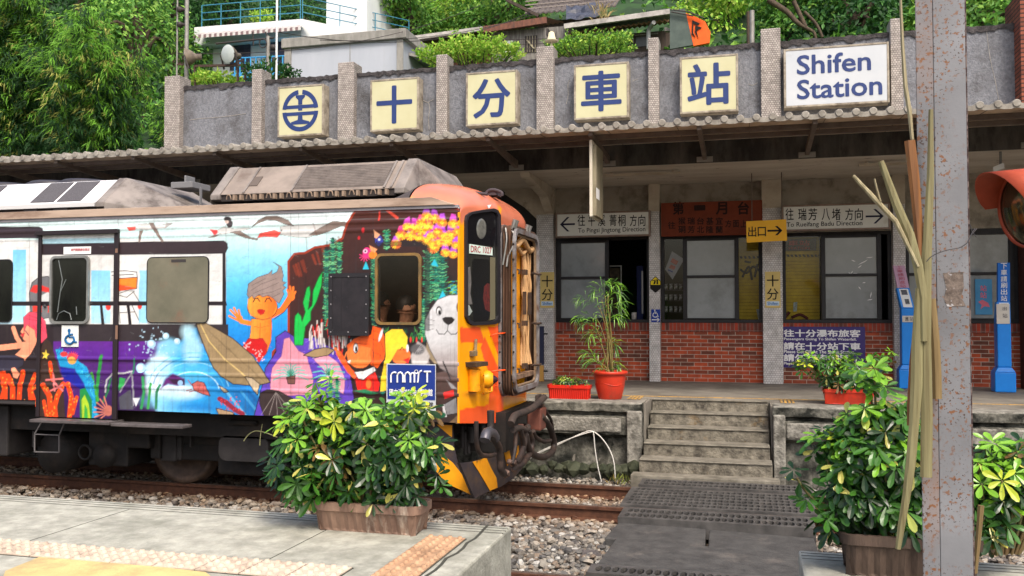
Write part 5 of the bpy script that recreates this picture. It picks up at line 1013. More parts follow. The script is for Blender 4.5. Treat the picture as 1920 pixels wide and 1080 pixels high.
m = MB(); m.hexa([(-22, YS - .035, 3.175), (xc0 + .25, YS - .035, 3.175), (xc0 + .25, YS + .05, 3.175), (-22, YS + .05, 3.175)], [(-22, YS - .035, 3.262), (xc0, YS - .035, 3.262), (xc0, YS + .05, 3.262), (-22, YS + .05, 3.262)]); obj('gutter', m, GUT, tr, bevel=.004)
m = MB(); m.box((-22, YS - .018, 3.145), (xc0 + .28, YS + .03, 3.174)); obj('gutter_trim', m, mat('gutter_grey', S(150, 146, 150), S(130, 126, 132), scale=5, rough=.5), tr)
# ---- cab nose, with its painted bands
def xf(d):
    a = abs(d); return XE + (XF + .02 - XE) * min(1, (1.435 - a) / .85)
dn = np.concatenate([[-1.435], np.linspace(-1.42, -.62, 60), np.linspace(-.58, 1.42, 24), [1.435]])
vs = []; rows_t = []
def nose_col(d):
    zr = roofz(d); R = .10 + .30 * (1 - (abs(d) / 1.435) ** 3); x0 = xf(d); L = .56 + .0 * d; q = []
    zb = .945 - .09 * min(1, (1.435 - abs(d)) / .85)
    for z in np.linspace(zb, zr - R, 120): q.append((x0, YC + d, z))
    for th in np.linspace(0, math.pi / 2, 14)[1:]:
        q.append((x0 - (L + x0 - XE) * (1 - math.cos(th)) ** 1.0, YC + d, zr - R + R * math.sin(th)))
    return q
G = np.array([nose_col(d) for d in dn]); nA, nB = G.shape[:2]
def paint_nose(p):
    s = Paint(p); s.soft = .9; YE_ = Cc(250, 164, 14); ORG = Cc(240, 92, 40); ORD = Cc(214, 122, 92)
    s.c[:] = YE_
    s.poly([(700, 300), (1100, 300), (1100, 440), (938, 440), (938, 402), (930, 396), (905, 398), (880, 402), (870, 412), (868, 420), (858, 415), (800, 400)], ORD, soft=4)
    s.poly([(935, 384), (941, 388), (940, 402), (934, 402)], YE_)
    s.poly([(861, 614), (900, 612.5), (909, 643), (864, 642)], ORG)
    s.poly([(913, 612.5), (945, 611), (945, 790), (915, 784), (916, 760), (920, 710), (901, 652), (906, 642)], ORG); s.poly([(901, 612), (914, 612), (937, 675), (937, 692), (930, 680)], YE_)
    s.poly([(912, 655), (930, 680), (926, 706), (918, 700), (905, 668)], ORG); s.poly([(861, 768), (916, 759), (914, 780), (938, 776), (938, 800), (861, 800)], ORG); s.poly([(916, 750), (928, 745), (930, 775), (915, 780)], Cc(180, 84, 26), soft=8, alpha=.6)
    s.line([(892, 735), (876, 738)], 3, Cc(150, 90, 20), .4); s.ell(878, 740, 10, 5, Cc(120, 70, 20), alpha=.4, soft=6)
    return s.c
pv = G.reshape(-1, 3); i, j = np.meshgrid(np.arange(nA - 1), np.arange(nB - 1)); i, j = i.ravel(), j.ravel()
f = np.stack([i * nB + j, (i + 1) * nB + j, (i + 1) * nB + j + 1, i * nB + j + 1], 1)
o = obj('cab_front', (pv, f), attrmat('cab_paint', rough=.2, spec=.7, grime=.15), tr, colors=paint_nose(pv)); o.data.polygons.foreach_set('use_smooth', [True] * len(o.data.polygons))
m = MB(); m.box((XE - .015, YS - .004, .95), (XE + .004, YS + .02, 3.1)); obj('corner_strip', m, mat('corner_yellow', S(250, 164, 14)), tr)
# drain rail along the dome and a roof fitting
m = MB(); m.tube(spline([Pn(x, y, (0, 9.3, 0), (0, 1, 0)) for x, y in ((800, 384), (845, 373), (870, 365), (885, 362), (914, 364))]), .018, 6); m.tube(spline([P(x, y, Y=9.6) for x, y in ((912, 361), (918, 357), (926, 356), (934, 358), (941, 362), (941, 367))]), .02, 6); m.box(P(915, 366, Y=9.6), P(940, 362, Y=9.8)); obj('roof_rail', m, mat('rail_dark', S(70, 62, 66)), tr)
# ---- windows
GLD = mat('dark_glass', S(46, 50, 44, .6), S(24, 26, 26, .6), scale=2, rough=.04, spec=.6, stretch=(1, 1, .5)); ALU = mat('aluminium_frame', S(176, 176, 172), S(150, 150, 146), scale=8, rough=.35, metal=.7); GASK = mat('rubber_gasket', S(38, 36, 40), rough=.5)
def rrect(x0, x1, z0, z1, r, n=6):
    o = []
    for cx, cz, a0 in ((x1 - r, z1 - r, 0), (x0 + r, z1 - r, math.pi / 2), (x0 + r, z0 + r, math.pi), (x1 - r, z0 + r, 1.5 * math.pi)):
        for k in range(n + 1): a = a0 + k * math.pi / 2 / n; o.append((cx + r * math.cos(a), cz + r * math.sin(a)))
    return o
def ring(m, outer, inner, fn, d0, d1):
    n = len(outer); A = [fn(u, v, d0) for u, v in outer]; B = [fn(u, v, d1) for u, v in outer]; Cq = [fn(u, v, d1) for u, v in inner]; Dq = [fn(u, v, d0) for u, v in inner]
    f = []
    for i in range(n):
        j = (i + 1) % n; f += [(i, j, n + j, n + i), (n + i, n + j, 2 * n + j, 2 * n + i), (2 * n + i, 2 * n + j, 3 * n + j, 3 * n + i)]
    m.add(A + B + Cq + Dq, f)
def side_window(px, fm, gm, fw=.03, r=.09, dep=.022, label=None, glass=True):
    x0, y0, x1, y1 = px; a = P(x0, y1, Y=YS); b = P(x1, y0, Y=YS); fn = lambda u, v, d: (u, YS - d, v); m = MB()
    ring(m, rrect(a.x, b.x, a.z, b.z, r), rrect(a.x + fw, b.x - fw, a.z + fw, b.z - fw, r * .75), fn, -.01, dep); w_ = obj('side_window', m, fm, tr)
    q = [(u, YS - .012, v) for u, v in rrect(a.x + fw * .8, b.x - fw * .8, a.z + fw * .8, b.z - fw * .8, r * .75)]
    if glass: obj('pane', MB().prism(q, (0, .010, 0)), gm, w_)
    return w_, a, b, q
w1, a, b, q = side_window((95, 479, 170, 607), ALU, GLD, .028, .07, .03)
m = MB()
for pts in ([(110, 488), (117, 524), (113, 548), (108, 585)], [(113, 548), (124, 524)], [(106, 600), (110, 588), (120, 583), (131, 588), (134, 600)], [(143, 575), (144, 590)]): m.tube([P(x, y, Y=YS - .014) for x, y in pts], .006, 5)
obj('drawn_cable_reflection', m, mat('reflection_grey', S(110, 116, 116), rough=.3), w1)  # reflection of cables in the door pane, drawn as thin grey tubes
side_window((275, 480, 393, 606), GASK, mat('misted_glass', S(124, 120, 104), S(100, 100, 86), scale=1.4, rough=.18, dirt=S(130, 96, 80), dscale=2.5, dlo=.55, dhi=.8), .012, .07, .012)
side_window((-70, 486, 25, 604), GASK, GLD, .014, .07, .012)
m = MB().box(P(321, 492, Y=YS - .014), P(349, 486, Y=YS - .010)); obj('window_vent_label', m, BODY, tr)
OLV = mat('window_frame_olive', S(140, 108, 58), S(96, 82, 56), scale=6, rough=.5)
cw, a, b, q = side_window((704, 474, 791, 609), OLV, None, .028, .07, .025, glass=False)
obj('pane', MB().prism(q, (0, .006, 0)), glassmat('tinted_clear_pane', (.92, .90, .86, 1), refl=.03), cw)
# blanking panel box beside it
a = P(620, 627, Y=YS - .03); b = P(692, 514, Y=YS - .03); m = MB(); m.box((a.x, YS - .06, a.z), (b.x, YS - .001, b.z)); PB = mat('black_panel', S(46, 42, 46), S(30, 28, 32), scale=6, rough=.45, dirt=S(88, 84, 90), dscale=6, dlo=.62, dhi=.75)
pb = obj('side_panel_box', m, PB, tr, bevel=.01); m = MB(); m.box((a.x - .012, YS - .066, a.z - .012), (a.x + .03, YS - .058, b.z + .012)); m.box((b.x - .03, YS - .066, a.z - .012), (b.x + .012, YS - .058, b.z + .012)); m.box((a.x + .031, YS - .066, b.z - .03), (b.x - .031, YS - .058, b.z + .012)); m.box((a.x + .031, YS - .066, a.z - .012), (b.x - .031, YS - .058, a.z + .03)); m.box(((a.x + b.x) / 2 - .09, YS - .063, a.z + .031), ((a.x + b.x) / 2 - .08, YS - .058, b.z - .031))
obj('panel_rim', m, GASK, pb); m = MB()
for u in (.04, .5, .96):
    for v in (.04, .27, .5, .73, .96):
        if u == .5 and .1 < v < .9: continue
        c = Vector((a.x + (b.x - a.x) * u, YS - .067, a.z + (b.z - a.z) * v)); m.lathe(c, [(.009, 0), (.006, -.004), (0, -.005)], 8, axis='Y')
obj('rivet', m, mat('rivet_grey', S(130, 128, 130)), pb)
# door
d0 = P(75, 600, Y=YS).x; d1 = P(219, 600, Y=YS).x; zt_ = P(150, 440, Y=YS).z; zb_ = .862; DF = mat('door_frame', S(42, 34, 38), rough=.5)
m = MB(); m.box((d0 - .025, YS - .022, zb_), (d0 + .02, YS - .0, zt_)); m.box((d1 - .03, YS - .03, zb_), (d1 + .03, YS - .0, zt_ + .02)); m.hexa([(d0 - .06, YS - .06, zt_), (d1 + .03, YS - .06, zt_), (d1 + .03, YS, zt_), (d0 - .06, YS, zt_)], [(d0 - .02, YS - .06, zt_ + .05), (d1 + .03, YS - .06, zt_ + .05), (d1 + .03, YS, zt_ + .05), (d0 - .02, YS, zt_ + .05)]); dr = obj('door_frame', m, DF, tr, bevel=.005)
m = MB(); m.box(P(216, 474, Y=YS - .032), P(221, 466, Y=YS - .028)); m.box(P(216, 636, Y=YS - .032), P(221, 610, Y=YS - .028)); obj('hinge_patch', m, mat('hinge_brown', S(130, 100, 84)), dr)
obj('door_notice', MB().box(P(119, 477, Y=YS - .012), P(171, 462, Y=YS - .004)), SW, tr); m = MB(); letter_px(m, '車門開閉請勿靠近', 133, 466, 168, 471, YS - .015, .01); obj('notice_lettering', m, mat('notice_red', S(190, 40, 60)), tr)
nb = obj('wheelchair_notice', MB().box(P(115, 650, Y=YS - .012), P(148, 610, Y=YS - .004)), mat('notice_pale', S(222, 226, 222)), tr); m = MB(); wheelchair(m, 132, 632, 24, lambda x, y: P(x, y, Y=YS - .014)); obj('wheelchair_symbol', m, mat('notice_teal', S(24, 96, 150)), nb)
obj('keyhole', MB().lathe(P(84, 574, Y=YS - .012), [(.02, 0), (.018, -.006), (0, -.007)], 10, axis='Y'), mat('lock_dark', S(60, 60, 62)), tr)
# museum sign
sg = obj('museum_sign', MB().box(P(724.5, 770.5, Y=YS - .026), P(817.5, 683, Y=YS - .02)), WHT, tr); obj('blue_field', MB().box(P(726.5, 748, Y=YS - .030), P(816, 685, Y=YS - .0262)), mat('museum_blue', S(36, 60, 140), S(30, 52, 130), scale=3, rough=.4), sg)
m = MB(); yl = YS - .033; g_ = lambda L: m.tube([P(x, y, Y=yl) for x, y in L], .0095, 6)
g_([(733, 717), (733, 704), (735, 700), (739, 698), (743, 699)]); 
for x in (745, 759): g_([(x, 717), (x, 704), (x + 2, 700), (x + 5.5, 698), (x + 9, 700), (x + 10.5, 704), (x + 10.5, 717)])
g_([(769.5, 704), (772, 700), (775, 699), (777, 702), (777, 717)])
g_([(783, 717), (784, 714), (785, 700), (788, 696), (791, 695)]); g_([(795, 697), (808, 697)]); g_([(801, 698), (801, 717)]); m.lathe(P(780.5, 697, Y=yl), [(.022, 0), (.012, -.002), (.022, -.001)], 10, axis='Y')
letter_px(m, '國立海洋科技', 730, 729, 781, 742, yl, .015); letter_px(m, '博物館', 784, 729, 811, 742, yl, .015); obj('logo_lettering', m, SW, sg); m = MB(); letter_px(m, '海洋科技博物館', 745, 752, 812, 761, yl, .01); obj('lower_lettering', m, INK, sg)
# ---- cab front window and fittings on the angled face
PA = np.array([XE, YS, 0]); PB_ = np.array([XF + .02, YS + .85, 0]); tv = (PB_ - PA) / np.linalg.norm(PB_ - PA); nv = np.array([tv[1], -tv[0], 0])   # outward
nv3 = Vector(nv)
def F_(x, y, o=0.): return Pn(x, y, PA, nv) + nv3 * o
def fprism(pts, o0, o1): return MB().prism([F_(x, y, o0) for x, y in pts], nv3 * (o1 - o0))
wo = [(870, 414), (872, 404), (880, 398), (900, 394), (922, 391), (930, 394), (935, 404), (937, 470), (936, 594), (932, 604), (924, 608), (884, 610), (876, 606), (870, 594)]
wi = [(872.5, 416), (875, 407), (881, 402), (900, 398.5), (920, 396.5), (927, 399), (930, 406), (931.5, 470), (930.5, 592), (927.5, 599), (922, 602), (886, 604), (879, 601), (873.5, 592)]
m = MB(); n = len(wo); A = [F_(x, y, -.004) for x, y in wo]; B = [F_(x, y, .03) for x, y in wo]; C_ = [F_(x, y, .03) for x, y in wi]; D_ = [F_(x, y, .0) for x, y in wi]
m.add(A + B + C_ + D_, [q for i in range(n) for j in [(i + 1) % n] for q in ((i, j, n + j, n + i), (n + i, n + j, 2 * n + j, 2 * n + i), (2 * n + i, 2 * n + j, 3 * n + j, 3 * n + i))]); fwn = obj('front_window', m, GASK, tr)
obj('window_glass', fprism(wi, .002, .008), mat('cab_glass', S(58, 58, 52, .7), S(40, 40, 38, .7), scale=3, rough=.06, spec=.5), fwn)
obj('upper_mask', fprism([(872.5, 416), (875, 407), (881, 402), (900, 398.5), (920, 396.5), (927, 399), (930, 406), (931, 462), (872, 456)], .009, .011), mat('mask_black', S(22, 22, 26), rough=.12), fwn)
hl = obj('headlight', MB().hexa([F_(901 + 9.5 * math.cos(a), 429 + 19.5 * math.sin(a), .0105) for a in np.linspace(0, 6.28, 21)[:-1]], [F_(901 + 7 * math.cos(a), 429 + 16 * math.sin(a), .017) for a in np.linspace(0, 6.28, 21)[:-1]]), mat('lamp_lens', S(150, 150, 142), S(100, 100, 96), scale=10, rough=.15, metal=.4), fwn)
obj('inner_door', fprism([(884, 490), (888, 485), (914, 487), (917, 492), (917, 602), (886, 603)], .009, .0105), mat('inner_door_dark', S(28, 28, 28), rough=.15), fwn)
obj('inner_pillar', fprism([(917.4, 482), (927, 483), (927, 598), (912, 602), (917.4, 592)], .009, .0105), mat('inner_pillar_olive', S(104, 98, 76)), fwn)
obj('red_bag', fprism([(906, 537), (912, 531), (916.6, 532), (916.6, 585), (908, 580), (904, 560)], .0107, .0115), mat('inner_red', S(104, 34, 30), S(60, 26, 26), scale=30), fwn)
obj('paper_notes', fprism([(873, 572), (878, 572), (884, 584), (878, 592), (873.5, 590)], .0107, .0115), mat('inner_paper', S(150, 160, 156)), fwn)
obj('inner_drape', fprism([(873, 502), (880, 500), (882, 530), (880, 550), (884, 570), (873.3, 572)], .0107, .0115), mat('inner_drape_grey', S(110, 106, 104), S(86, 84, 82), scale=10), fwn)
np_ = obj('number_plate', fprism([(878, 457.5), (921, 464.5), (921, 479), (878, 475)], .012, .016), mat('plate_mint', S(216, 232, 222), S(206, 226, 214), scale=2), fwn)
m = MB(); letter(m, 'DRC 1027', F_(880, 472.5, .018), F_(919, 475.8, .018), F_(880, 460.5, .018), .012); obj('plate_lettering', m, mat('number_red', S(160, 36, 44)), np_)
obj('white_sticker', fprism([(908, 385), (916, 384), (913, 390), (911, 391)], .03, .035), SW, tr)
# lamp bracket, marker lamp, handrails
YLB = mat('cab_yellow', S(250, 164, 14), S(226, 142, 14), scale=6, rough=.4, dirt=S(150, 92, 26), dscale=5, dlo=.58, dhi=.75); ORB = mat('cab_orange', S(236, 84, 30), rough=.4); GRM = mat('grimy_metal', S(86, 66, 46), S(56, 44, 36), scale=12)
m = MB(); m.tube([F_(888, 636, .03), F_(886, 655, .035), F_(884, 664, .03)], .018, 6); m.prism([F_(880, 668), F_(888, 667), F_(888, 657), F_(880, 658)], nv3 * .05); obj('lamp_iron', m, mat('lamp_iron_grey', S(150, 130, 96), S(100, 86, 66), scale=10), tr, bevel=.004)
m = MB(); m.prism([F_(873, 688), F_(896, 685), F_(895, 677), F_(872, 679)], nv3 * .13); obj('lamp_shelf', m, GRM, tr, bevel=.005)
lp = MB(); lp.tube([F_(883, 692, .04), F_(883, 733, .04)], .066, 12); ml = obj('marker_lamp', lp, YLB, tr)
cL = F_(893, 711, .10); ax = (nv3 + Vector(tv) * .55).normalized(); m = MB(); m.tube([cL, cL + ax * .05, cL + ax * .09], [.09, .094, .062], 18); obj('lamp_rim', m, YLB, ml); m = MB(); m.tube([cL + ax * .085, cL + ax * .14], [.058, .016], 14); obj('lamp_lens_dark', m, mat('lens_maroon', S(54, 34, 46), rough=.12), ml)
m = MB(); m.tube([F_(903, 704, .03), F_(913, 702, .06), F_(913, 733, .06), F_(902, 738, .03)], .014, 6); obj('lamp_guard', m, YLB, tr)
m = MB(); m.tube([F_(919, 630, .0), F_(919, 626, .06), F_(943, 624, .06), F_(956, 627, .07)], .009, 6); m.tube([F_(920, 697, .0), F_(920, 695, .06), F_(942, 693, .07)], .009, 6); m.tube([F_(924, 711, .02), F_(928, 711, .03), F_(929, 723, .03), F_(925, 724, .02)], .006, 6); obj('hand_rail', m, ORB, tr)
# ---- gangway: bellows, grey frame, straps and yellow door
GY0, GY1 = 9.46, 10.60; GX = -2.50; zt0, zb0 = 3.00, 1.20
BEL = mat('bellows_brown', S(120, 88, 70), S(76, 56, 46), scale=5, rough=.75, stretch=(3, 3, .3), dirt=S(160, 130, 106), dscale=8, dlo=.55, dhi=.7); GFR = mat('gangway_steel', S(140, 138, 140), S(104, 100, 100), scale=6, rough=.5, dirt=S(92, 66, 48), dscale=4, dlo=.5, dhi=.65)
def loop(x, g, r=.16): return [(x, u, v) for u, v in rrect(GY0 - g, GY1 + g, zb0 - g, zt0 + g, r)]
m = MB(); lay = []
for k in range(11):
    t = k / 10; lay.append(loop(XF + .0 + (GX - XF) * t, (.0 if k % 2 else .055) - .01 * rnd.random()))
for a_, b_ in zip(lay, lay[1:]):
    n = len(a_); m.add(a_ + b_, [(i, (i + 1) % n, n + (i + 1) % n, n + i) for i in range(n)])
gw = obj('gangway_bellows', m, BEL, tr)
def frame(x0, x1, g0, g1, nm, mm):
    a_ = loop(x0, g0); b_ = loop(x1, g0); c_ = loop(x1, g1, .12); d_ = loop(x0, g1, .12); n = len(a_); m = MB()
    m.add(a_ + b_ + c_ + d_, [q for i in range(n) for j in [(i + 1) % n] for q in ((i, j, n + j, n + i), (n + i, n + j, 2 * n + j, 2 * n + i), (2 * n + i, 2 * n + j, 3 * n + j, 3 * n + i), (3 * n + i, 3 * n + j, j, i))]); return obj(nm, m, mm, gw, bevel=.003)
frame(GX, GX + .035, .02, -.035, 'end_frame', GFR); frame(GX - .02, GX + .01, -.04, -.06, 'inner_frame', mat('inner_frame_tan', S(150, 126, 100), S(110, 90, 70), scale=6)); frame(XF + .01, XF + .045, .06, .0, 'root_frame', GFR)
m = MB()
for k in range(11): z = zb0 + .1 + k * .17; m.lathe((GX + .017, GY0 - .03, z), [(.012, 0), (.008, -.008), (0, -.009)], 8, axis='Y'); m.lathe((XF + .028, GY0 - .06, z), [(.012, 0), (.008, -.008), (0, -.009)], 8, axis='Y')
obj('frame_bolt', m, BLK, gw)
obj('gangway_door', MB().box((XF + .02, GY0 + .02, zb0 + .16), (GX - .10, 10.17, zt0 - .10)), YLB, gw)
obj('gangway_step', MB().box((XF + .055, GY0 + .05, zb0 + .12), (GX - .01, GY1 - .05, zb0 + .17)), mat('step_worn', S(150, 120, 96), S(96, 76, 62), scale=8), gw)
STR = mat('strap_tan', S(214, 170, 118), S(166, 126, 84), scale=6, rough=.7, stretch=(4, 4, .5)); m = MB()
for k in range(9):
    y = 10.2 + k * .038; pts = [(GX - .10 + rnd.uniform(0, .05), y + rnd.uniform(-.03, .03), zz) for zz in np.linspace(zt0 - .15, zb0 + .25, 7)]; m.tube(spline(pts, 4), rnd.uniform(.016, .028), 6)
m.tube(spline([(GX - .03, y, zt0 - .13 - .05 * math.sin((y - 9.5) * 9)) for y in np.linspace(9.6, 10.5, 8)], 4), .035, 7); m.tube(spline([(GX - .05, y, zt0 - .2 - .04 * math.cos((y - 9.5) * 11)) for y in np.linspace(9.62, 10.48, 7)], 4), .025, 7)
obj('strap', m, STR, gw)
BKL = mat('buckle_dark', S(84, 64, 50), S(50, 40, 34), scale=14)
for z in (2.55, 1.95, 1.45):
    obj('strap_buckle', MB().box((GX - .05, 10.06, z - .03), (GX + .0, 10.16, z + .03)), BKL, gw); obj('latch', MB().tube([(GX + .02, 10.3, z), (GX + .05, 10.45, z - .01), (GX + .05, 10.62, z - .005)], .014, 6), BKL, gw); obj('latch', MB().tube([(GX + .04, GY0 + .05, z), (GX + .06, GY0 + .06, z), (GX + .06, GY0 + .06, z - .05)], .012, 6), BKL, gw)
for y in (10.08, 10.34): obj('strap_buckle', MB().box((GX - .045, y, 2.05), (GX - .01, y + .05, 2.32)), BKL, gw)
for yy in (9.52, 9.60, 10.12, 10.24): obj('hook', MB().tube(spline([(GX - .02, yy, zt0), (GX, yy, zt0 + .07), (GX + .015, yy, zt0 + .11)], 4), [.026] * 9, 7), ALU, gw)
obj('cord', MB().tube(spline([(GX - .02, 9.5, zt0 - .02), (GX + .03, 9.47, zt0 - .12), (GX - .04, 9.43, zt0 - .3), (GX - .06, 9.42, zt0 - .42)], 4), .015, 6), ALU, gw); obj('cord', MB().tube(spline([(GX - .08, 9.45, zt0 + .01), (GX - .06, 9.42, zt0 - .14), (GX - .1, 9.41, zt0 - .4)], 4), .013, 6), ALU, gw)
# ---- roof units
ACB = mat('roof_unit_tan', S(146, 134, 124), S(118, 108, 100), scale=3, rough=.55, dirt=S(104, 88, 78), dscale=3, dlo=.55, dhi=.75); ACW = mat('roof_unit_white', S(236, 236, 238), S(226, 226, 230), scale=3, rough=.35); ACG = mat('roof_unit_hood', S(142, 134, 128), S(104, 98, 94), scale=3, rough=.5, dirt=S(76, 66, 60), dscale=3)
UNB = mat('unit_base_dark', S(62, 56, 54), S(40, 36, 36))
def roof_unit(xl, xr, hip_l, hip_r, zb, zt, mm, hoodm):
    """long box with sloping sides; hood wedges at the ends"""
    y0, y1, y2, y3 = 8.97, 9.36, 10.7, 11.1; t = None
    m = MB(); m.hexa([(xl, y0, zb), (xr, y0, zb), (xr, y3, zb), (xl, y3, zb)], [(xl, y1, zt), (xr, y1, zt), (xr, y2, zt), (xl, y2, zt)]); ac = obj('roof_unit', m, mm, tr, bevel=.008)
    m = MB(); m.box((xl, y0 + .02, zb - .075), (xr, y3, zb - .002)); obj('unit_base', m, UNB, ac)
    def hood(xa, xb, xc):           # collar xa..xb, then sloping to xc
        m = MB(); e = .02; s = 1 if xc > xa else -1
        A = [(xa, y0 - e, zb - .06), (xa, y0 - e, zb + .0), (xa, y1, zt + e), (xa, y2, zt + e), (xa, y3, zb), (xa, y3, zb - .06)]; B = [(xb, y, z) for _, y, z in A]; m.hexa(A if s < 0 else A[::-1], B if s < 0 else B[::-1])
        C2 = [(xb + .002 * s, y0 - e, zb - .1), (xb + .002 * s, y0 - e, zb - .0), (xb + .002 * s, y1, zt + e), (xb + .002 * s, y2, zt + e), (xb + .002 * s, y3, zb), (xb + .002 * s, y3, zb - .1)]; zl = zb - .13
        D2 = [(xc - .35 * s, y0 + .25, zl), (xc - .33 * s, y0 + .26, zb - .09), (xc - .02 * s, y1 + .25, zb - .06), (xc - .02 * s, y2 - .25, zb - .06), (xc - .33 * s, y3 - .2, zb - .09), (xc - .35 * s, y3 - .2, zl)]
        m.hexa(C2 if s < 0 else C2[::-1], D2 if s < 0 else D2[::-1]); obj('unit_hood', m, hoodm, ac, bevel=.01)
    hood(xl, xl - .12, hip_l); hood(xr, xr + .12, hip_r); return ac
xa = P(430, 330, Y=9.15).x; xb = P(752, 315, Y=9.15).x; zB, zT = 3.43, 3.80
ac = roof_unit(xa, xb, P(382, 376, Y=9.4).x, P(872, 362, Y=9.8).x, zB, zT, ACB, ACG)
def onslope(x, v, o=.004): yy = 8.97 + .39 * v; z = zB + (zT - zB) * v; nn = Vector((0, -.37, .39)).normalized(); return Vector((x, yy, z)) + nn * o
def spanel(x0, x1, v0, v1, o0, o1): return MB().hexa([onslope(x0, v0, o0), onslope(x1, v0, o0), onslope(x1, v1, o0), onslope(x0, v1, o0)], [onslope(x0, v0, o1), onslope(x1, v0, o1), onslope(x1, v1, o1), onslope(x0, v1, o1)])
gx0 = P(563, 330, Y=9.15).x; gx1 = P(728, 325, Y=9.15).x; m = MB(); 
for k in range(13):
    v0 = .12 + k * .06; q = [onslope(gx0, v0, .002), onslope(gx1, v0, .002), onslope(gx1, v0 + .02, .018), onslope(gx0, v0 + .02, .018)]; q2 = [onslope(gx0, v0 + .035, .002), onslope(gx1, v0 + .035, .002), onslope(gx1, v0 + .04, .014), onslope(gx0, v0 + .04, .014)]; m.hexa(q, q2)
obj('louvre', m, mat('louvre_grey', S(138, 128, 122), S(110, 102, 98), scale=9), ac); obj('louvre_back', spanel(gx0, gx1, .1, .92, .0005, .002), mat('louvre_back', S(84, 78, 76)), ac)
for x in (gx0 - .03, gx1 + .01, xb - .06, xa + .28): obj('panel_seam', spanel(x, x + .025, .02, .98, .001, .014), ACG, ac)
obj('access_plate', spanel(P(467, 345, Y=9.1).x, P(484, 345, Y=9.1).x, .28, .62, .001, .008), mat('access_plate_dark', S(96, 86, 80)), ac)
for k in range(24):
    x = xa + .1 + k * (xb - xa - .2) / 23; m = MB(); m.box((x, 8.93, zB - .07), (x + .025, 8.988, zB - .01)) if k % 3 else m.tube(spline([(x, 8.94, zB - .06), (x + .02, 8.93, zB - .015), (x + .05, 8.93, zB - .015), (x + .06, 8.94, zB - .06)], 3), .008, 5)
    obj('base_fitting', m, mat('base_fitting', S(150, 130, 112)), ac)
m = MB()
for k, ch in enumerate('DRC'): pass
xl_ = -12.4; xr_ = P(195, 362, Y=9.1).x; zB2, zT2 = 3.40, 3.73; zB, zT = zB2, zT2
ac2 = roof_unit(xl_, xr_, -12.9, P(372, 372, Y=9.6).x, zB2, zT2, ACW, ACG)
MESHM = mat('mesh_dark', S(92, 90, 94), S(70, 68, 72), scale=120, lo=.45, hi=.55)
for a_, b_ in ((P(75, 352, Y=9.15).x, P(118, 350, Y=9.15).x), (P(124, 350, Y=9.15).x, P(168, 347, Y=9.15).x), (P(-60, 352, Y=9.15).x, P(-8, 352, Y=9.15).x)): obj('intake_mesh', spanel(a_, b_, .08, .95, .002, .01), MESHM, ac2)
obj('unit_lip', MB().box((xl_, 8.945, zB2 - .05), (xr_ - .01, 8.985, zB2 + .0)), mat('unit_lip_white', S(206, 206, 206), rough=.4), ac2)
m = MB()
for x in (20, 105, 165): c = P(x, 345, Y=9.9); m.lathe((c.x, 9.9, zT2 - .01), [(.36, 0), (.37, .06), (.3, .10), (0, .11)], 24)
obj('fan_cowl', m, mat('fan_cowl_dark', S(56, 54, 60), rough=.5), ac2); m = MB()
for x in (44, 100): obj('equipment_frame', MB().box(P(x, 398, Y=8.96), P(x + 28, 390, Y=8.98)), BODY, tr)
m = MB(); m.box(P(345, 347, Y=9.9), P(366, 333, Y=10.1)); m.box(P(320, 353, Y=9.8), P(395, 348, Y=10.2)); m.box(P(375, 385, Y=9.8), P(378, 352, Y=9.85)); obj('roof_box', m, mat('roof_box_grey', S(120, 120, 122)), tr, bevel=.008)
# ---- underframe
UFB = mat('underframe_black', S(34, 31, 30), S(20, 19, 19), scale=5, rough=.7, dirt=S(52, 44, 38), dscale=3); UFG = mat('underframe_grey', S(54, 51, 51), S(36, 34, 34), scale=5, rough=.6)
m = MB(); m.box((-22, 8.9, .66), (-3.3, 11.2, .95)); obj('underframe', m, UFB, tr)
m = MB(); s0 = P(62, 792, Y=YS - .1); s1 = P(345, 792, Y=YS - .1); m.box((s0.x, YS - .16, .815), (P(222, 792, Y=YS).x, YS + .1, .85)); m.hexa([(P(222, 792, Y=YS).x, YS - .13, .80), (s1.x, YS - .13, .80), (s1.x, YS + .05, .80), (P(222, 792, Y=YS).x, YS + .05, .80)], [(P(222, 792, Y=YS).x, YS - .13, .835), (s1.x, YS - .13, .835), (s1.x, YS + .05, .835), (P(222, 792, Y=YS).x, YS + .05, .835)]); obj('door_step', m, mat('step_steel', S(104, 98, 98), S(70, 66, 66), scale=6, rough=.45), tr, bevel=.006)
def ubox(px, y, dep, mm, nm='equipment_box', bev=.02):
    x0, y0, x1, y1 = px; a_ = P(x0, y1, Y=y); b_ = P(x1, y0, Y=y); return obj(nm, MB().box((a_.x, y, a_.z), (b_.x, y + dep, b_.z)), mm, tr, bevel=bev)
ubox((-60, 760, 15, 852), 8.85, .5, UFG); ubox((165, 795, 240, 872), 9.0, .6, UFB); ubox((236, 790, 280, 840), 9.0, .6, UFB); ubox((281, 800, 300, 860), 9.1, .4, UFB); ubox((300, 815, 330, 865), 9.15, .3, UFG); ubox((330, 835, 420, 862), 9.2, .2, UFB); ubox((355, 795, 358, 838), 9.0, .06, UFG, 'strut', .003)
a_ = P(140, 868, Y=8.95); m = MB(); m.lathe(P(100, 850, Y=9.0), [(0, -.0), (.24, 0), (.24, .9), (0, .9)], 20, axis='Y'); m.box(P(64, 838, Y=8.9), P(140, 795, Y=9.6)); fb = obj('cylinder_tank', m, UFB, tr)
m = MB(); q = [P(x, y, Y=8.86) for x, y in ((65, 847), (111, 848), (111, 816), (65, 814))]; 
for i in range(4): m.bar(q[i], q[(i + 1) % 4], .012)
m.bar(P(65, 814, Y=8.86), P(77, 793, Y=8.86), .012); m.bar(P(111, 816, Y=8.86), P(120, 795, Y=8.86), .012); obj('guard_frame', m, mat('guard_grey', S(120, 116, 116)), tr)
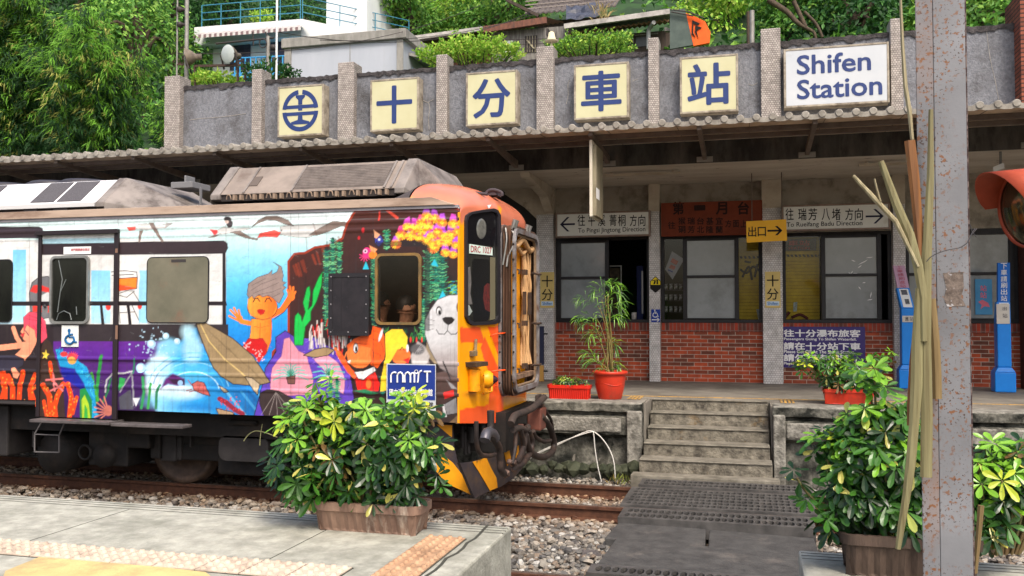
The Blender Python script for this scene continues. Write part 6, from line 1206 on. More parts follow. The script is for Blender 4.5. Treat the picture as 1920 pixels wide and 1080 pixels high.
m = MB(); m.lathe(P(193, 855, Y=8.95), [(0, 0), (.14, 0), (.14, .5), (0, .5)], 18, axis='Y'); m.lathe(P(160, 848, Y=8.97), [(.1, 0), (.09, -.02), (.075, -.02), (.07, 0)], 18, axis='Y'); obj('motor', m, UFB, tr)
def wheel(px):
    c = P(px, 0, Y=9.42); x = c.x; t = MB(); t.lathe((x, 9.42, .43), [(0, .0), (.12, 0), (.13, -.03), (0, -.03)], 16, axis='Y'); t.lathe((x, 9.42, .43), [(.12, .02), (.33, .04), (.355, .0), (.43, .0), (.43, .10), (.455, .105), (.455, .135), (.0, .135)], 40, axis='Y'); o = obj('wheel', t, mat('wheel_rust', S(96, 78, 66), S(64, 52, 44), scale=8, rough=.6), tr); return x
for xw in (-6.635, -4.53):
    x = xw; t = MB(); t.lathe((x, 9.44, .43), [(0, -.03), (.12, -.03), (.13, .01), (.33, .03), (.355, -.01), (.43, -.01), (.43, .09), (.455, .095), (.455, .125), (0, .125)], 40, axis='Y'); t.lathe((x, 10.63, .43), [(0, .03), (.43, .03), (.43, -.09), (.455, -.095), (.455, -.125), (0, -.125)], 40, axis='Y'); t.tube([(x, 9.44, .43), (x, 10.63, .43)], .08, 10); wh = obj('wheel', t, mat('wheel_rust', S(96, 78, 66), S(64, 52, 44), scale=8, rough=.6), tr)
    m = MB(); m.box((x - .16, 9.17, .32), (x + .16, 9.35, .62)); obj('axle_box', m, UFG, wh, bevel=.03)
m = MB(); m.box((-7.2, 9.2, .50), (-3.9, 9.34, .66)); m.box((-5.95, 9.1, .2), (-5.2, 9.34, .5)); m.lathe((-5.55, 9.3, .74), [(.22, 0), (.26, .04), (.26, .14), (.2, .2)], 20); obj('bogie_frame', m, UFB, tr, bevel=.03)
m = MB(); q = rrect(P(418, 0, Y=8.9).x, P(510, 0, Y=8.9).x, .40, .68, .1); m.prism([(u, 8.9, v) for u, v in q], (0, .5, 0)); obj('air_tank', m, UFG, tr); m = MB(); m.box(P(425, 798, Y=8.85), P(520, 780, Y=9.3)); obj('side_fairing', m, UFB, tr, bevel=.05)
m = MB(); m.tube(spline([P(x, y, Y=8.8) for x, y in ((457, 827), (466, 815), (480, 808), (500, 812), (520, 820))]), .006, 5); m.tube(spline([P(x, y, Y=8.8) for x, y in ((487, 835), (489, 812), (492, 795))]), .005, 5); obj('dry_grass_tuft', m, mat('dry_grass', S(170, 170, 120)), tr)
# ---- snow plough skirt with hazard stripes
HZY = mat('hazard_yellow', S(244, 166, 26), S(226, 146, 20), scale=5, rough=.45, dirt=S(104, 70, 36), dscale=5, dlo=.56, dhi=.68); HZK = mat('hazard_grey', S(66, 60, 64), S(52, 46, 50), scale=5, rough=.5, dirt=S(90, 72, 58), dscale=4)
YP = 8.78; sp_ = lambda L: [P(x, y, Y=YP) for x, y in L]
xa_, xb_ = P(890, 932, Y=YP).x, -2.56; pA = np.array([xa_, YP, 0]); pB = np.array([xb_, 10.4, 0]); tv2 = (pB - pA) / np.linalg.norm(pB - pA); nv2 = np.array([tv2[1], -tv2[0], 0]); n2 = Vector(nv2)
fp = lambda L, o=0: [Pn(x, y, pA, nv2) + n2 * o for x, y in L]
pw = obj('plough_side', MB().prism(sp_([(800, 793), (848, 795), (851, 840), (858, 872), (868, 892), (884, 906), (891, 934), (884, 928), (868, 920), (850, 912), (828, 895), (806, 868), (790, 840), (780, 800)]), (0, .03, 0)), HZK, tr)
o_ = -.004
obj('plough_stripe', MB().prism([p + Vector((0, o_, 0)) for p in sp_([(819, 796), (848, 797), (848, 820), (840, 814)])], (0, -.003, 0)), HZY, pw)
obj('plough_stripe', MB().prism([p + Vector((0, o_, 0)) for p in sp_([(784, 836), (796, 838), (825, 848), (850, 868), (870, 894), (889, 930), (884, 928), (868, 920), (850, 912), (828, 895), (806, 868)])], (0, -.003, 0)), HZY, pw)
pf = obj('plough_front', MB().prism(fp([(862, 868), (870, 868), (884, 867), (905, 862), (930, 852), (948, 838), (968, 822), (985, 822), (985, 862), (978, 880), (962, 897), (940, 912), (915, 922), (890, 934)]), -n2 * .03), HZK, tr)
obj('plough_stripe', MB().prism(fp([(885, 866), (911, 858), (920, 878), (930, 896), (932, 914), (918, 920), (898, 886)], .004), n2 * .003), HZY, pf); obj('plough_stripe', MB().prism(fp([(943, 842), (953, 835), (958, 866), (950, 874)], .004), n2 * .003), HZY, pf); obj('plough_stripe', MB().prism(fp([(962, 828), (972, 822), (972, 866), (964, 870)], .004), n2 * .003), HZY, pf)
# ---- coupler, cables, hoses at the end
HOSE = mat('hose_rubber', S(56, 46, 42), S(34, 29, 28), scale=8, rough=.6, dirt=S(84, 64, 52), dscale=5); XH = -2.3
hp = lambda L, x=XH, dy=0: spline([P(a_, b_, X=x) for a_, b_ in L], 6)
m = MB(); m.box((-3.0, 9.35, .55), (-2.55, 10.7, .98)); m.box((-2.6, 9.9, .8), (-2.45, 10.15, .96)); obj('end_beam', m, UFB, tr)
m = MB(); q = [P(x, y, Y=9.9) for x, y in ((988, 806), (1014, 809), (1015, 766), (988, 770))]; m.prism(q, (0, .28, 0)); m.box(P(957, 808, Y=9.9), P(990, 790, Y=10.1)); cp = obj('coupler', m, mat('coupler_brown', S(120, 72, 58), S(92, 56, 48), scale=6, rough=.55), tr, bevel=.02)
m = MB(); m.tube(hp([(958, 795), (965, 780), (985, 772), (1000, 764), (1015, 750), (1020, 745)]), .04, 8); m.tube(hp([(962, 806), (975, 802), (985, 806), (990, 800)]), .035, 8); m.box(P(1003, 768, Y=10.0), P(1016, 738, Y=10.2)); obj('coupler_arm', m, mat('coupler_iron', S(70, 58, 52), S(44, 38, 36), scale=6), cp, bevel=.01)
for L, r in (([(920, 770), (920, 800), (917, 815), (925, 822), (935, 838), (938, 860), (939, 880), (945, 888)], .035), ([(984, 800), (984, 830), (975, 855), (968, 868)], .03), ([(990, 806), (997, 826), (994, 848), (978, 870), (965, 876)], .035), ([(1014, 780), (1030, 800), (1038, 825), (1036, 845), (1020, 857), (1000, 852), (990, 838), (985, 815)], .04), ([(1000, 808), (1005, 820), (1020, 828), (1032, 826)], .025), ([(968, 800), (966, 840), (960, 870)], .022), ([(893, 790), (894, 830), (900, 850), (915, 855), (928, 852)], .022), ([(976, 806), (982, 840), (970, 866)], .03), ([(1018, 760), (1026, 775), (1034, 790), (1037, 812)], .02)): obj('hose', MB().tube(hp(L), r, 8), HOSE, tr)
obj('hose_elbow', MB().tube(hp([(909, 826), (913, 812), (922, 812), (928, 822)]), .05, 8), mat('elbow_steel', S(92, 90, 96), rough=.4, metal=.5), tr)
m = MB()
for x, y, r in ((962, 868, .045), (968, 874, .04), (955, 866, .035), (972, 870, .035), (948, 888, .05), (942, 884, .035), (964, 880, .035)): c = P(x, y, X=-2.32); m.add([c + Vector(v) * r for v in iv], [tuple(f_) for f_ in iF])
obj('hose_coupling', m, mat('coupling_worn', S(130, 104, 90), S(60, 48, 44), scale=20, rough=.4, metal=.4), tr)
m = MB()
for x, y0, y1, r in ((867, 798, 840, .03), (872, 810, 852, .025), (884, 800, 830, .04), (878, 826, 850, .02), (905, 785, 815, .03)): m.tube([P(x, y0, Y=9.2), P(x + 1, y1, Y=9.2)], r, 8)
obj('air_cock', m, UFG, tr)
obj('cab_partition', MB().box((-4.88, 10.3, 1.07), (-3.27, 10.33, 3.0)), mat('saloon_panel', S(168, 128, 108), S(140, 104, 88), scale=2), tr)
# ---- two passengers seated behind the cab side window
SKN = mat('skin', S(190, 140, 112), S(178, 128, 102), scale=8, rough=.6); HAIR = mat('dark_hair', S(38, 32, 30), rough=.55)
def person(px, py, Y, face, shirt, label):
    """seated figure seen from the chest up: one skinned body, hair and shirt over it; face = heading angle"""
    hd = P(px, py, Y=Y); k = 1.0; base = Vector((hd.x, Y, hd.z - .70))
    t = thing('person', label, 'person', base); cf, sf = math.cos(face), math.sin(face); L_ = lambda f, s, z: base + Vector((cf * f - sf * s, sf * f + cf * s, z))
    V_ = []; E_ = []; R_r = []
    def vx(p, r, par=None):
        V_.append(tuple(p)); R_r.append(r)
        if par is not None: E_.append((par, len(V_) - 1))
        return len(V_) - 1
    a = vx(L_(0, 0, 0), .13); b = vx(L_(.0, 0, .22), .14, a); c = vx(L_(-.02, 0, .40), .13, b); n_ = vx(L_(-.01, 0, .53), .055, c); h = vx(L_(.01, 0, .62), .075, n_); h2 = vx(L_(.015, 0, .71), .092, h); h3 = vx(L_(.0, 0, .78), .08, h2); vx(L_(.085, 0, .665), .03, h); vx(L_(.108, 0, .70), .016, h2)
    for s in (-1, 1):
        e = vx(L_(-.02, s * .17, .44), .06, c); f_ = vx(L_(.02, s * .22, .2), .045, e); g_2 = vx(L_(.22, s * .14, .12), .035, f_); vx(L_(.32, s * .11, .12), .03, g_2); vx(L_(.01, s * .095, .69), .016, h2)
        for th in (0, 1):
            pass
        k_ = vx(L_(.2, s * .1, -.02), .085, a); k2 = vx(L_(.45, s * .1, -.02), .065, k_); k3 = vx(L_(.47, s * .1, -.4), .045, k2); vx(L_(.58, s * .1, -.44), .035, k3)
    me = bpy.data.meshes.new('body'); me.from_pydata([tuple(Vector(p) - base) for p in V_], E_, []); me.materials.append(SKN); o = bpy.data.objects.new('body', me); col.objects.link(o); o.parent = t
    sk = o.modifiers.new('skin', 'SKIN'); me.skin_vertices.new() if not me.skin_vertices else None
    for i, r in enumerate(R_r): me.skin_vertices[0].data[i].radius = (r, r); 
    me.skin_vertices[0].data[0].use_root = True; sb_ = o.modifiers.new('sub', 'SUBSURF'); sb_.levels = sb_.render_levels = 1
    m = MB(); c0 = L_(-.012, 0, .735)
    for i in range(1): m.lathe(c0, [(.107, -.05), (.112, .0), (.095, .06), (.05, .10), (0, .112)], 16)
    obj('hair', m, HAIR, t)
    m = MB(); rows = []
    for z, rx, ry in ((.02, .16, .21), (.2, .16, .22), (.36, .15, .235), (.44, .115, .19), (.475, .07, .09)):
        rows.append([L_(rx * math.cos(q) - .01, ry * math.sin(q), z) for q in np.linspace(0, 2 * math.pi, 19)])
    m.sheet(rows); obj('shirt', m, shirt, t)
    m = MB()
    for s in (-1, 1): m.lathe(L_(.098, s * .035, .715), [(.011, 0), (0, .004)], 8, axis='X')
    obj('eyes', m, INK, t); return t
person(762, 578, 8.95, R_(-25), mat('shirt_green', S(70, 96, 80)), 'seated passenger with short dark hair in the side window nearest the cab, larger and lower')
person(714, 570, 9.1, R_(5), mat('shirt_blue', S(70, 84, 110)), 'seated passenger at the left edge of the side window nearest the cab, turned right')
# ================================================================== potted plants
LEAF = attrmat('leaf', rough=.3, translucent=.28, spec=.45)
G_D = S(30, 62, 26); G_M = S(66, 116, 40); G_L = S(124, 178, 50); G_Y = S(190, 205, 60); G_V = S(222, 214, 110); G_B = S(24, 54, 30)
def whorls(cen, axis, size, cols, n=7, spread=1.0):
    """umbrella leaf: n leaflets from each centre round its axis"""
    k = len(cen); ax = axis / np.linalg.norm(axis, axis=1, keepdims=True)
    u = np.cross(ax, np.array([.3, .5, .81])); u /= np.linalg.norm(u, axis=1, keepdims=True); v = np.cross(ax, u)
    ph = nr.uniform(0, 6.28, k); B = []; D = []; Nn = []; Ln = []; Wd = []; Co = []
    for i in range(n):
        a = ph + i * 2 * math.pi / n + nr.uniform(-.15, .15, k); r = u * np.cos(a)[:, None] + v * np.sin(a)[:, None]
        d = r * spread + ax * nr.uniform(-.25, .45, k)[:, None]; d[:, 2] -= .12
        B.append(cen + r * .006); D.append(d); Nn.append(ax - r * .2); s = size * nr.uniform(.75, 1.15, k); Ln.append(s); Wd.append(s * nr.uniform(.29, .42, k)); vg = (nr.uniform(size=(k, 1)) < VARI) * nr.uniform(.4, 1, (k, 1)); Co.append((cols * (1 - vg) + np.array(G_V[:3]) * vg) * (1 + nr.uniform(-.18, .18, (k, 1))))
    return [np.concatenate(q) for q in (B, D, Nn, Ln, Wd, Co)]
VARI = .05
STEM = mat('plant_stem', S(96, 104, 60), S(110, 86, 60), scale=10)
def schefflera(name, label, base, lobes, n, size, parent_group=None, yellow=.12, extra=(), n_leaf=7):
    """bush of many umbrella leaves on branching stems; lobes = (centre, radii) in metres from base"""
    t = thing(name, label, 'plant', base, parent_group); base = np.array(base); vol = np.array([r[0] * r[1] * r[2] for c, r in lobes]); vol = vol / vol.sum(); pts = []; outd = []
    for (c, r), v in zip(lobes, vol):
        k = max(6, int(n * v)); d = unit(k); rad = nr.uniform(.2, 1.2, k) ** .7
        pts.append(base + np.array(c) + d * np.array(r) * rad[:, None]); outd.append(d)
    pts = np.concatenate(pts); outd = np.concatenate(outd)
    for e in extra:
        for _ in range(2): pts = np.vstack([pts, [np.array(e) + nr.normal(scale=size * .35, size=3) * (1 if _ else .2)]]); outd = np.vstack([outd, [(nr.uniform(-.4, .4), -.3, .9)]])
    ok = pts[:, 2] > base[2] + .02; pts, outd = pts[ok], outd[ok]; k = len(pts)
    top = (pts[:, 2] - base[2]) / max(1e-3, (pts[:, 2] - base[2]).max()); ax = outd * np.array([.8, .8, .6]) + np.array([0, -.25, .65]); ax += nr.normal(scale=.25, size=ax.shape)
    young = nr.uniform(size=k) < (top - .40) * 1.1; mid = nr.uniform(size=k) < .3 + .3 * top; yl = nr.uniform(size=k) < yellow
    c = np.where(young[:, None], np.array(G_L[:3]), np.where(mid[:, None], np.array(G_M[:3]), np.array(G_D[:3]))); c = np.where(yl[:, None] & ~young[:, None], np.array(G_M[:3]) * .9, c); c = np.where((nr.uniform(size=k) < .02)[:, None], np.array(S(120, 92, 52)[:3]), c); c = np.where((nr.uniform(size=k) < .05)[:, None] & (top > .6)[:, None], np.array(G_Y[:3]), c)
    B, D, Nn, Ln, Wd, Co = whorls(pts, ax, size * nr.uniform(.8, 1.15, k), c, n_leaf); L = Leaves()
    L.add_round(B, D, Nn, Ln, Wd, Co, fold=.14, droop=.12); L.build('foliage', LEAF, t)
    m = MB(); idx = nr.choice(k, min(k, 70), replace=False)
    for i in idx:
        p = pts[i]; b = base + np.array([(p[0] - base[0]) * .35, (p[1] - base[1]) * .35, 0]); q = (b + p) / 2 + np.array([(p[0] - base[0]) * .12, 0, .06]); m.tube(spline([b, q, p], 4), [.007] * 4 + [.0055] * 4 + [.004], 5)
    obj('stem', m, STEM, t); return t
PLB = mat('planter_brown', S(150, 122, 104), S(112, 88, 76), scale=5, rough=.75, bump=.3, stretch=(1.5, 1.5, .4), dirt=S(190, 178, 162), dscale=4, dlo=.58, dhi=.72); SOIL = mat('potting_soil', S(56, 42, 32), S(36, 28, 22), scale=20, bump=.6)
def trough(label, x0, x1, y0, y1, z0, h, mm, flare=.03, flutes=12, rim=.025, name='planter'):
    t = thing(name, label, 'planter', ((x0 + x1) / 2, (y0 + y1) / 2, z0)); m = MB()
    def ringp(g, z, flut):
        o = []; n = flutes * 4
        for (ax_, ay_), (bx, by) in (((x0, y0), (x1, y0)), ((x1, y0), (x1, y1)), ((x1, y1), (x0, y1)), ((x0, y1), (x0, y0))):
            L_ = math.hypot(bx - ax_, by - ay_); k = max(8, int(n * L_ / (x1 - x0)));
            for i in range(k):
                u = i / k; px_, py_ = ax_ + (bx - ax_) * u, ay_ + (by - ay_) * u; nx_, ny_ = (by - ay_) / L_, -(bx - ax_) / L_; e = g + flut * math.cos(u * L_ / (x1 - x0) * flutes * 2 * math.pi); cxm, cym = (x0 + x1) / 2, (y0 + y1) / 2
                cr = .035; X = px_ + nx_ * e; Y = py_ + ny_ * e
                dxm = max(0, abs(px_ - cxm) - (x1 - x0) / 2 + cr); dym = max(0, abs(py_ - cym) - (y1 - y0) / 2 + cr)
                if dxm > 0 and dym > 0: q = max(0, math.hypot(dxm, dym) - cr); X -= math.copysign(q * .7, px_ - cxm); Y -= math.copysign(q * .7, py_ - cym)
                o.append((X, Y, z))
        return o
    prof = [(-flare, 0, .0), (-flare, .012, .004), (0, h - rim * 2.2, .004), (.002, h - rim * 2, 0), (.014, h - rim * 1.8, 0), (.016, h, 0), (-.012, h, 0), (-.02, h - .04, 0)]
    rows = [ringp(g, z0 + z, f) for g, z, f in prof]; rows = [r + r[:1] for r in rows]; m.sheet(rows[::-1], smooth=False); m.add(rows[0][:-1], [tuple(range(len(rows[0]) - 1))[::-1]])
    obj('trough', m, mm, t); obj('soil', MB().box((x0 + .01, y0 + .01, z0 + h - .06), (x1 - .01, y1 - .01, z0 + h - .035)), SOIL, t); return t
# left planter on the near platform
a = P(585, 992, Z=ZP); b = P(772, 1002, Z=ZP); c = P(792, 990, Z=ZP); yl0 = 4.44
trough('weathered brown fluted planter on the near platform beside the train', -2.30, -1.70, yl0, 4.66, ZP, .16, PLB)
Lb = lambda x, y, Y=4.55: np.array(P(x, y, Y=Y)) - np.array((-2.0, 4.55, ZP + .15))
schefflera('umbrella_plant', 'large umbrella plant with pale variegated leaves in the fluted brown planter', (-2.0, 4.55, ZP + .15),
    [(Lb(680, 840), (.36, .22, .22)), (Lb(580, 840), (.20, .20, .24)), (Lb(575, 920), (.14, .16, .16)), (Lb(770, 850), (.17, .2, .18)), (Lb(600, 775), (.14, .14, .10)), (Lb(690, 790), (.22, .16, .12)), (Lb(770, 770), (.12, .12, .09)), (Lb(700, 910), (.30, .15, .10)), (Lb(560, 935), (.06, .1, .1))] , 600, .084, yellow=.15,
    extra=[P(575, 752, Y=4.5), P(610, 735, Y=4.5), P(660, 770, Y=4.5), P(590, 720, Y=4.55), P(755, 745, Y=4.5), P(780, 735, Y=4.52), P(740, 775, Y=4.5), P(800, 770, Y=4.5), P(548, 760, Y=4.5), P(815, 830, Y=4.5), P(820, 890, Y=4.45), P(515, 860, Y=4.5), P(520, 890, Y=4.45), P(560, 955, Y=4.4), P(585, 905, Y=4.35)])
# right planter beside the rusty pillar and its neighbour
PLD = mat('planter_dark_brown', S(92, 76, 66), S(56, 46, 40), scale=5, rough=.75, bump=.3, stretch=(1.5, 1.5, .3), dirt=S(60, 46, 40), dscale=3)
trough('dark stained planter on the near platform behind the rusty pillar', .415, .98, 4.28, 4.52, ZP, .19, PLD, flutes=11)
Rb = lambda x, y, Y=4.42: np.array(P(x, y, Y=Y)) - np.array((.62, 4.42, ZP + .15))
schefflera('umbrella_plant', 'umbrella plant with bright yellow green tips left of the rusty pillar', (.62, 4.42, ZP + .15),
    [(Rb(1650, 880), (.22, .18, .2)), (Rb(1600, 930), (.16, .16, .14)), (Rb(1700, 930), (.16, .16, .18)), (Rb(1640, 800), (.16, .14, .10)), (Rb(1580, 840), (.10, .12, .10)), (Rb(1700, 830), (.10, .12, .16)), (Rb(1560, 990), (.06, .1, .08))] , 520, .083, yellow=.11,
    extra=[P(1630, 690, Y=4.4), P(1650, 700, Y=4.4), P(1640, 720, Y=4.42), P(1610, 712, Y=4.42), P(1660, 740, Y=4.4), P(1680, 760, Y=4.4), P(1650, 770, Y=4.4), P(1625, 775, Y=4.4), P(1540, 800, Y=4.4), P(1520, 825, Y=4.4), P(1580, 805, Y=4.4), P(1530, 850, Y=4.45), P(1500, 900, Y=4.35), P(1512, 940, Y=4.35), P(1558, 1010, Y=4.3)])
m = MB(); m.tube(spline([P(1560, 955, Y=4.4), P(1530, 940, Y=4.36), P(1508, 918, Y=4.35), P(1494, 896, Y=4.35)], 4), .006, 5); tag(obj('stray_stem', m, STEM), 'thin stray stem leaning out over the crossing from the right planter', 'stem')
schefflera('umbrella_plant', 'umbrella plant at the right edge of the picture behind the pillar', (1.10, 4.5, ZP + .1),
    [(np.array(P(1880, 900, Y=4.5)) - np.array((1.10, 4.5, ZP + .1)), (.17, .16, .12)), (np.array(P(1850, 960, Y=4.4)) - np.array((1.10, 4.5, ZP + .1)), (.09, .1, .14)), (np.array(P(1930, 890, Y=4.5)) - np.array((1.10, 4.5, ZP + .1)), (.14, .16, .13))] , 230, .083, yellow=.10, extra=[P(1850, 845, Y=4.45), P(1870, 840, Y=4.45), P(1895, 850, Y=4.45), P(1915, 838, Y=4.5), P(1855, 1000, Y=4.4)])
m = MB(); m.tube([P(1862, 943, Y=4.4), P(1880, 934, Y=4.4)], .012, 8); tag(obj('litter_can', m, ALU), 'small crumpled silver can caught in the right edge plant', 'can')
# red pot with a palm on the far platform
RED = mat('red_plastic', S(206, 62, 40), S(190, 52, 34), scale=3, rough=.4, dirt=S(150, 60, 44), dscale=4); pc = Vector((-1.86, 12.36, ZP))
t = thing('plant_pot', 'round terracotta red pot holding the palm on the far platform', 'pot', pc)
obj('pot_body', MB().lathe(pc, [(0, 0), (.155, 0), (.165, .02), (.20, .17), (.222, .33), (.223, .345), (.245, .35), (.25, .39), (.235, .395), (.21, .35), (0, .34)], 36), RED, t); obj('swag', MB().tube(spline([pc + Vector((.205 * math.cos(a), .205 * math.sin(a), .22 + .02 * math.cos(3 * a))) for a in np.linspace(0, 6.28, 25)], 2), .006, 5), RED, t); obj('soil', MB().lathe(pc, [(0, .352), (.22, .352)], 24), SOIL, t)
t = thing('palm', 'slender palm with feathery fronds in the round red pot', 'plant', pc + Vector((0, 0, .35))); L = Leaves(); m = MB()
pbase = np.array(pc) + np.array([0, 0, .35])
fr = [((1140, 560), (1160, 545), (1168, 575)), ((1125, 580), (1095, 555), (1080, 565)), ((1130, 570), (1118, 540), (1110, 552)), ((1140, 555), (1150, 530), (1166, 540)), ((1120, 600), (1095, 590), (1078, 600)), ((1145, 580), (1160, 570), (1172, 605)), ((1135, 560), (1128, 535), (1140, 528)), ((1120, 620), (1105, 600), (1085, 615)), ((1140, 610), (1150, 590), (1160, 600)), ((1125, 640), (1110, 620), (1100, 640)), ((1140, 650), (1150, 640), (1158, 660)), ((1120, 675), (1105, 660), (1090, 665)), ((1130, 690), (1115, 675), (1095, 680)), ((1142, 690), (1155, 680), (1165, 690))]
for fi, (p0, p1, p2) in enumerate(fr):
    yy = 12.36 + nr.uniform(-.22, .18); st = pbase + np.array([nr.uniform(-.06, .06), nr.uniform(-.06, .06), 0]); a, b, c = [np.array(P(*q, Y=yy)) for q in (p0, p1, p2)]
    path = spline([st, st * .5 + a * .5 + np.array([.02, 0, 0]), a, b, c], 6); m.tube(path[:14], [.011 - .0004 * i for i in range(14)], 5); rach = path[10:]
    for i in range(len(rach) - 1):
        d = np.array(rach[i + 1] - rach[i]); d /= np.linalg.norm(d) + 1e-9
        for f in (0,):
            q = np.array(rach[i]) * (1 - f) + np.array(rach[i + 1]) * f
            for s in (-1, 1):
                sd = np.cross(d, (0, 0, 1)); sd /= np.linalg.norm(sd) + 1e-9; sd = sd * .5 + nr.normal(scale=.3, size=3); dd = d * .7 + s * sd + np.array([0, 0, -.15]) + s * np.array([.5 * d[2], 0, -.4 * d[0]])
                ln = .22 * math.sin(math.pi * (.15 + .8 * (i + f) / len(rach))) * nr.uniform(.8, 1.2)
                L.add([q], np.array([dd]), np.array([[0, -.6, .8]]), ln, .013, [np.array((G_M if nr.uniform() < .6 else G_L)[:3]) * nr.uniform(.8, 1.1)], droop=.3)
L.build('frond', LEAF, t); obj('stem', m, mat('palm_stem', S(150, 130, 80), S(110, 110, 60), scale=12), t)
# low red troughs on the far platform
trough('bright red trough with low dark plants beside the red pot', -2.70, -2.12, 12.14, 12.36, ZP, .20, mat('bright_red_plastic', S(222, 50, 34), S(210, 42, 30), scale=3, rough=.4), flutes=20)
schefflera('bedding_plant', 'low dark leaved plants filling the bright red trough', (-2.41, 12.25, ZP + .17), [((0, 0, .05), (.27, .1, .08)), ((-.1, 0, .08), (.15, .1, .08))], 90, .05, yellow=.03, n_leaf=6)
trough('red trough with a leafy shrub below the purple notice', .98, 1.60, 12.40, 12.62, ZP, .20, RED, flutes=2)
Tb = lambda x, y, Y=12.5: np.array(P(x, y, Y=Y)) - np.array((1.28, 12.5, ZP + .17))
schefflera('variegated_shrub', 'variegated leafy shrub growing in the red trough below the purple notice', (1.28, 12.5, ZP + .17), [(Tb(1560, 695), (.28, .2, .24)), (Tb(1515, 680), (.17, .15, .14)), (Tb(1590, 690), (.2, .2, .25)), (Tb(1650, 675), (.16, .15, .10)), (Tb(1610, 715), (.25, .15, .12)), (Tb(1570, 720), (.2, .15, .1))], 130, .10, yellow=.14, n_leaf=6, extra=[P(1510, 672, Y=12.4), P(1500, 678, Y=12.4), P(1665, 668, Y=12.4), P(1640, 672, Y=12.4)])
# ================================================================== foreground steel pillar with dry stalks tied to it
RST = None
def rustpaint(nm, k=0):
    m, nt, b = newmat(nm); L = nt.links.new; tc = N(nt, 'TexCoord')
    def noise(sc, lo, hi, det=6, stretch=(1, 1, 1)):
        mp = N(nt, 'Mapping'); mp.inputs['Scale'].default_value = stretch; L(tc.outputs['Object'], mp.inputs[0])
        n = N(nt, 'TexNoise'); n.inputs['Scale'].default_value = sc; n.inputs['Detail'].default_value = det; L(mp.outputs[0], n.inputs['Vector']); r = ramp(nt, [(lo, (0, 0, 0, 1)), (hi, (1, 1, 1, 1))]); L(n.outputs[0], r.inputs[0]); return r.outputs[0]
    cur = None
    base = N(nt, 'MixRGB'); base.inputs[1].default_value = S(124, 126, 131); base.inputs[2].default_value = S(98, 99, 103); L(noise(3, .35, .65), base.inputs[0]); cur = base.outputs[0]
    big = noise(4, .40 - k, .54 - k, 3)
    for fac, c in ((noise(60, .56, .63, 4), S(112, 70, 38)), (noise(110, .62, .65, 2), S(64, 44, 38)), (noise(2.6, .54 - k * 1.2, .72 - k * 1.2, 8, (1, 1, .35)), S(138, 92, 56))):
        mx = N(nt, 'MixRGB'); ml = N(nt, 'Math', operation='MULTIPLY'); L(fac, ml.inputs[0]); L(big, ml.inputs[1]) if c != S(138, 92, 56) else setattr(ml.inputs[1], 'default_value', .8)
        L(ml.outputs[0], mx.inputs[0]); L(cur, mx.inputs[1]); mx.inputs[2].default_value = c; cur = mx.outputs[0]
    L(cur, b.inputs['Base Color']); b.inputs['Roughness'].default_value = .5
    bm = N(nt, 'Bump'); bm.inputs['Strength'].default_value = .25; bm.inputs['Distance'].default_value = .002; n = N(nt, 'TexNoise'); n.inputs['Scale'].default_value = 90; L(tc.outputs['Object'], n.inputs['Vector']); L(n.outputs[0], bm.inputs['Height']); L(bm.outputs[0], b.inputs['Normal'])
    return m
RPT = rustpaint('rust_spotted_grey_paint'); RPT2 = rustpaint('rust_streaked_paint', .07); YPIL = 3.4
t = thing('steel_pillar', 'rust spotted grey steel pillar standing in the right foreground', 'pillar', (.70, YPIL, ZP))
pl_, pr_ = .648, .752
m = MB(); m.box((pl_, YPIL, ZP), (pr_, YPIL + .007, 5.5)); m.box((.694, YPIL + .0075, ZP), (.702, YPIL + .12, 5.5)); m.box((pl_, YPIL + .121, ZP), (pr_, YPIL + .128, 5.5)); obj('steel_section', m, RPT, t, bevel=.002)
LP = mat('stained_paint', S(150, 146, 140), S(120, 96, 70), scale=4, rough=.6, stretch=(3, 3, .5), lo=.4, hi=.62, dirt=S(70, 48, 40), dscale=28, dlo=.58, dhi=.64)
m = MB(); m.hexa([(.592, YPIL + .004, ZP), (pl_ - .001, YPIL + .001, ZP), (pl_ - .001, YPIL + .007, ZP), (.592, YPIL + .010, ZP)], [(.590, YPIL + .004, 5.5), (pl_ - .001, YPIL + .001, 5.5), (pl_ - .001, YPIL + .007, 5.5), (.590, YPIL + .010, 5.5)]); obj('side_flange', m, RPT2, t, bevel=.002)
obj('edge_rust', MB().box((pr_ + .0005, YPIL + .001, ZP), (pr_ + .0045, YPIL + .012, 5.5)), mat('edge_rust', S(110, 96, 92), S(58, 42, 42), scale=20, lo=.45, hi=.52), t)
obj('notice_residue', MB().prism([P(x, y, Y=YPIL - .0005) for x, y in ((1768, 512), (1806, 510), (1807, 540), (1802, 556), (1811, 574), (1776, 575), (1770, 560), (1774, 540))], (0, -.0012, 0)), mat('notice_residue', S(120, 108, 100), S(84, 74, 68), scale=40, rough=.9, bump=.4, dirt=S(170, 168, 170), dscale=30, dlo=.62, dhi=.66), t)
STK = {k: mat('dry_stalk_' + n, S(*c), S(*d), scale=6, rough=.6, stretch=(9, 9, .25), dirt=S(98, 84, 50), dscale=24, dlo=.6, dhi=.68) for k, n, c, d in ((0, 'green', (132, 127, 92), (100, 92, 62)), (1, 'tan', (132, 112, 74), (100, 82, 52)), (2, 'orange', (134, 90, 50), (98, 64, 38)), (3, 'pale', (166, 156, 124), (126, 116, 88)))}
st = thing('dry_stalk_bundle', 'bundle of dry flat palm stalks wired to the steel pillar', 'stalks', P(1720, 1000, Y=3.33))
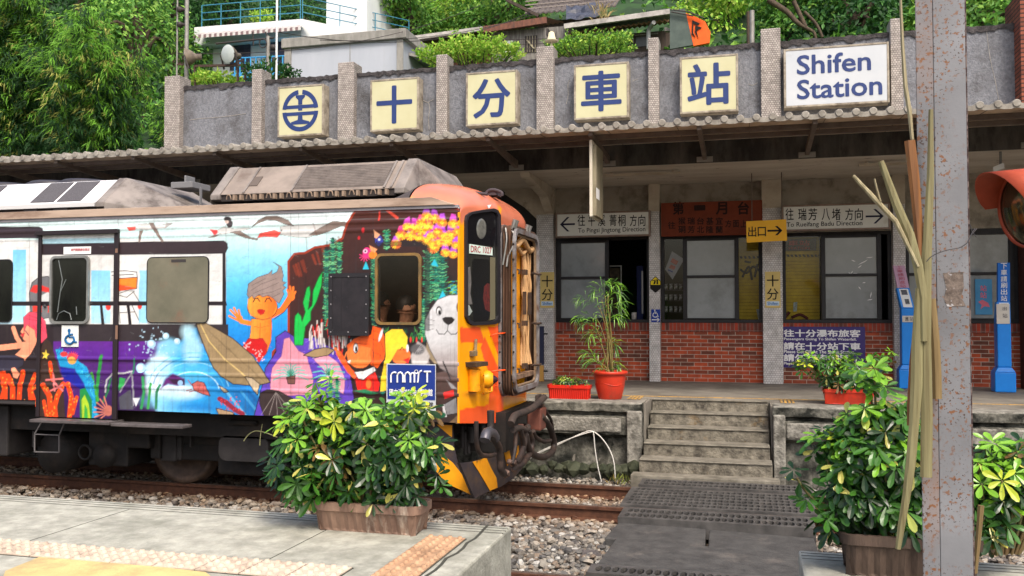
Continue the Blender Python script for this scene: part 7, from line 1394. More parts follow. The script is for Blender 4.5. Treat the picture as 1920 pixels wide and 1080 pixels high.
def stalk(cent, k, Y, th=.006, bow=.004):
    """flat stalk: list of (x, y, half width in photo units) giving its outline on plane Y; edges curl a little"""
    m = MB(); rows = []
    fp_, bp_ = [], []
    cs = [P(x, y, Y=Y) for x, y, w_ in cent]; sc = Y / FPX * .74
    for i, (c, (x, y, w_)) in enumerate(zip(cs, cent)):
        d = (cs[min(i + 1, len(cs) - 1)] - cs[max(i - 1, 0)]); s_ = Vector((d.z, 0, -d.x)).normalized(); h = w_ * sc
        rows.append([c - s_ * h + Vector((0, bow, 0)), c - s_ * h * .4 - Vector((0, bow, 0)), c + s_ * h * .4 - Vector((0, bow, 0)), c + s_ * h + Vector((0, bow, 0)), c + s_ * h * .9 + Vector((0, bow + th, 0)), c - s_ * h * .9 + Vector((0, bow + th, 0)), c - s_ * h + Vector((0, bow, 0))])
    m.sheet(rows, smooth=False); m.add(rows[0][:-1], [tuple(range(6))]); m.add(rows[-1][:-1], [tuple(range(6))[::-1]]); obj('stalk', m, STK[k], st)
stalk([(1746, 205, 5), (1745, 330, 8), (1738, 480, 11), (1736, 640, 12), (1738, 780, 13), (1737, 895, 13)], 0, 3.345)
stalk([(1652, 302, 7), (1680, 380, 10), (1706, 440, 11), (1722, 500, 11), (1732, 560, 10), (1733, 640, 8)], 0, 3.33)
stalk([(1600, 329, 4), (1640, 372, 6), (1680, 415, 6), (1705, 465, 5), (1722, 500, 4)], 3, 3.325)
stalk([(1640, 335, 2), (1645, 356, 2.5), (1651, 378, 3)], 3, 3.325)
stalk([(1706, 263, 12), (1714, 330, 12), (1722, 420, 10), (1728, 520, 8)], 2, 3.355)
stalk([(1689, 0, 3), (1693, 90, 4), (1698, 160, 5), (1706, 210, 5), (1711, 262, 4)], 3, 3.36)
stalk([(1722, 540, 6), (1720, 640, 12), (1719, 720, 13), (1714, 800, 11), (1708, 870, 11), (1700, 930, 9), (1690, 990, 8), (1684, 1030, 6)], 0, 3.335)
stalk([(1722, 600, 9), (1712, 680, 8), (1707, 760, 7), (1706, 798, 6)], 2, 3.35)
stalk([(1748, 560, 8), (1754, 640, 10), (1757, 700, 10), (1758, 748, 10)], 1, 3.365)
stalk([(1840, 948, 7), (1836, 1000, 6), (1829, 1075, 5)], 1, 3.56)
m = MB(); m.tube(spline([P(x, y, Y=3.318) for x, y in ((1737, 491), (1745, 482), (1760, 474), (1780, 468), (1800, 464), (1814, 455))], 5) + spline([P(1814, 455, Y=3.33), P(1822, 438, Y=3.38), P(1828, 428, Y=3.40)], 4), .0016, 6)
for L_ in ([(1822, 440), (1832, 428), (1828, 432)], [(1824, 436), (1831, 445)], [(1820, 425), (1824, 440)], [(1818, 420), (1823, 432)]): m.tube([P(x, y, Y=3.40) for x, y in L_], .0015, 5)
obj('tie_wire', m, mat('tie_wire', S(70, 68, 70), rough=.4, metal=.6), st)
# convex mirror with orange hood
c = P(1924, 392, Y=6.6); t = thing('convex_mirror', 'round traffic mirror under an orange hood at the right edge', 'mirror', c)
axm = Vector((-.93, -.36, -.14)).normalized(); um = axm.cross(Vector((0, 0, 1))).normalized(); vm = um.cross(axm); R0 = .25
fm = lambda r, a, o: c + um * r * math.cos(a) + vm * r * math.sin(a) + axm * o
A_ = np.linspace(0, 2 * math.pi, 41); m = MB(); m.sheet([[fm(r, a, .06 * (1 - (r / R0) ** 2)) for a in A_] for r in np.linspace(.001, R0, 8)]); obj('mirror_face', m, mat('mirror_dull', S(112, 108, 80), S(80, 78, 60), scale=3, rough=.12, metal=.75), t)
ORH = mat('hood_orange', S(176, 74, 44), S(150, 60, 36), scale=4, rough=.5); m = MB(); m.sheet([[fm(r, a, o) for a in A_] for r, o in ((R0 - .005, .01), (R0 + .012, .02), (R0 + .02, 0), (R0 + .012, -.03), (.1, -.06))]); obj('mirror_rim', m, ORH, t)
H_ = np.linspace(.15, math.pi - .0 + .35, 24); m = MB(); m.sheet([[fm(R0 + .022, a, -.01) for a in H_], [fm(R0 + .03, a, .10 + .17 * max(0, math.sin((a - .15) * .93)) ** .8) for a in H_], [fm(R0 + .022, a, .10 + .165 * max(0, math.sin((a - .15) * .93)) ** .8) for a in H_], [fm(R0 + .012, a, .0) for a in H_]]); obj('hood', m, ORH, t)
ph_ = c - axm * .12; m = MB(); m.tube([(ph_.x + .05, ph_.y + .06, -.2), (ph_.x + .05, ph_.y + .06, c.z + .35)], .038, 12); m.tube([c - axm * .05, (ph_.x + .05, ph_.y + .06, c.z)], .02, 8); obj('mirror_post', m, ORH, t)
# bent white cables by the steps
WCB = mat('white_cable', S(206, 204, 198), rough=.5); m = MB()
m.tube(spline([P(x, y, Y=11.6) for x, y in ((975, 872), (1010, 850), (1050, 832), (1090, 813), (1112, 809), (1135, 830), (1150, 862), (1154, 905))], 5), .008, 7); m.tube(spline([P(x, y, Y=11.55) for x, y in ((975, 868), (1020, 843), (1070, 822), (1108, 810), (1113, 815), (1116, 845), (1122, 880), (1129, 908))], 5), .0075, 7); tag(obj('loose_cable', m, WCB), 'bent white cable loop leaning at the platform wall beside the train end', 'cable')
L = Leaves(); n = 90; p = np.stack([nr.uniform(-1.75, -1.2, n), nr.uniform(11.3, 11.7, n), np.full(n, -.12)], 1); d = unit(n) * .6 + np.array([0, 0, .8]); L.add(p, d, unit(n), nr.uniform(.05, .14, n), .02, pick([S(120, 130, 60), S(150, 130, 70), S(90, 100, 50)], n)); tag(L.build('weeds', LEAF), kind='stuff')
# ================================================================== behind the station: slope, trees, houses
HILL = mat('hillside_green', S(46, 78, 34), S(24, 42, 22), scale=.6, bump=.8, bscale=3)
m = MB(); xs = np.linspace(-160, 120, 57); ys = [17.0, 19.5, 21.5, 24, 28, 33, 40, 50, 65, 90, 130, 200]; zs_ = [-.4, 2.5, 4.6, 6.4, 8.6, 10.6, 14.5, 20.5, 29, 42, 58, 70]
m.sheet([[(x, y + 1.2 * math.sin(x * .15), z + (nr.uniform(-.5, .5) + 1.0 * math.sin(x * .11 + y * .2)) * min(1, i / 3)) for x in xs] for i, (y, z) in enumerate(zip(ys, zs_))][::-1]); tag(obj('hillside', m, HILL), kind='structure')
LEAFT = attrmat('tree_leaf', rough=.55, translucent=.3, spec=.25)
def hz(y): return float(np.interp(y, ys, zs_))
BARK = mat('bark', S(92, 78, 62), S(60, 50, 42), scale=8, bump=.5)
def bamboo(x, y, h, wdt, n, label, dense=1.0, tone=1.0):
    z0 = hz(y) - .4; t = thing('bamboo_clump', label, 'bamboo', (x, y, z0), 'bamboo clumps on the bank behind the station'); m = MB(); L = Leaves(); tips = []
    nc = 16
    for k in range(nc):
        bx, by = x + nr.uniform(-.3, .3) * wdt, y + nr.uniform(-.5, .5); hh = h * nr.uniform(.72, 1.05); lean = np.array([nr.uniform(-.35, .35) * wdt, nr.uniform(-1.3, .1), 0]); pts = []
        for u in np.linspace(0, 1, 9): pts.append(np.array([bx, by, z0]) + np.array([0, 0, hh * u - .16 * hh * max(0, u - .6) ** 2 * 6]) + lean * u ** 2)
        m.tube(pts, [.03 * (1 - .8 * u) for u in np.linspace(0, 1, 9)], 5); tips.append(pts)
    per = n // nc
    for pts in tips:
        P_ = np.array(pts); k = per; u = nr.uniform(.12, 1.0, k) ** .8 * 8; i = np.minimum(u.astype(int), 7); f = (u - i)[:, None]; q = P_[i] * (1 - f) + P_[i + 1] * f
        # sprays: clusters of drooping lance leaves on side twigs
        tw = unit(k) * np.array([1, 1, .5]); tw[:, 1] -= .25; ln = nr.uniform(.2, 1.0, k)[:, None]; cpt = q + tw * ln * np.array([.62 * wdt / 2.2, .6, .6]); hrel = (cpt[:, 2] - z0) / h
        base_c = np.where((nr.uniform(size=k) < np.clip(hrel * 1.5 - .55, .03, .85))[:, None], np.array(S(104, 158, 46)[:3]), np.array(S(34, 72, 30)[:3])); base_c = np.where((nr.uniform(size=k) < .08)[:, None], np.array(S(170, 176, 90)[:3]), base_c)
        for j in range(9):
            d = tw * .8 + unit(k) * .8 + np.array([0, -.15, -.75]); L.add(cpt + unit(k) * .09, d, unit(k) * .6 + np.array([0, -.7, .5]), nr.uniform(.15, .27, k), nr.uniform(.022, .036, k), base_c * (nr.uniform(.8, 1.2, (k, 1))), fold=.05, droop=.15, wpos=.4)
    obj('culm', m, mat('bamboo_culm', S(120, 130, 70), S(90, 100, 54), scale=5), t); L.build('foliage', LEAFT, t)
for k, (x, y, h, wd, n, lab) in enumerate(((-25.5, 21.0, 13.2, 2.6, 4600, 'bamboo clump at the far left edge above the awning'), (-22.6, 20.4, 12.0, 2.4, 4800, 'tall bamboo clump second from the left above the awning'), (-20.2, 19.6, 10.8, 2.3, 4800, 'dense bamboo clump in the middle of the left bank'), (-17.9, 19.2, 10.6, 2.2, 4600, 'bamboo clump left of the pole with the floodlights'), (-15.6, 18.9, 9.2, 1.9, 4200, 'bamboo clump just left of the first parapet pier'), (-14.3, 21.0, 4.6, 2.0, 1600, 'lower bamboo clump behind the floodlights and white house railing'))): bamboo(x, y, h, wd, n, lab)
def tree(name, label, x, y, z0, h, r, n, pal, leaf=.26, group=None, trunk=True, flat=.8, lobes=9):
    t = thing(name, label, 'tree' if h > 2.5 else 'bush', (x, y, z0), group); L = Leaves(); cz = z0 + h - r * flat
    cs = [(np.array([x, y, cz - (h * .22 if name == 'hill_tree' and i_ % 3 == 0 else 0)]) + unit(1)[0] * np.array([r, r * .8, r * flat]) * nr.uniform(.25, .8), r * nr.uniform(.34, .58)) for i_ in range(lobes)]
    for c, rr_ in cs:
        k = n // lobes; d = unit(k); p = c + d * rr_ * nr.uniform(.55, 1.08, (k, 1)) * np.array([1, 1, .8]); tone = nr.uniform(.8, 1.15)
        L.add(p, d * .6 + unit(k) * .7 + np.array([0, 0, -.2]), d + unit(k) * .5 + np.array([0, -.2, .5]), leaf * nr.uniform(.6, 1.2, k), leaf * nr.uniform(.35, .55, k), pick(pal, k, jit=.25) * tone, fold=.1, droop=.15)
    L.build('crown', LEAFT, t)
    if trunk:
        m = MB(); m.tube(spline([(x, y, z0 - .5), (x + .1, y, z0 + (cz - z0) * .5), (x, y, cz)], 4), [.16 * r * (1 - .07 * i) for i in range(9)], 8)
        for c, rr_ in cs: m.tube(spline([(x, y, z0 + (cz - z0) * .55), tuple((np.array([x, y, cz]) + c) / 2 - np.array([0, 0, .2])), tuple(c)], 3), [.06 * r * (1 - .12 * i) for i in range(7)], 6)
        obj('trunk', m, BARK, t)
    return t
PD = [S(52, 98, 44), S(72, 122, 54), S(38, 76, 38)]; PM = [S(104, 158, 62), S(82, 134, 54), S(136, 178, 74)]; PL = [S(156, 200, 66), S(130, 184, 58), S(184, 208, 92)]
for (px, py, Y, r, pal, nm, lab) in ((20, 40, 30, 3.2, PM, 'hill_tree', 'tall tree behind the bamboo at the top left corner'), (150, 10, 33, 3.6, PD, 'hill_tree', 'dark tree rising behind the bamboo, right of the corner tree'), (260, 30, 31, 3.0, PM, 'hill_tree', 'tree behind the bamboo next to the floodlight pole'), (330, 10, 37, 3.2, PD, 'hill_tree', 'dark tree above the railing of the white house on its left'),
    (430, 20, 41, 2.6, PD, 'hill_tree', 'dark tree behind the terrace railing'), (560, 20, 43, 2.6, PD, 'hill_tree', 'shaded tree behind the terrace, left of the white block'), (720, 30, 40, 2.4, PD, 'hill_tree', 'dark tree right of the white block'), (770, 25, 38, 2.6, PM, 'hill_tree', 'rounded mid green tree above the box building'), (850, 10, 41, 2.6, PL, 'hill_tree', 'pale green tree above the rusty roof'), (930, 20, 39, 2.6, PM, 'hill_tree', 'tree with yellowish tips behind the rusty roof'), (1010, -10, 46, 3.0, PD, 'hill_tree', 'dark tree above the tiled upper roof'), (1180, 0, 44, 2.8, PD, 'hill_tree', 'dark tree right of the upper roof'), (1260, -10, 44, 2.6, PM, 'hill_tree', 'tree above the orange panel'),
    (1360, 10, 38, 2.4, PL, 'hill_tree', 'bright green tree right of the orange panel'), (1480, 10, 33, 2.6, PM, 'hill_tree', 'tree with a bare dark limb behind the right parapet'), (1600, 10, 32, 2.6, PD, 'hill_tree', 'dark tree above the English sign'), (1700, 0, 36, 2.8, PM, 'hill_tree', 'tree behind the steel pillar'), (1850, 15, 31, 2.6, PM, 'hill_tree', 'tree at the top right corner'), (1940, 0, 34, 2.8, PD, 'hill_tree', 'dark tree beyond the right picture edge')):
    p = P(px, py, Y=Y); z0 = hz(Y) - .3; tree(nm, lab, p.x, Y, z0, max(2.6, p.z - z0 + r * .8), r, 5200, pal, .25, 'trees on the slope behind the station')
for k in range(16):
    x = -60 + k * 6.2; y = 62 + nr.uniform(-4, 4); z0 = hz(y) - .5
    if k == 0: far0 = tree('far_tree', 'tree in the row far up the wooded slope', x, y, z0, 7.5, 4.2, 3200, PD + PM, .42, 'trees far up the slope')
    else: c = copy_tree(far0); c.location = (x, y, z0)
# undergrowth on the slope, one mass
L = Leaves(); n = 26000; p = np.stack([nr.uniform(-48, 16, n), nr.uniform(20, 44, n), np.zeros(n)], 1); p[:, 2] = np.interp(p[:, 1], ys, zs_) + nr.uniform(0, 1.5, n) ** 1.3
L.add(p, unit(n) * .8 + np.array([0, -.2, .3]), unit(n) * .6 + np.array([0, -.5, .6]), nr.uniform(.25, .6, n), nr.uniform(.12, .28, n), pick(PD + PM + [S(92, 140, 54)], n, jit=.3), droop=.25); tag(L.build('undergrowth', LEAFT), kind='stuff')
# bare dark limb at right
m = MB(); m.tube(spline([P(x, y, Y=29) for x, y in ((1440, 0), (1475, 22), (1492, 40), (1510, 52), (1525, 60), (1530, 72))], 4), [.10 - .003 * i for i in range(21)], 7); m.tube(spline([P(x, y, Y=29) for x, y in ((1508, 22), (1530, 45), (1542, 70))], 4), .05, 6); m.tube(spline([P(x, y, Y=29) for x, y in ((1488, 2), (1500, 28), (1510, 50))], 4), .07, 6); tag(obj('bare_limb', m, BARK), 'bare dark limb reaching down behind the parapet left of the English sign', 'branch')
# grass bank beside the orange panel
L = Leaves(); n = 2600; p = np.stack([nr.uniform(-1.4, 4.2, n), nr.uniform(24, 30, n), np.zeros(n)], 1); p[:, 2] = np.interp(p[:, 1], ys, zs_) + 1.1; L.add(p, unit(n) * .5 + np.array([0, -.3, .6]), unit(n), nr.uniform(.3, .7, n), .05, pick([S(140, 190, 60), S(110, 170, 50), S(160, 205, 80)], n), droop=.4); tag(L.build('grass', LEAFT), kind='stuff')
m = MB().box((-1.5, 24, 6), (4.3, 30, 7)); m = MB().hexa([(-1.5, 23.5, 6), (4.3, 23.5, 6), (4.3, 30, 8), (-1.5, 30, 8)], [(-1.5, 23.5, 7.2), (4.3, 23.5, 7.2), (4.3, 30, 10.8), (-1.5, 30, 10.8)]); tag(obj('grass_bank', m, mat('bank_green', S(84, 124, 40), S(60, 96, 30), scale=3)), kind='structure')
# shrubs right behind the parapet
def shrub(px0, px1, py0, py1, Y, label, pal, leaf, n):
    a = P(px0, py1, Y=Y); b = P(px1, py0, Y=Y); t = thing('parapet_shrub', label, 'shrub', ((a.x + b.x) / 2, Y, 4.7)); L = Leaves(); k = n; u = nr.uniform(-1, 1, k); hgt = (b.z - a.z) * (1 - np.abs(u) ** 2.2 * .8) * nr.uniform(.35, .95, k); v = nr.uniform(0, 1, k)
    c = np.stack([(a.x + b.x) / 2 + u * (b.x - a.x) / 2, Y + nr.uniform(-.5, .5, k), a.z + hgt * v], 1); d = np.stack([u * .5, nr.uniform(-.5, .5, k), np.ones(k)], 1)
    for j in range(7): L.add(c + np.stack([u * .025 * j, np.zeros(k), .02 * j * np.ones(k)], 1), d * .6 + unit(k) * .9, unit(k), leaf * nr.uniform(.7, 1.3, k), leaf * .5, pick(pal, k))
    L.build('foliage', LEAFT, t); m = MB()
    for i in range(0, k, max(1, k // 24)): m.tube([((a.x + b.x) / 2 + u[i] * .3, Y, 4.7), ((c[i][0]) * .6 + (a.x + b.x) * .2, Y, a.z - .2), tuple(c[i])], [.03, .018, .008], 5)
    obj('stem', m, BARK, t)
shrub(805, 965, 62, 122, 17.0, 'bright yellow green shrub behind the parapet above the sign with spread strokes', PL, .085, 420)
shrub(1040, 1175, 62, 104, 17.0, 'feathery green shrub behind the parapet above the boxed character sign', PL + PM, .07, 420)
shrub(475, 545, 115, 150, 17.2, 'small dark shrub behind the parapet left of the box building', PD, .09, 120); shrub(360, 440, 140, 165, 17.2, 'light bamboo sprout behind the first parapet panel', PL, .10, 130)
# box building, pale grey
WB = mat('pale_panel', S(184, 189, 198), S(172, 178, 188), scale=1, rough=.6, stretch=(1, 1, .3), dirt=S(168, 170, 170), dscale=1.2, dlo=.55, dhi=.8); CAP = mat('grey_concrete_cap', S(164, 162, 156), S(128, 126, 120), scale=3, bump=.3, stretch=(1, 1, .4)); Yb = 26.0
t = thing('box_building', 'pale grey flat roofed box building above the parapet', 'building', (-12.5, Yb, 8)); x0, x1 = -14.6, -10.48
obj('wall', MB().box((x0, Yb, 5), (x1, Yb + 4.6, 10.78)), WB, t); obj('roof_slab', MB().box((x0 - .1, Yb - .12, 10.784), (x1 + .15, Yb + 4.7, 11.1)), CAP, t, bevel=.02); m = MB(); m.box((x0 - .02, Yb - .04, 5), (x0 + .22, Yb - .003, 10.78)); m.box((x1 - .18, Yb - .05, 5), (x1 + .03, Yb - .003, 10.78)); m.box((-12.3, Yb - .012, 5), (-12.28, Yb - .003, 10.78)); obj('corner_post', m, CAP, t)
obj('side_awning', MB().prism([(x1 + .02, Yb + .5, 10.4), (x1 + .9, Yb + .5, 10.15), (x1 + .9, Yb + 3.5, 10.15), (x1 + .02, Yb + 3.5, 10.4)], (0, 0, .1)), CAP, t); m = MB(); m.box((x1 + .004, Yb + .8, 8.5), (x1 + .03, Yb + 2.2, 10.1)); obj('side_door', m, mat('side_door_blue', S(176, 196, 220)), t); m = MB(); m.box((x1 + .05, Yb + 2.5, 9.2), (x1 + .6, Yb + 3.4, 9.9)); obj('meter_box', m, UFG, t)
# white terraced house with blue railings
WH = mat('white_wall', S(232, 236, 236), S(218, 222, 222), scale=1, rough=.7, stretch=(1, 1, .3), dirt=S(186, 188, 182), dscale=1, dlo=.56, dhi=.8); Yh = 33.0; BR_ = mat('railing_blue', S(60, 132, 160), rough=.5); BRB = mat('railing_bright_blue', S(60, 150, 206), rough=.5)
t = thing('white_house', 'white terraced house with blue railings and a striped awning', 'house', (-20, Yh, 10)); hp_ = lambda x, y, Y=Yh: P(x, y, Y=Y)
a = hp_(364, 62); b = hp_(565, 40); zt2 = b.z; obj('terrace', MB().hexa([(a.x, Yh, a.z - .55), (b.x, Yh, b.z - .6), (b.x + 3.4, Yh + 4, b.z - .6), (a.x, Yh + 6, a.z - .55)], [(a.x, Yh, a.z + .25), (b.x, Yh, b.z + .1), (b.x + 3.4, Yh + 4, b.z + .1), (a.x, Yh + 6, a.z + .25)]), WH, t)
obj('wall', MB().box((a.x + .6, Yh + .5, 6), (hp_(600, 60).x, Yh + 5, a.z - .6)), WH, t); obj('stair_block', MB().box((hp_(612, 20, 35).x, 35, 6), (hp_(688, 20, 35).x, 39, 17.8)), WH, t)
m = MB(); n = 40; A2 = hp_(362, 66, Yh - .8); B2 = hp_(564, 50, Yh - .8); aw = []
for i in range(n + 1):
    u = i / n; q = A2.lerp(B2, u); aw.append((q, Vector((q.x, Yh - .02, q.z + .35))))
for i in range(n): p0, p1 = aw[i]; p2, p3 = aw[i + 1]; m.add([p0, p2, p3, p1], [(0, 1, 2, 3)], i % 2); m.add([p0, p2, p2 - Vector((0, 0, .14)), p0 - Vector((0, 0, .14))], [(3, 2, 1, 0)], i % 2)
obj('striped_awning', m, [mat('awning_mauve', S(130, 108, 110)), mat('awning_white', S(206, 204, 200))], t)
HWN = mat('house_window', S(84, 80, 100), S(60, 58, 74), scale=2, rough=.2); obj('window', MB().box(hp_(431, 132, Yh + .45), hp_(470, 80, Yh + .47)), HWN, t); obj('window', MB().box(hp_(500, 130, Yh + .45), hp_(535, 78, Yh + .47)), HWN, t)
def railing(p, q, hgt, k, mm, nm, rails=(1.0, .66, .33), r=.022):
    m = MB()
    for i in range(k + 1): c = p.lerp(q, i / k); m.tube([c, c + Vector((0, 0, hgt))], r, 6)
    for f in rails: m.tube([p + Vector((0, 0, hgt * f)), q + Vector((0, 0, hgt * f))], r, 6)
    obj(nm, m, mm, t)
railing(Vector((a.x + .3, Yh + .1, a.z + .25)), Vector((b.x - .1, Yh + .1, b.z + .1)), .95, 5, BR_, 'terrace_railing'); railing(Vector((b.x, Yh + .1, b.z + .1)), Vector((b.x + 3.2, Yh + 4, b.z + .1)), .95, 3, BR_, 'terrace_railing')
p0 = hp_(440, 140, Yh - .9); p1 = hp_(540, 136, Yh - .9); railing(p0, p1, .68, 10, BRB, 'balcony_railing', (1.0, .06), .03); obj('balcony_slab', MB().box((p0.x - .2, Yh - 1, p0.z - .18), (p1.x + .2, Yh + .5, p0.z)), BRB, t)
m = MB()
# pots on the terrace
t2 = tree('terrace_plant', 'yellow green pot plant on the white terrace', P(492, 30, Y=34).x, 34, b.z + .1, 1.1, .55, 500, PL, .16)
# poles with floodlights
GAL = mat('galvanised_pole', S(160, 158, 152), S(130, 126, 118), scale=6, rough=.5, metal=.3); DRK = mat('dark_fitting', S(60, 54, 52), rough=.6); Yp = 17.0
t = thing('floodlight_pole', 'grey pole carrying two round floodlights on a dark steel arm', 'pole', (P(350, 150, Y=Yp).x, Yp, 4.7)); m = MB(); m.tube([(P(350, 150, Y=Yp).x, Yp, 4.7), (P(351, -40, Y=Yp).x, Yp, 9.6)], .045, 10); m.tube([(P(332, 148, Y=Yp).x, Yp, 4.7), (P(333, -10, Y=Yp).x, Yp, 9.2)], .02, 6); obj('pole_shaft', m, GAL, t)
m = MB(); m.bar(P(365, 124, Y=Yp), P(460, 122, Y=Yp), .05); m.bar(P(330, 121, Y=Yp), P(350, 121, Y=Yp), .03); m.bar(P(365, 124, Y=Yp), P(366, 160, Y=Yp), .04); m.bar(P(445, 122, Y=Yp), P(446, 152, Y=Yp), .04); m.bar(P(458, 120, Y=Yp), P(460, 150, Y=Yp), .04); m.bar(P(435, 122, Y=Yp), P(455, 112, Y=Yp + .3), .04); obj('support_arm', m, mat('rusty_arm', S(84, 64, 56), S(56, 44, 40), scale=8), t)
def flood(x, y, yaw_, label_): 
    c = P(x, y, Y=Yp - .1); d = Vector((math.sin(yaw_), -math.cos(yaw_), -.1)).normalized(); u = d.cross(Vector((0, 0, 1))).normalized(); v = u.cross(d); A = np.linspace(0, 6.2832, 29); f = lambda r, a, o: c + u * r * math.cos(a) + v * r * math.sin(a) + d * o
    m = MB(); m.sheet([[f(r, a, o) for a in A] for r, o in ((.205, .0), (.19, -.05), (.13, -.16), (.07, -.22), (.065, -.34), (.0, -.34))]); fl_ = obj('floodlight', m, mat('lamp_housing', S(132, 120, 104), S(96, 86, 76), scale=6, rough=.5), t); m = MB(); m.sheet([[f(r, a, o) for a in A] for r, o in ((.0, .03), (.1, .025), (.19, .005), (.2, .0))]); obj('lamp_glass', m, mat('lamp_glass', S(196, 204, 200), S(176, 186, 184), scale=4, rough=.15), fl_); m = MB(); m.bar(c + u * .21, c + u * .21 - d * .1 - Vector((0, 0, .3)), .03); m.bar(c - u * .21, c - u * .21 - d * .1 - Vector((0, 0, .3)), .03); obj('lamp_yoke', m, DRK, fl_)
flood(348, 108, -1.1, 'l'); flood(427, 101, -.25, 'r')
m = MB()
for y in (18, 46): m.tube([P(333, y, Y=Yp), P(352, y, Y=Yp)], .035, 8); m.lathe(P(337, y, Y=Yp), [(.0, -.06), (.06, -.05), (.06, .05), (0, .06)], 10)
obj('insulator', m, DRK, t)
Yq = 17.4; t = thing('antenna_pole', 'short grey pole with crossarm and coil behind the second parapet pier', 'pole', (P(502, 135, Y=Yq).x, Yq, 4.7)); m = MB(); m.tube([(P(502, 135, Y=Yq).x, Yq, 4.7), P(503, 68, Y=Yq)], .045, 8); obj('pole_shaft', m, GAL, t); m = MB(); m.tube([P(405, 82, Y=Yq), P(514, 71, Y=Yq)], .022, 6); m.tube(spline([P(493 + 7 * math.cos(a), 81 + 8 * math.sin(a), Y=Yq - .05) for a in np.linspace(0, 6.28, 14)], 2), .012, 5); m.lathe(P(513, 89, Y=Yq), [(0, -.07), (.07, -.05), (.07, .05), (0, .07)], 10); m.lathe(P(515, 113, Y=Yq), [(0, -.07), (.06, -.05), (.06, .05), (0, .07)], 10); m.tube([P(474, 60, Y=Yq), P(475, 85, Y=Yq)], .015, 5); m.tube([P(498, 60, Y=Yq), P(505, 75, Y=Yq)], .02, 5); obj('crossarm', m, DRK, t)
tag(obj('flagpole', MB().tube([(P(518, 146, Y=16.9).x, 16.9, 4.7), (P(520, -60, Y=16.9).x, 16.9, 9.9)], .024, 8), mat('pole_white', S(226, 228, 228), rough=.4)), 'thin white pole rising behind the emblem sign', 'pole')
tag(obj('utility_pole', MB().tube([(P(1409, 80, Y=17.2).x, 17.2, 4.7), (P(1410, 20, Y=17.2).x, 17.2, P(1410, 20, Y=17.2).z)], .045, 8), GAL), 'short grey pole beside a dark post behind the right parapet', 'pole'); tag(obj('utility_post', MB().tube([(P(1403, 80, Y=17.6).x, 17.6, 4.7), (P(1403, 22, Y=17.6).x, 17.6, P(1403, 22, Y=17.6).z)], .035, 8), BARK), 'dark wooden post touching the short grey pole behind the right parapet', 'post')
t = thing('dome_lamp', 'small dome topped lamp on the fifth parapet pier', 'lamp', P(1034, 88, Y=16)); m = MB(); c = P(1034, 74, Y=16.0); m.lathe(c, [(0, .16), (.05, .13), (.08, .0), (.14, -.03), (.1, -.05), (0, -.05)], 14); m.tube([c, c - Vector((0, 0, .3))], .02, 6); obj('lamp_dome', m, mat('dome_cream', S(206, 196, 166)), t); obj('lamp_arm', MB().box(P(1024, 66, Y=16.1), P(1032, 59, Y=16.3)), DRK, t)
# tin roofed house and the dark house with the orange panel
TIN = mat('rusty_tin', S(130, 84, 66), S(96, 64, 54), scale=4, rough=.7, stretch=(4, 1, 1), dirt=S(70, 60, 56), dscale=3); GRYW = mat('grey_boards', S(150, 146, 140), S(112, 108, 104), scale=4, stretch=(4, 4, .4), dirt=S(84, 78, 74), dscale=2); EDGE = mat('pale_gutter', S(196, 192, 186), S(150, 146, 142), scale=4); DW = mat('dark_wood_wall', S(84, 72, 62), S(58, 50, 46), scale=4, stretch=(3, 3, .5)); RDW = mat('reddish_wall', S(120, 72, 54), S(92, 54, 42), scale=4)
Yt = 29.0; tp = lambda x, y, Y=Yt: P(x, y, Y=Y)
def sloped(p, q, back, rise, th, nm, mm, par, corr=0):
    m = MB(); off = Vector((0, back, rise))
    if corr:
        n = int((q - p).length / corr) * 4; r0, r1 = [], []
        for i in range(n + 1): c = p.lerp(q, i / n); h = Vector((0, 0, .03 * math.sin(i * math.pi / 2))); r0.append(c + h); r1.append(c + h + off)
        m.sheet([r0, r1]); m.sheet([[v - Vector((0, 0, .05)) for v in r0], r0], smooth=False)
    else: m.hexa([p, q, q + off, p + off], [v + Vector((0, 0, th)) for v in (p, q, q + off, p + off)])
    return obj(nm, m, mm, par)
t = thing('tin_roof_house', 'low house with a rusty tin roof and grey board wall behind the shrub', 'house', (tp(900, 100).x, Yt, 8))
sloped(tp(757, 72), tp(905, 52), 3.2, .7, .12, 'roof', TIN, t, .18); obj('eave', MB().bar(tp(757, 74), tp(905, 54), .1, .14), EDGE, t); sloped(tp(908, 52), tp(1025, 32), 3, .8, .12, 'roof', TIN, t, .18); obj('eave', MB().bar(tp(907, 56), tp(1025, 38), .12, .22), TIN, t)
obj('wall', MB().box((tp(790, 100).x, Yt + .8, 6), (tp(935, 80).x, Yt + 3.6, tp(900, 60).z)), RDW, t); obj('board_wall', MB().box((tp(918, 100).x, Yt + .3, 6), (tp(1056, 80).x, Yt + 3.4, tp(980, 50).z)), GRYW, t); m = MB(); m.box(tp(984, 99, Yt + .28), tp(1008, 66, Yt + .29)); w_ = obj('window', m, DRK, t); m = MB()
for x in (988, 993, 998, 1003): m.box(tp(x, 98, Yt + .26), tp(x + .8, 67, Yt + .27))
m.bar(tp(988, 75, Yt + .26), tp(1002, 92, Yt + .26), .05); obj('window_bar', m, mat('bar_pale', S(176, 168, 140)), w_)
obj('white_shutter', MB().box(tp(946, 98, Yt + .27), tp(962, 76, Yt + .29)), WH, t); m = MB()
for i in range(3): m.tube([tp(905, 76 + 9 * i, Yt - .1), tp(1045, 72 + 9 * i, Yt - .1)], .012, 5)
for i in range(14): m.tube([tp(905 + 10.5 * i, 95, Yt - .1), tp(905 + 10.5 * i, 62, Yt - .1)], .008, 4)
obj('wire_screen', m, DRK, t)
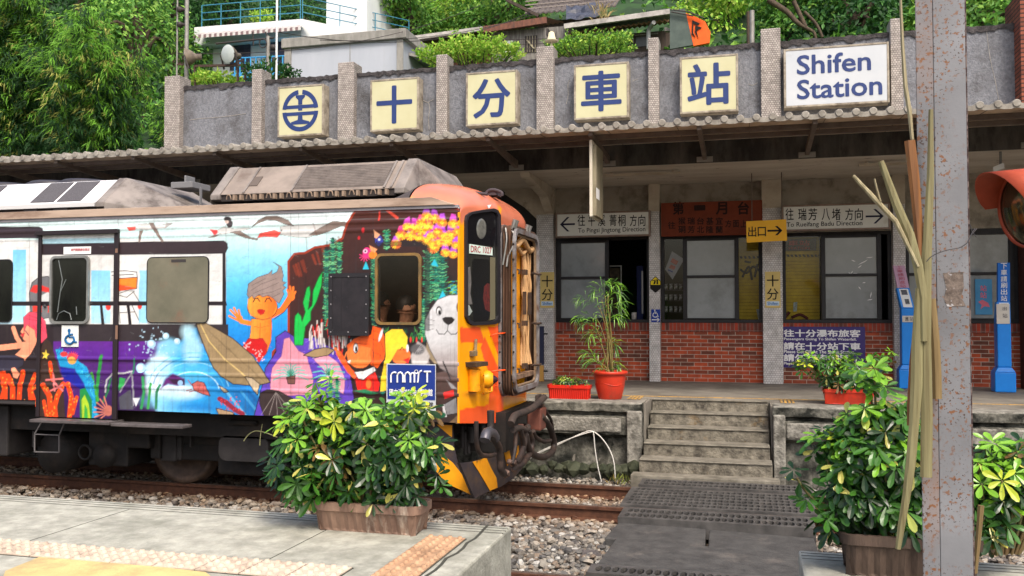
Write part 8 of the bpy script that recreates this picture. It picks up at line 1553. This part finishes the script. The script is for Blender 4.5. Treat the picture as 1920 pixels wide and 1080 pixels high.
Yd = 28.0; dp = lambda x, y, Y=Yd: P(x, y, Y=Y); t = thing('dark_house', 'dark house with a long pale edged roof and a drainpipe', 'house', (dp(1180, 90).x, Yd, 8)); sloped(dp(1058, 50), dp(1256, 20), 3.6, .9, .1, 'roof', mat('grey_roof', S(136, 134, 140), S(104, 102, 108), scale=3, stretch=(4, 1, 1)), t, .2); obj('eave', MB().bar(dp(1058, 50), dp(1256, 22), .12, .16), EDGE, t); sloped(dp(1062, 62, Yd + .3), dp(1254, 36, Yd + .3), 1, .2, .05, 'under_eave', mat('under_eave_brown', S(150, 116, 84), S(110, 84, 64), scale=6), t, .16)
obj('wall', MB().box((dp(1050, 90).x, Yd + 1.0, 6), (dp(1270, 90).x, Yd + 4.4, dp(1160, 46).z)), DW, t); m = MB(); m.box(dp(1192, 88, Yd + .97), dp(1214, 68, Yd + .99)); w_ = obj('window', m, mat('house_pane', S(66, 70, 64), rough=.2), t); m = MB(); m.box(dp(1190, 67, Yd + .95), dp(1234, 62, Yd + .99)); m.box(dp(1185, 80, Yd + .95), dp(1189, 72, Yd + .99)); obj('window_lintel', m, GRYW, w_)
m = MB(); m.tube(spline([dp(1216, 92, Yd + .5), dp(1216, 60, Yd + .5), dp(1220, 50, Yd + .4), dp(1226, 42, Yd + .1)], 4), .07, 8); obj('drainpipe', m, mat('pipe_grey', S(176, 176, 172), rough=.5), t)
t = thing('gable_shed', 'green grey shed whose end panel is orange with a black emblem', 'shed', (dp(1300, 80, 27).x, 27, 8)); q = [dp(x, y, 27) for x, y in ((1256, 20), (1284, 16), (1300, 84), (1256, 92))]; obj('green_wall', MB().prism(q, (0, .12, 0)), mat('shed_green', S(92, 104, 98), S(74, 86, 82), scale=3), t)
q = [dp(x, y, 27) for x, y in ((1286, 24), (1306, 32), (1322, 40), (1332, 60), (1330, 80), (1300, 86))]; obj('orange_panel', MB().prism(q, (0, .15, 0)), mat('panel_orange', S(244, 106, 40), S(230, 92, 34), scale=3), t); m = MB()
for q in ([(1298, 38), (1312, 44), (1308, 48), (1300, 44), (1300, 62), (1304, 70), (1297, 64)], [(1304, 48), (1316, 52), (1306, 58), (1310, 72), (1303, 60)]): m.prism([dp(x, y, 26.99) for x, y in q], (0, -.02, 0))
obj('panel_emblem', m, BLK, t); obj('lean_to', MB().prism([dp(1246, 50, 27.2), dp(1262, 56, 27.2), dp(1262, 58, 27.2), dp(1246, 58, 27.2)], (0, .8, .2)), GRYW, t); m = MB()
for L_ in ([(1256, 18), (1290, 22), (1320, 34)], [(1258, 22), (1300, 30)]): m.tube([dp(x, y, 26.9) for x, y in L_], .02, 5)
obj('roof_wire', m, DRK, t)
Yu = 34.0; up = lambda x, y, Y=Yu: P(x, y, Y=Y); t = thing('upper_house', 'dark tiled roof of a house higher up the slope', 'house', (up(1060, 20).x, Yu, 12)); sloped(up(985, 26), up(1155, 10), 3.6, 2.0, .1, 'roof', mat('dark_tile_roof', S(96, 88, 84), S(66, 60, 58), scale=6, stretch=(3, 1, 1)), t, .22); m = MB()
for i in range(5): m.bar(up(985, 24 - i * 7, Yu + .4 + i * .5), up(1155, 8 - i * 7, Yu + .4 + i * .5), .05)
obj('roof_batten', m, mat('batten_grey', S(140, 132, 126)), t); obj('wall', MB().box((up(1000, 40).x, Yu + .8, 8), (up(1150, 40).x, Yu + 4, up(1080, 22).z)), DW, t); obj('barge_board', MB().bar(up(950, 0), up(1010, 30), .12), DW, t)
t = thing('tarpaulin', 'crumpled dark blue tarpaulin lying on the pale edged roof', 'tarpaulin', dp(1085, 35)); m = MB(); rows = []
for j in range(7):
    rows.append([dp(1062 + 9 * i, 44 - j * 4.2 - .9 * i + nr.uniform(-2, 2), Yd + .2 + j * .18) + Vector((0, nr.uniform(-.12, .12), .12)) for i in range(8)])
m.sheet(rows, smooth=False); obj('sheet', m, mat('tarp_blue', S(74, 78, 92), S(48, 52, 64), scale=5, rough=.5), t)
L = Leaves(); n = 70; c = dp(1128, 34); p = np.tile(np.array(c), (n, 1)) + nr.normal(scale=.12, size=(n, 3)); L.add(p, unit(n) * .6 + np.array([0, 0, 1.]), unit(n), nr.uniform(.4, .75, n), .025, pick([S(190, 170, 116), S(160, 140, 90)], n), droop=.3); tag(L.build('dry_grass', LEAFT), 'tuft of dry straw coloured grass on the pale edged roof', 'grass')
# overhead wires
m = MB()
for (x0, y0, Ya, x1, y1, Yb_, sag) in ((335, 100, 18, 900, 10, 30, .5), (520, 60, 18, 1000, 20, 30, .6), (600, 75, 22, 1000, 28, 30, .3)):
    a = P(x0, y0, Y=Ya); b = P(x1, y1, Y=Yb_); m.tube([a.lerp(b, u) - Vector((0, 0, sag * 4 * u * (1 - u))) for u in np.linspace(0, 1, 14)], .010, 5)
tag(obj('overhead_wire', m, DRK), 'thin overhead wires strung from the left pole to the houses', 'wire')
# brown brick pier at the right end of the parapet
t = thing('brick_pier', 'reddish brown tiled pier at the right end of the parapet', 'pier', (4.7, 15.6, 4.6)); obj('pier_body', MB().box((4.24, 15.55, 4.72), (6.5, 16.4, 7.2)), brickmat('rust_tile', S(150, 84, 62), S(120, 66, 50), S(60, 40, 34), .4, .07, .012), t)
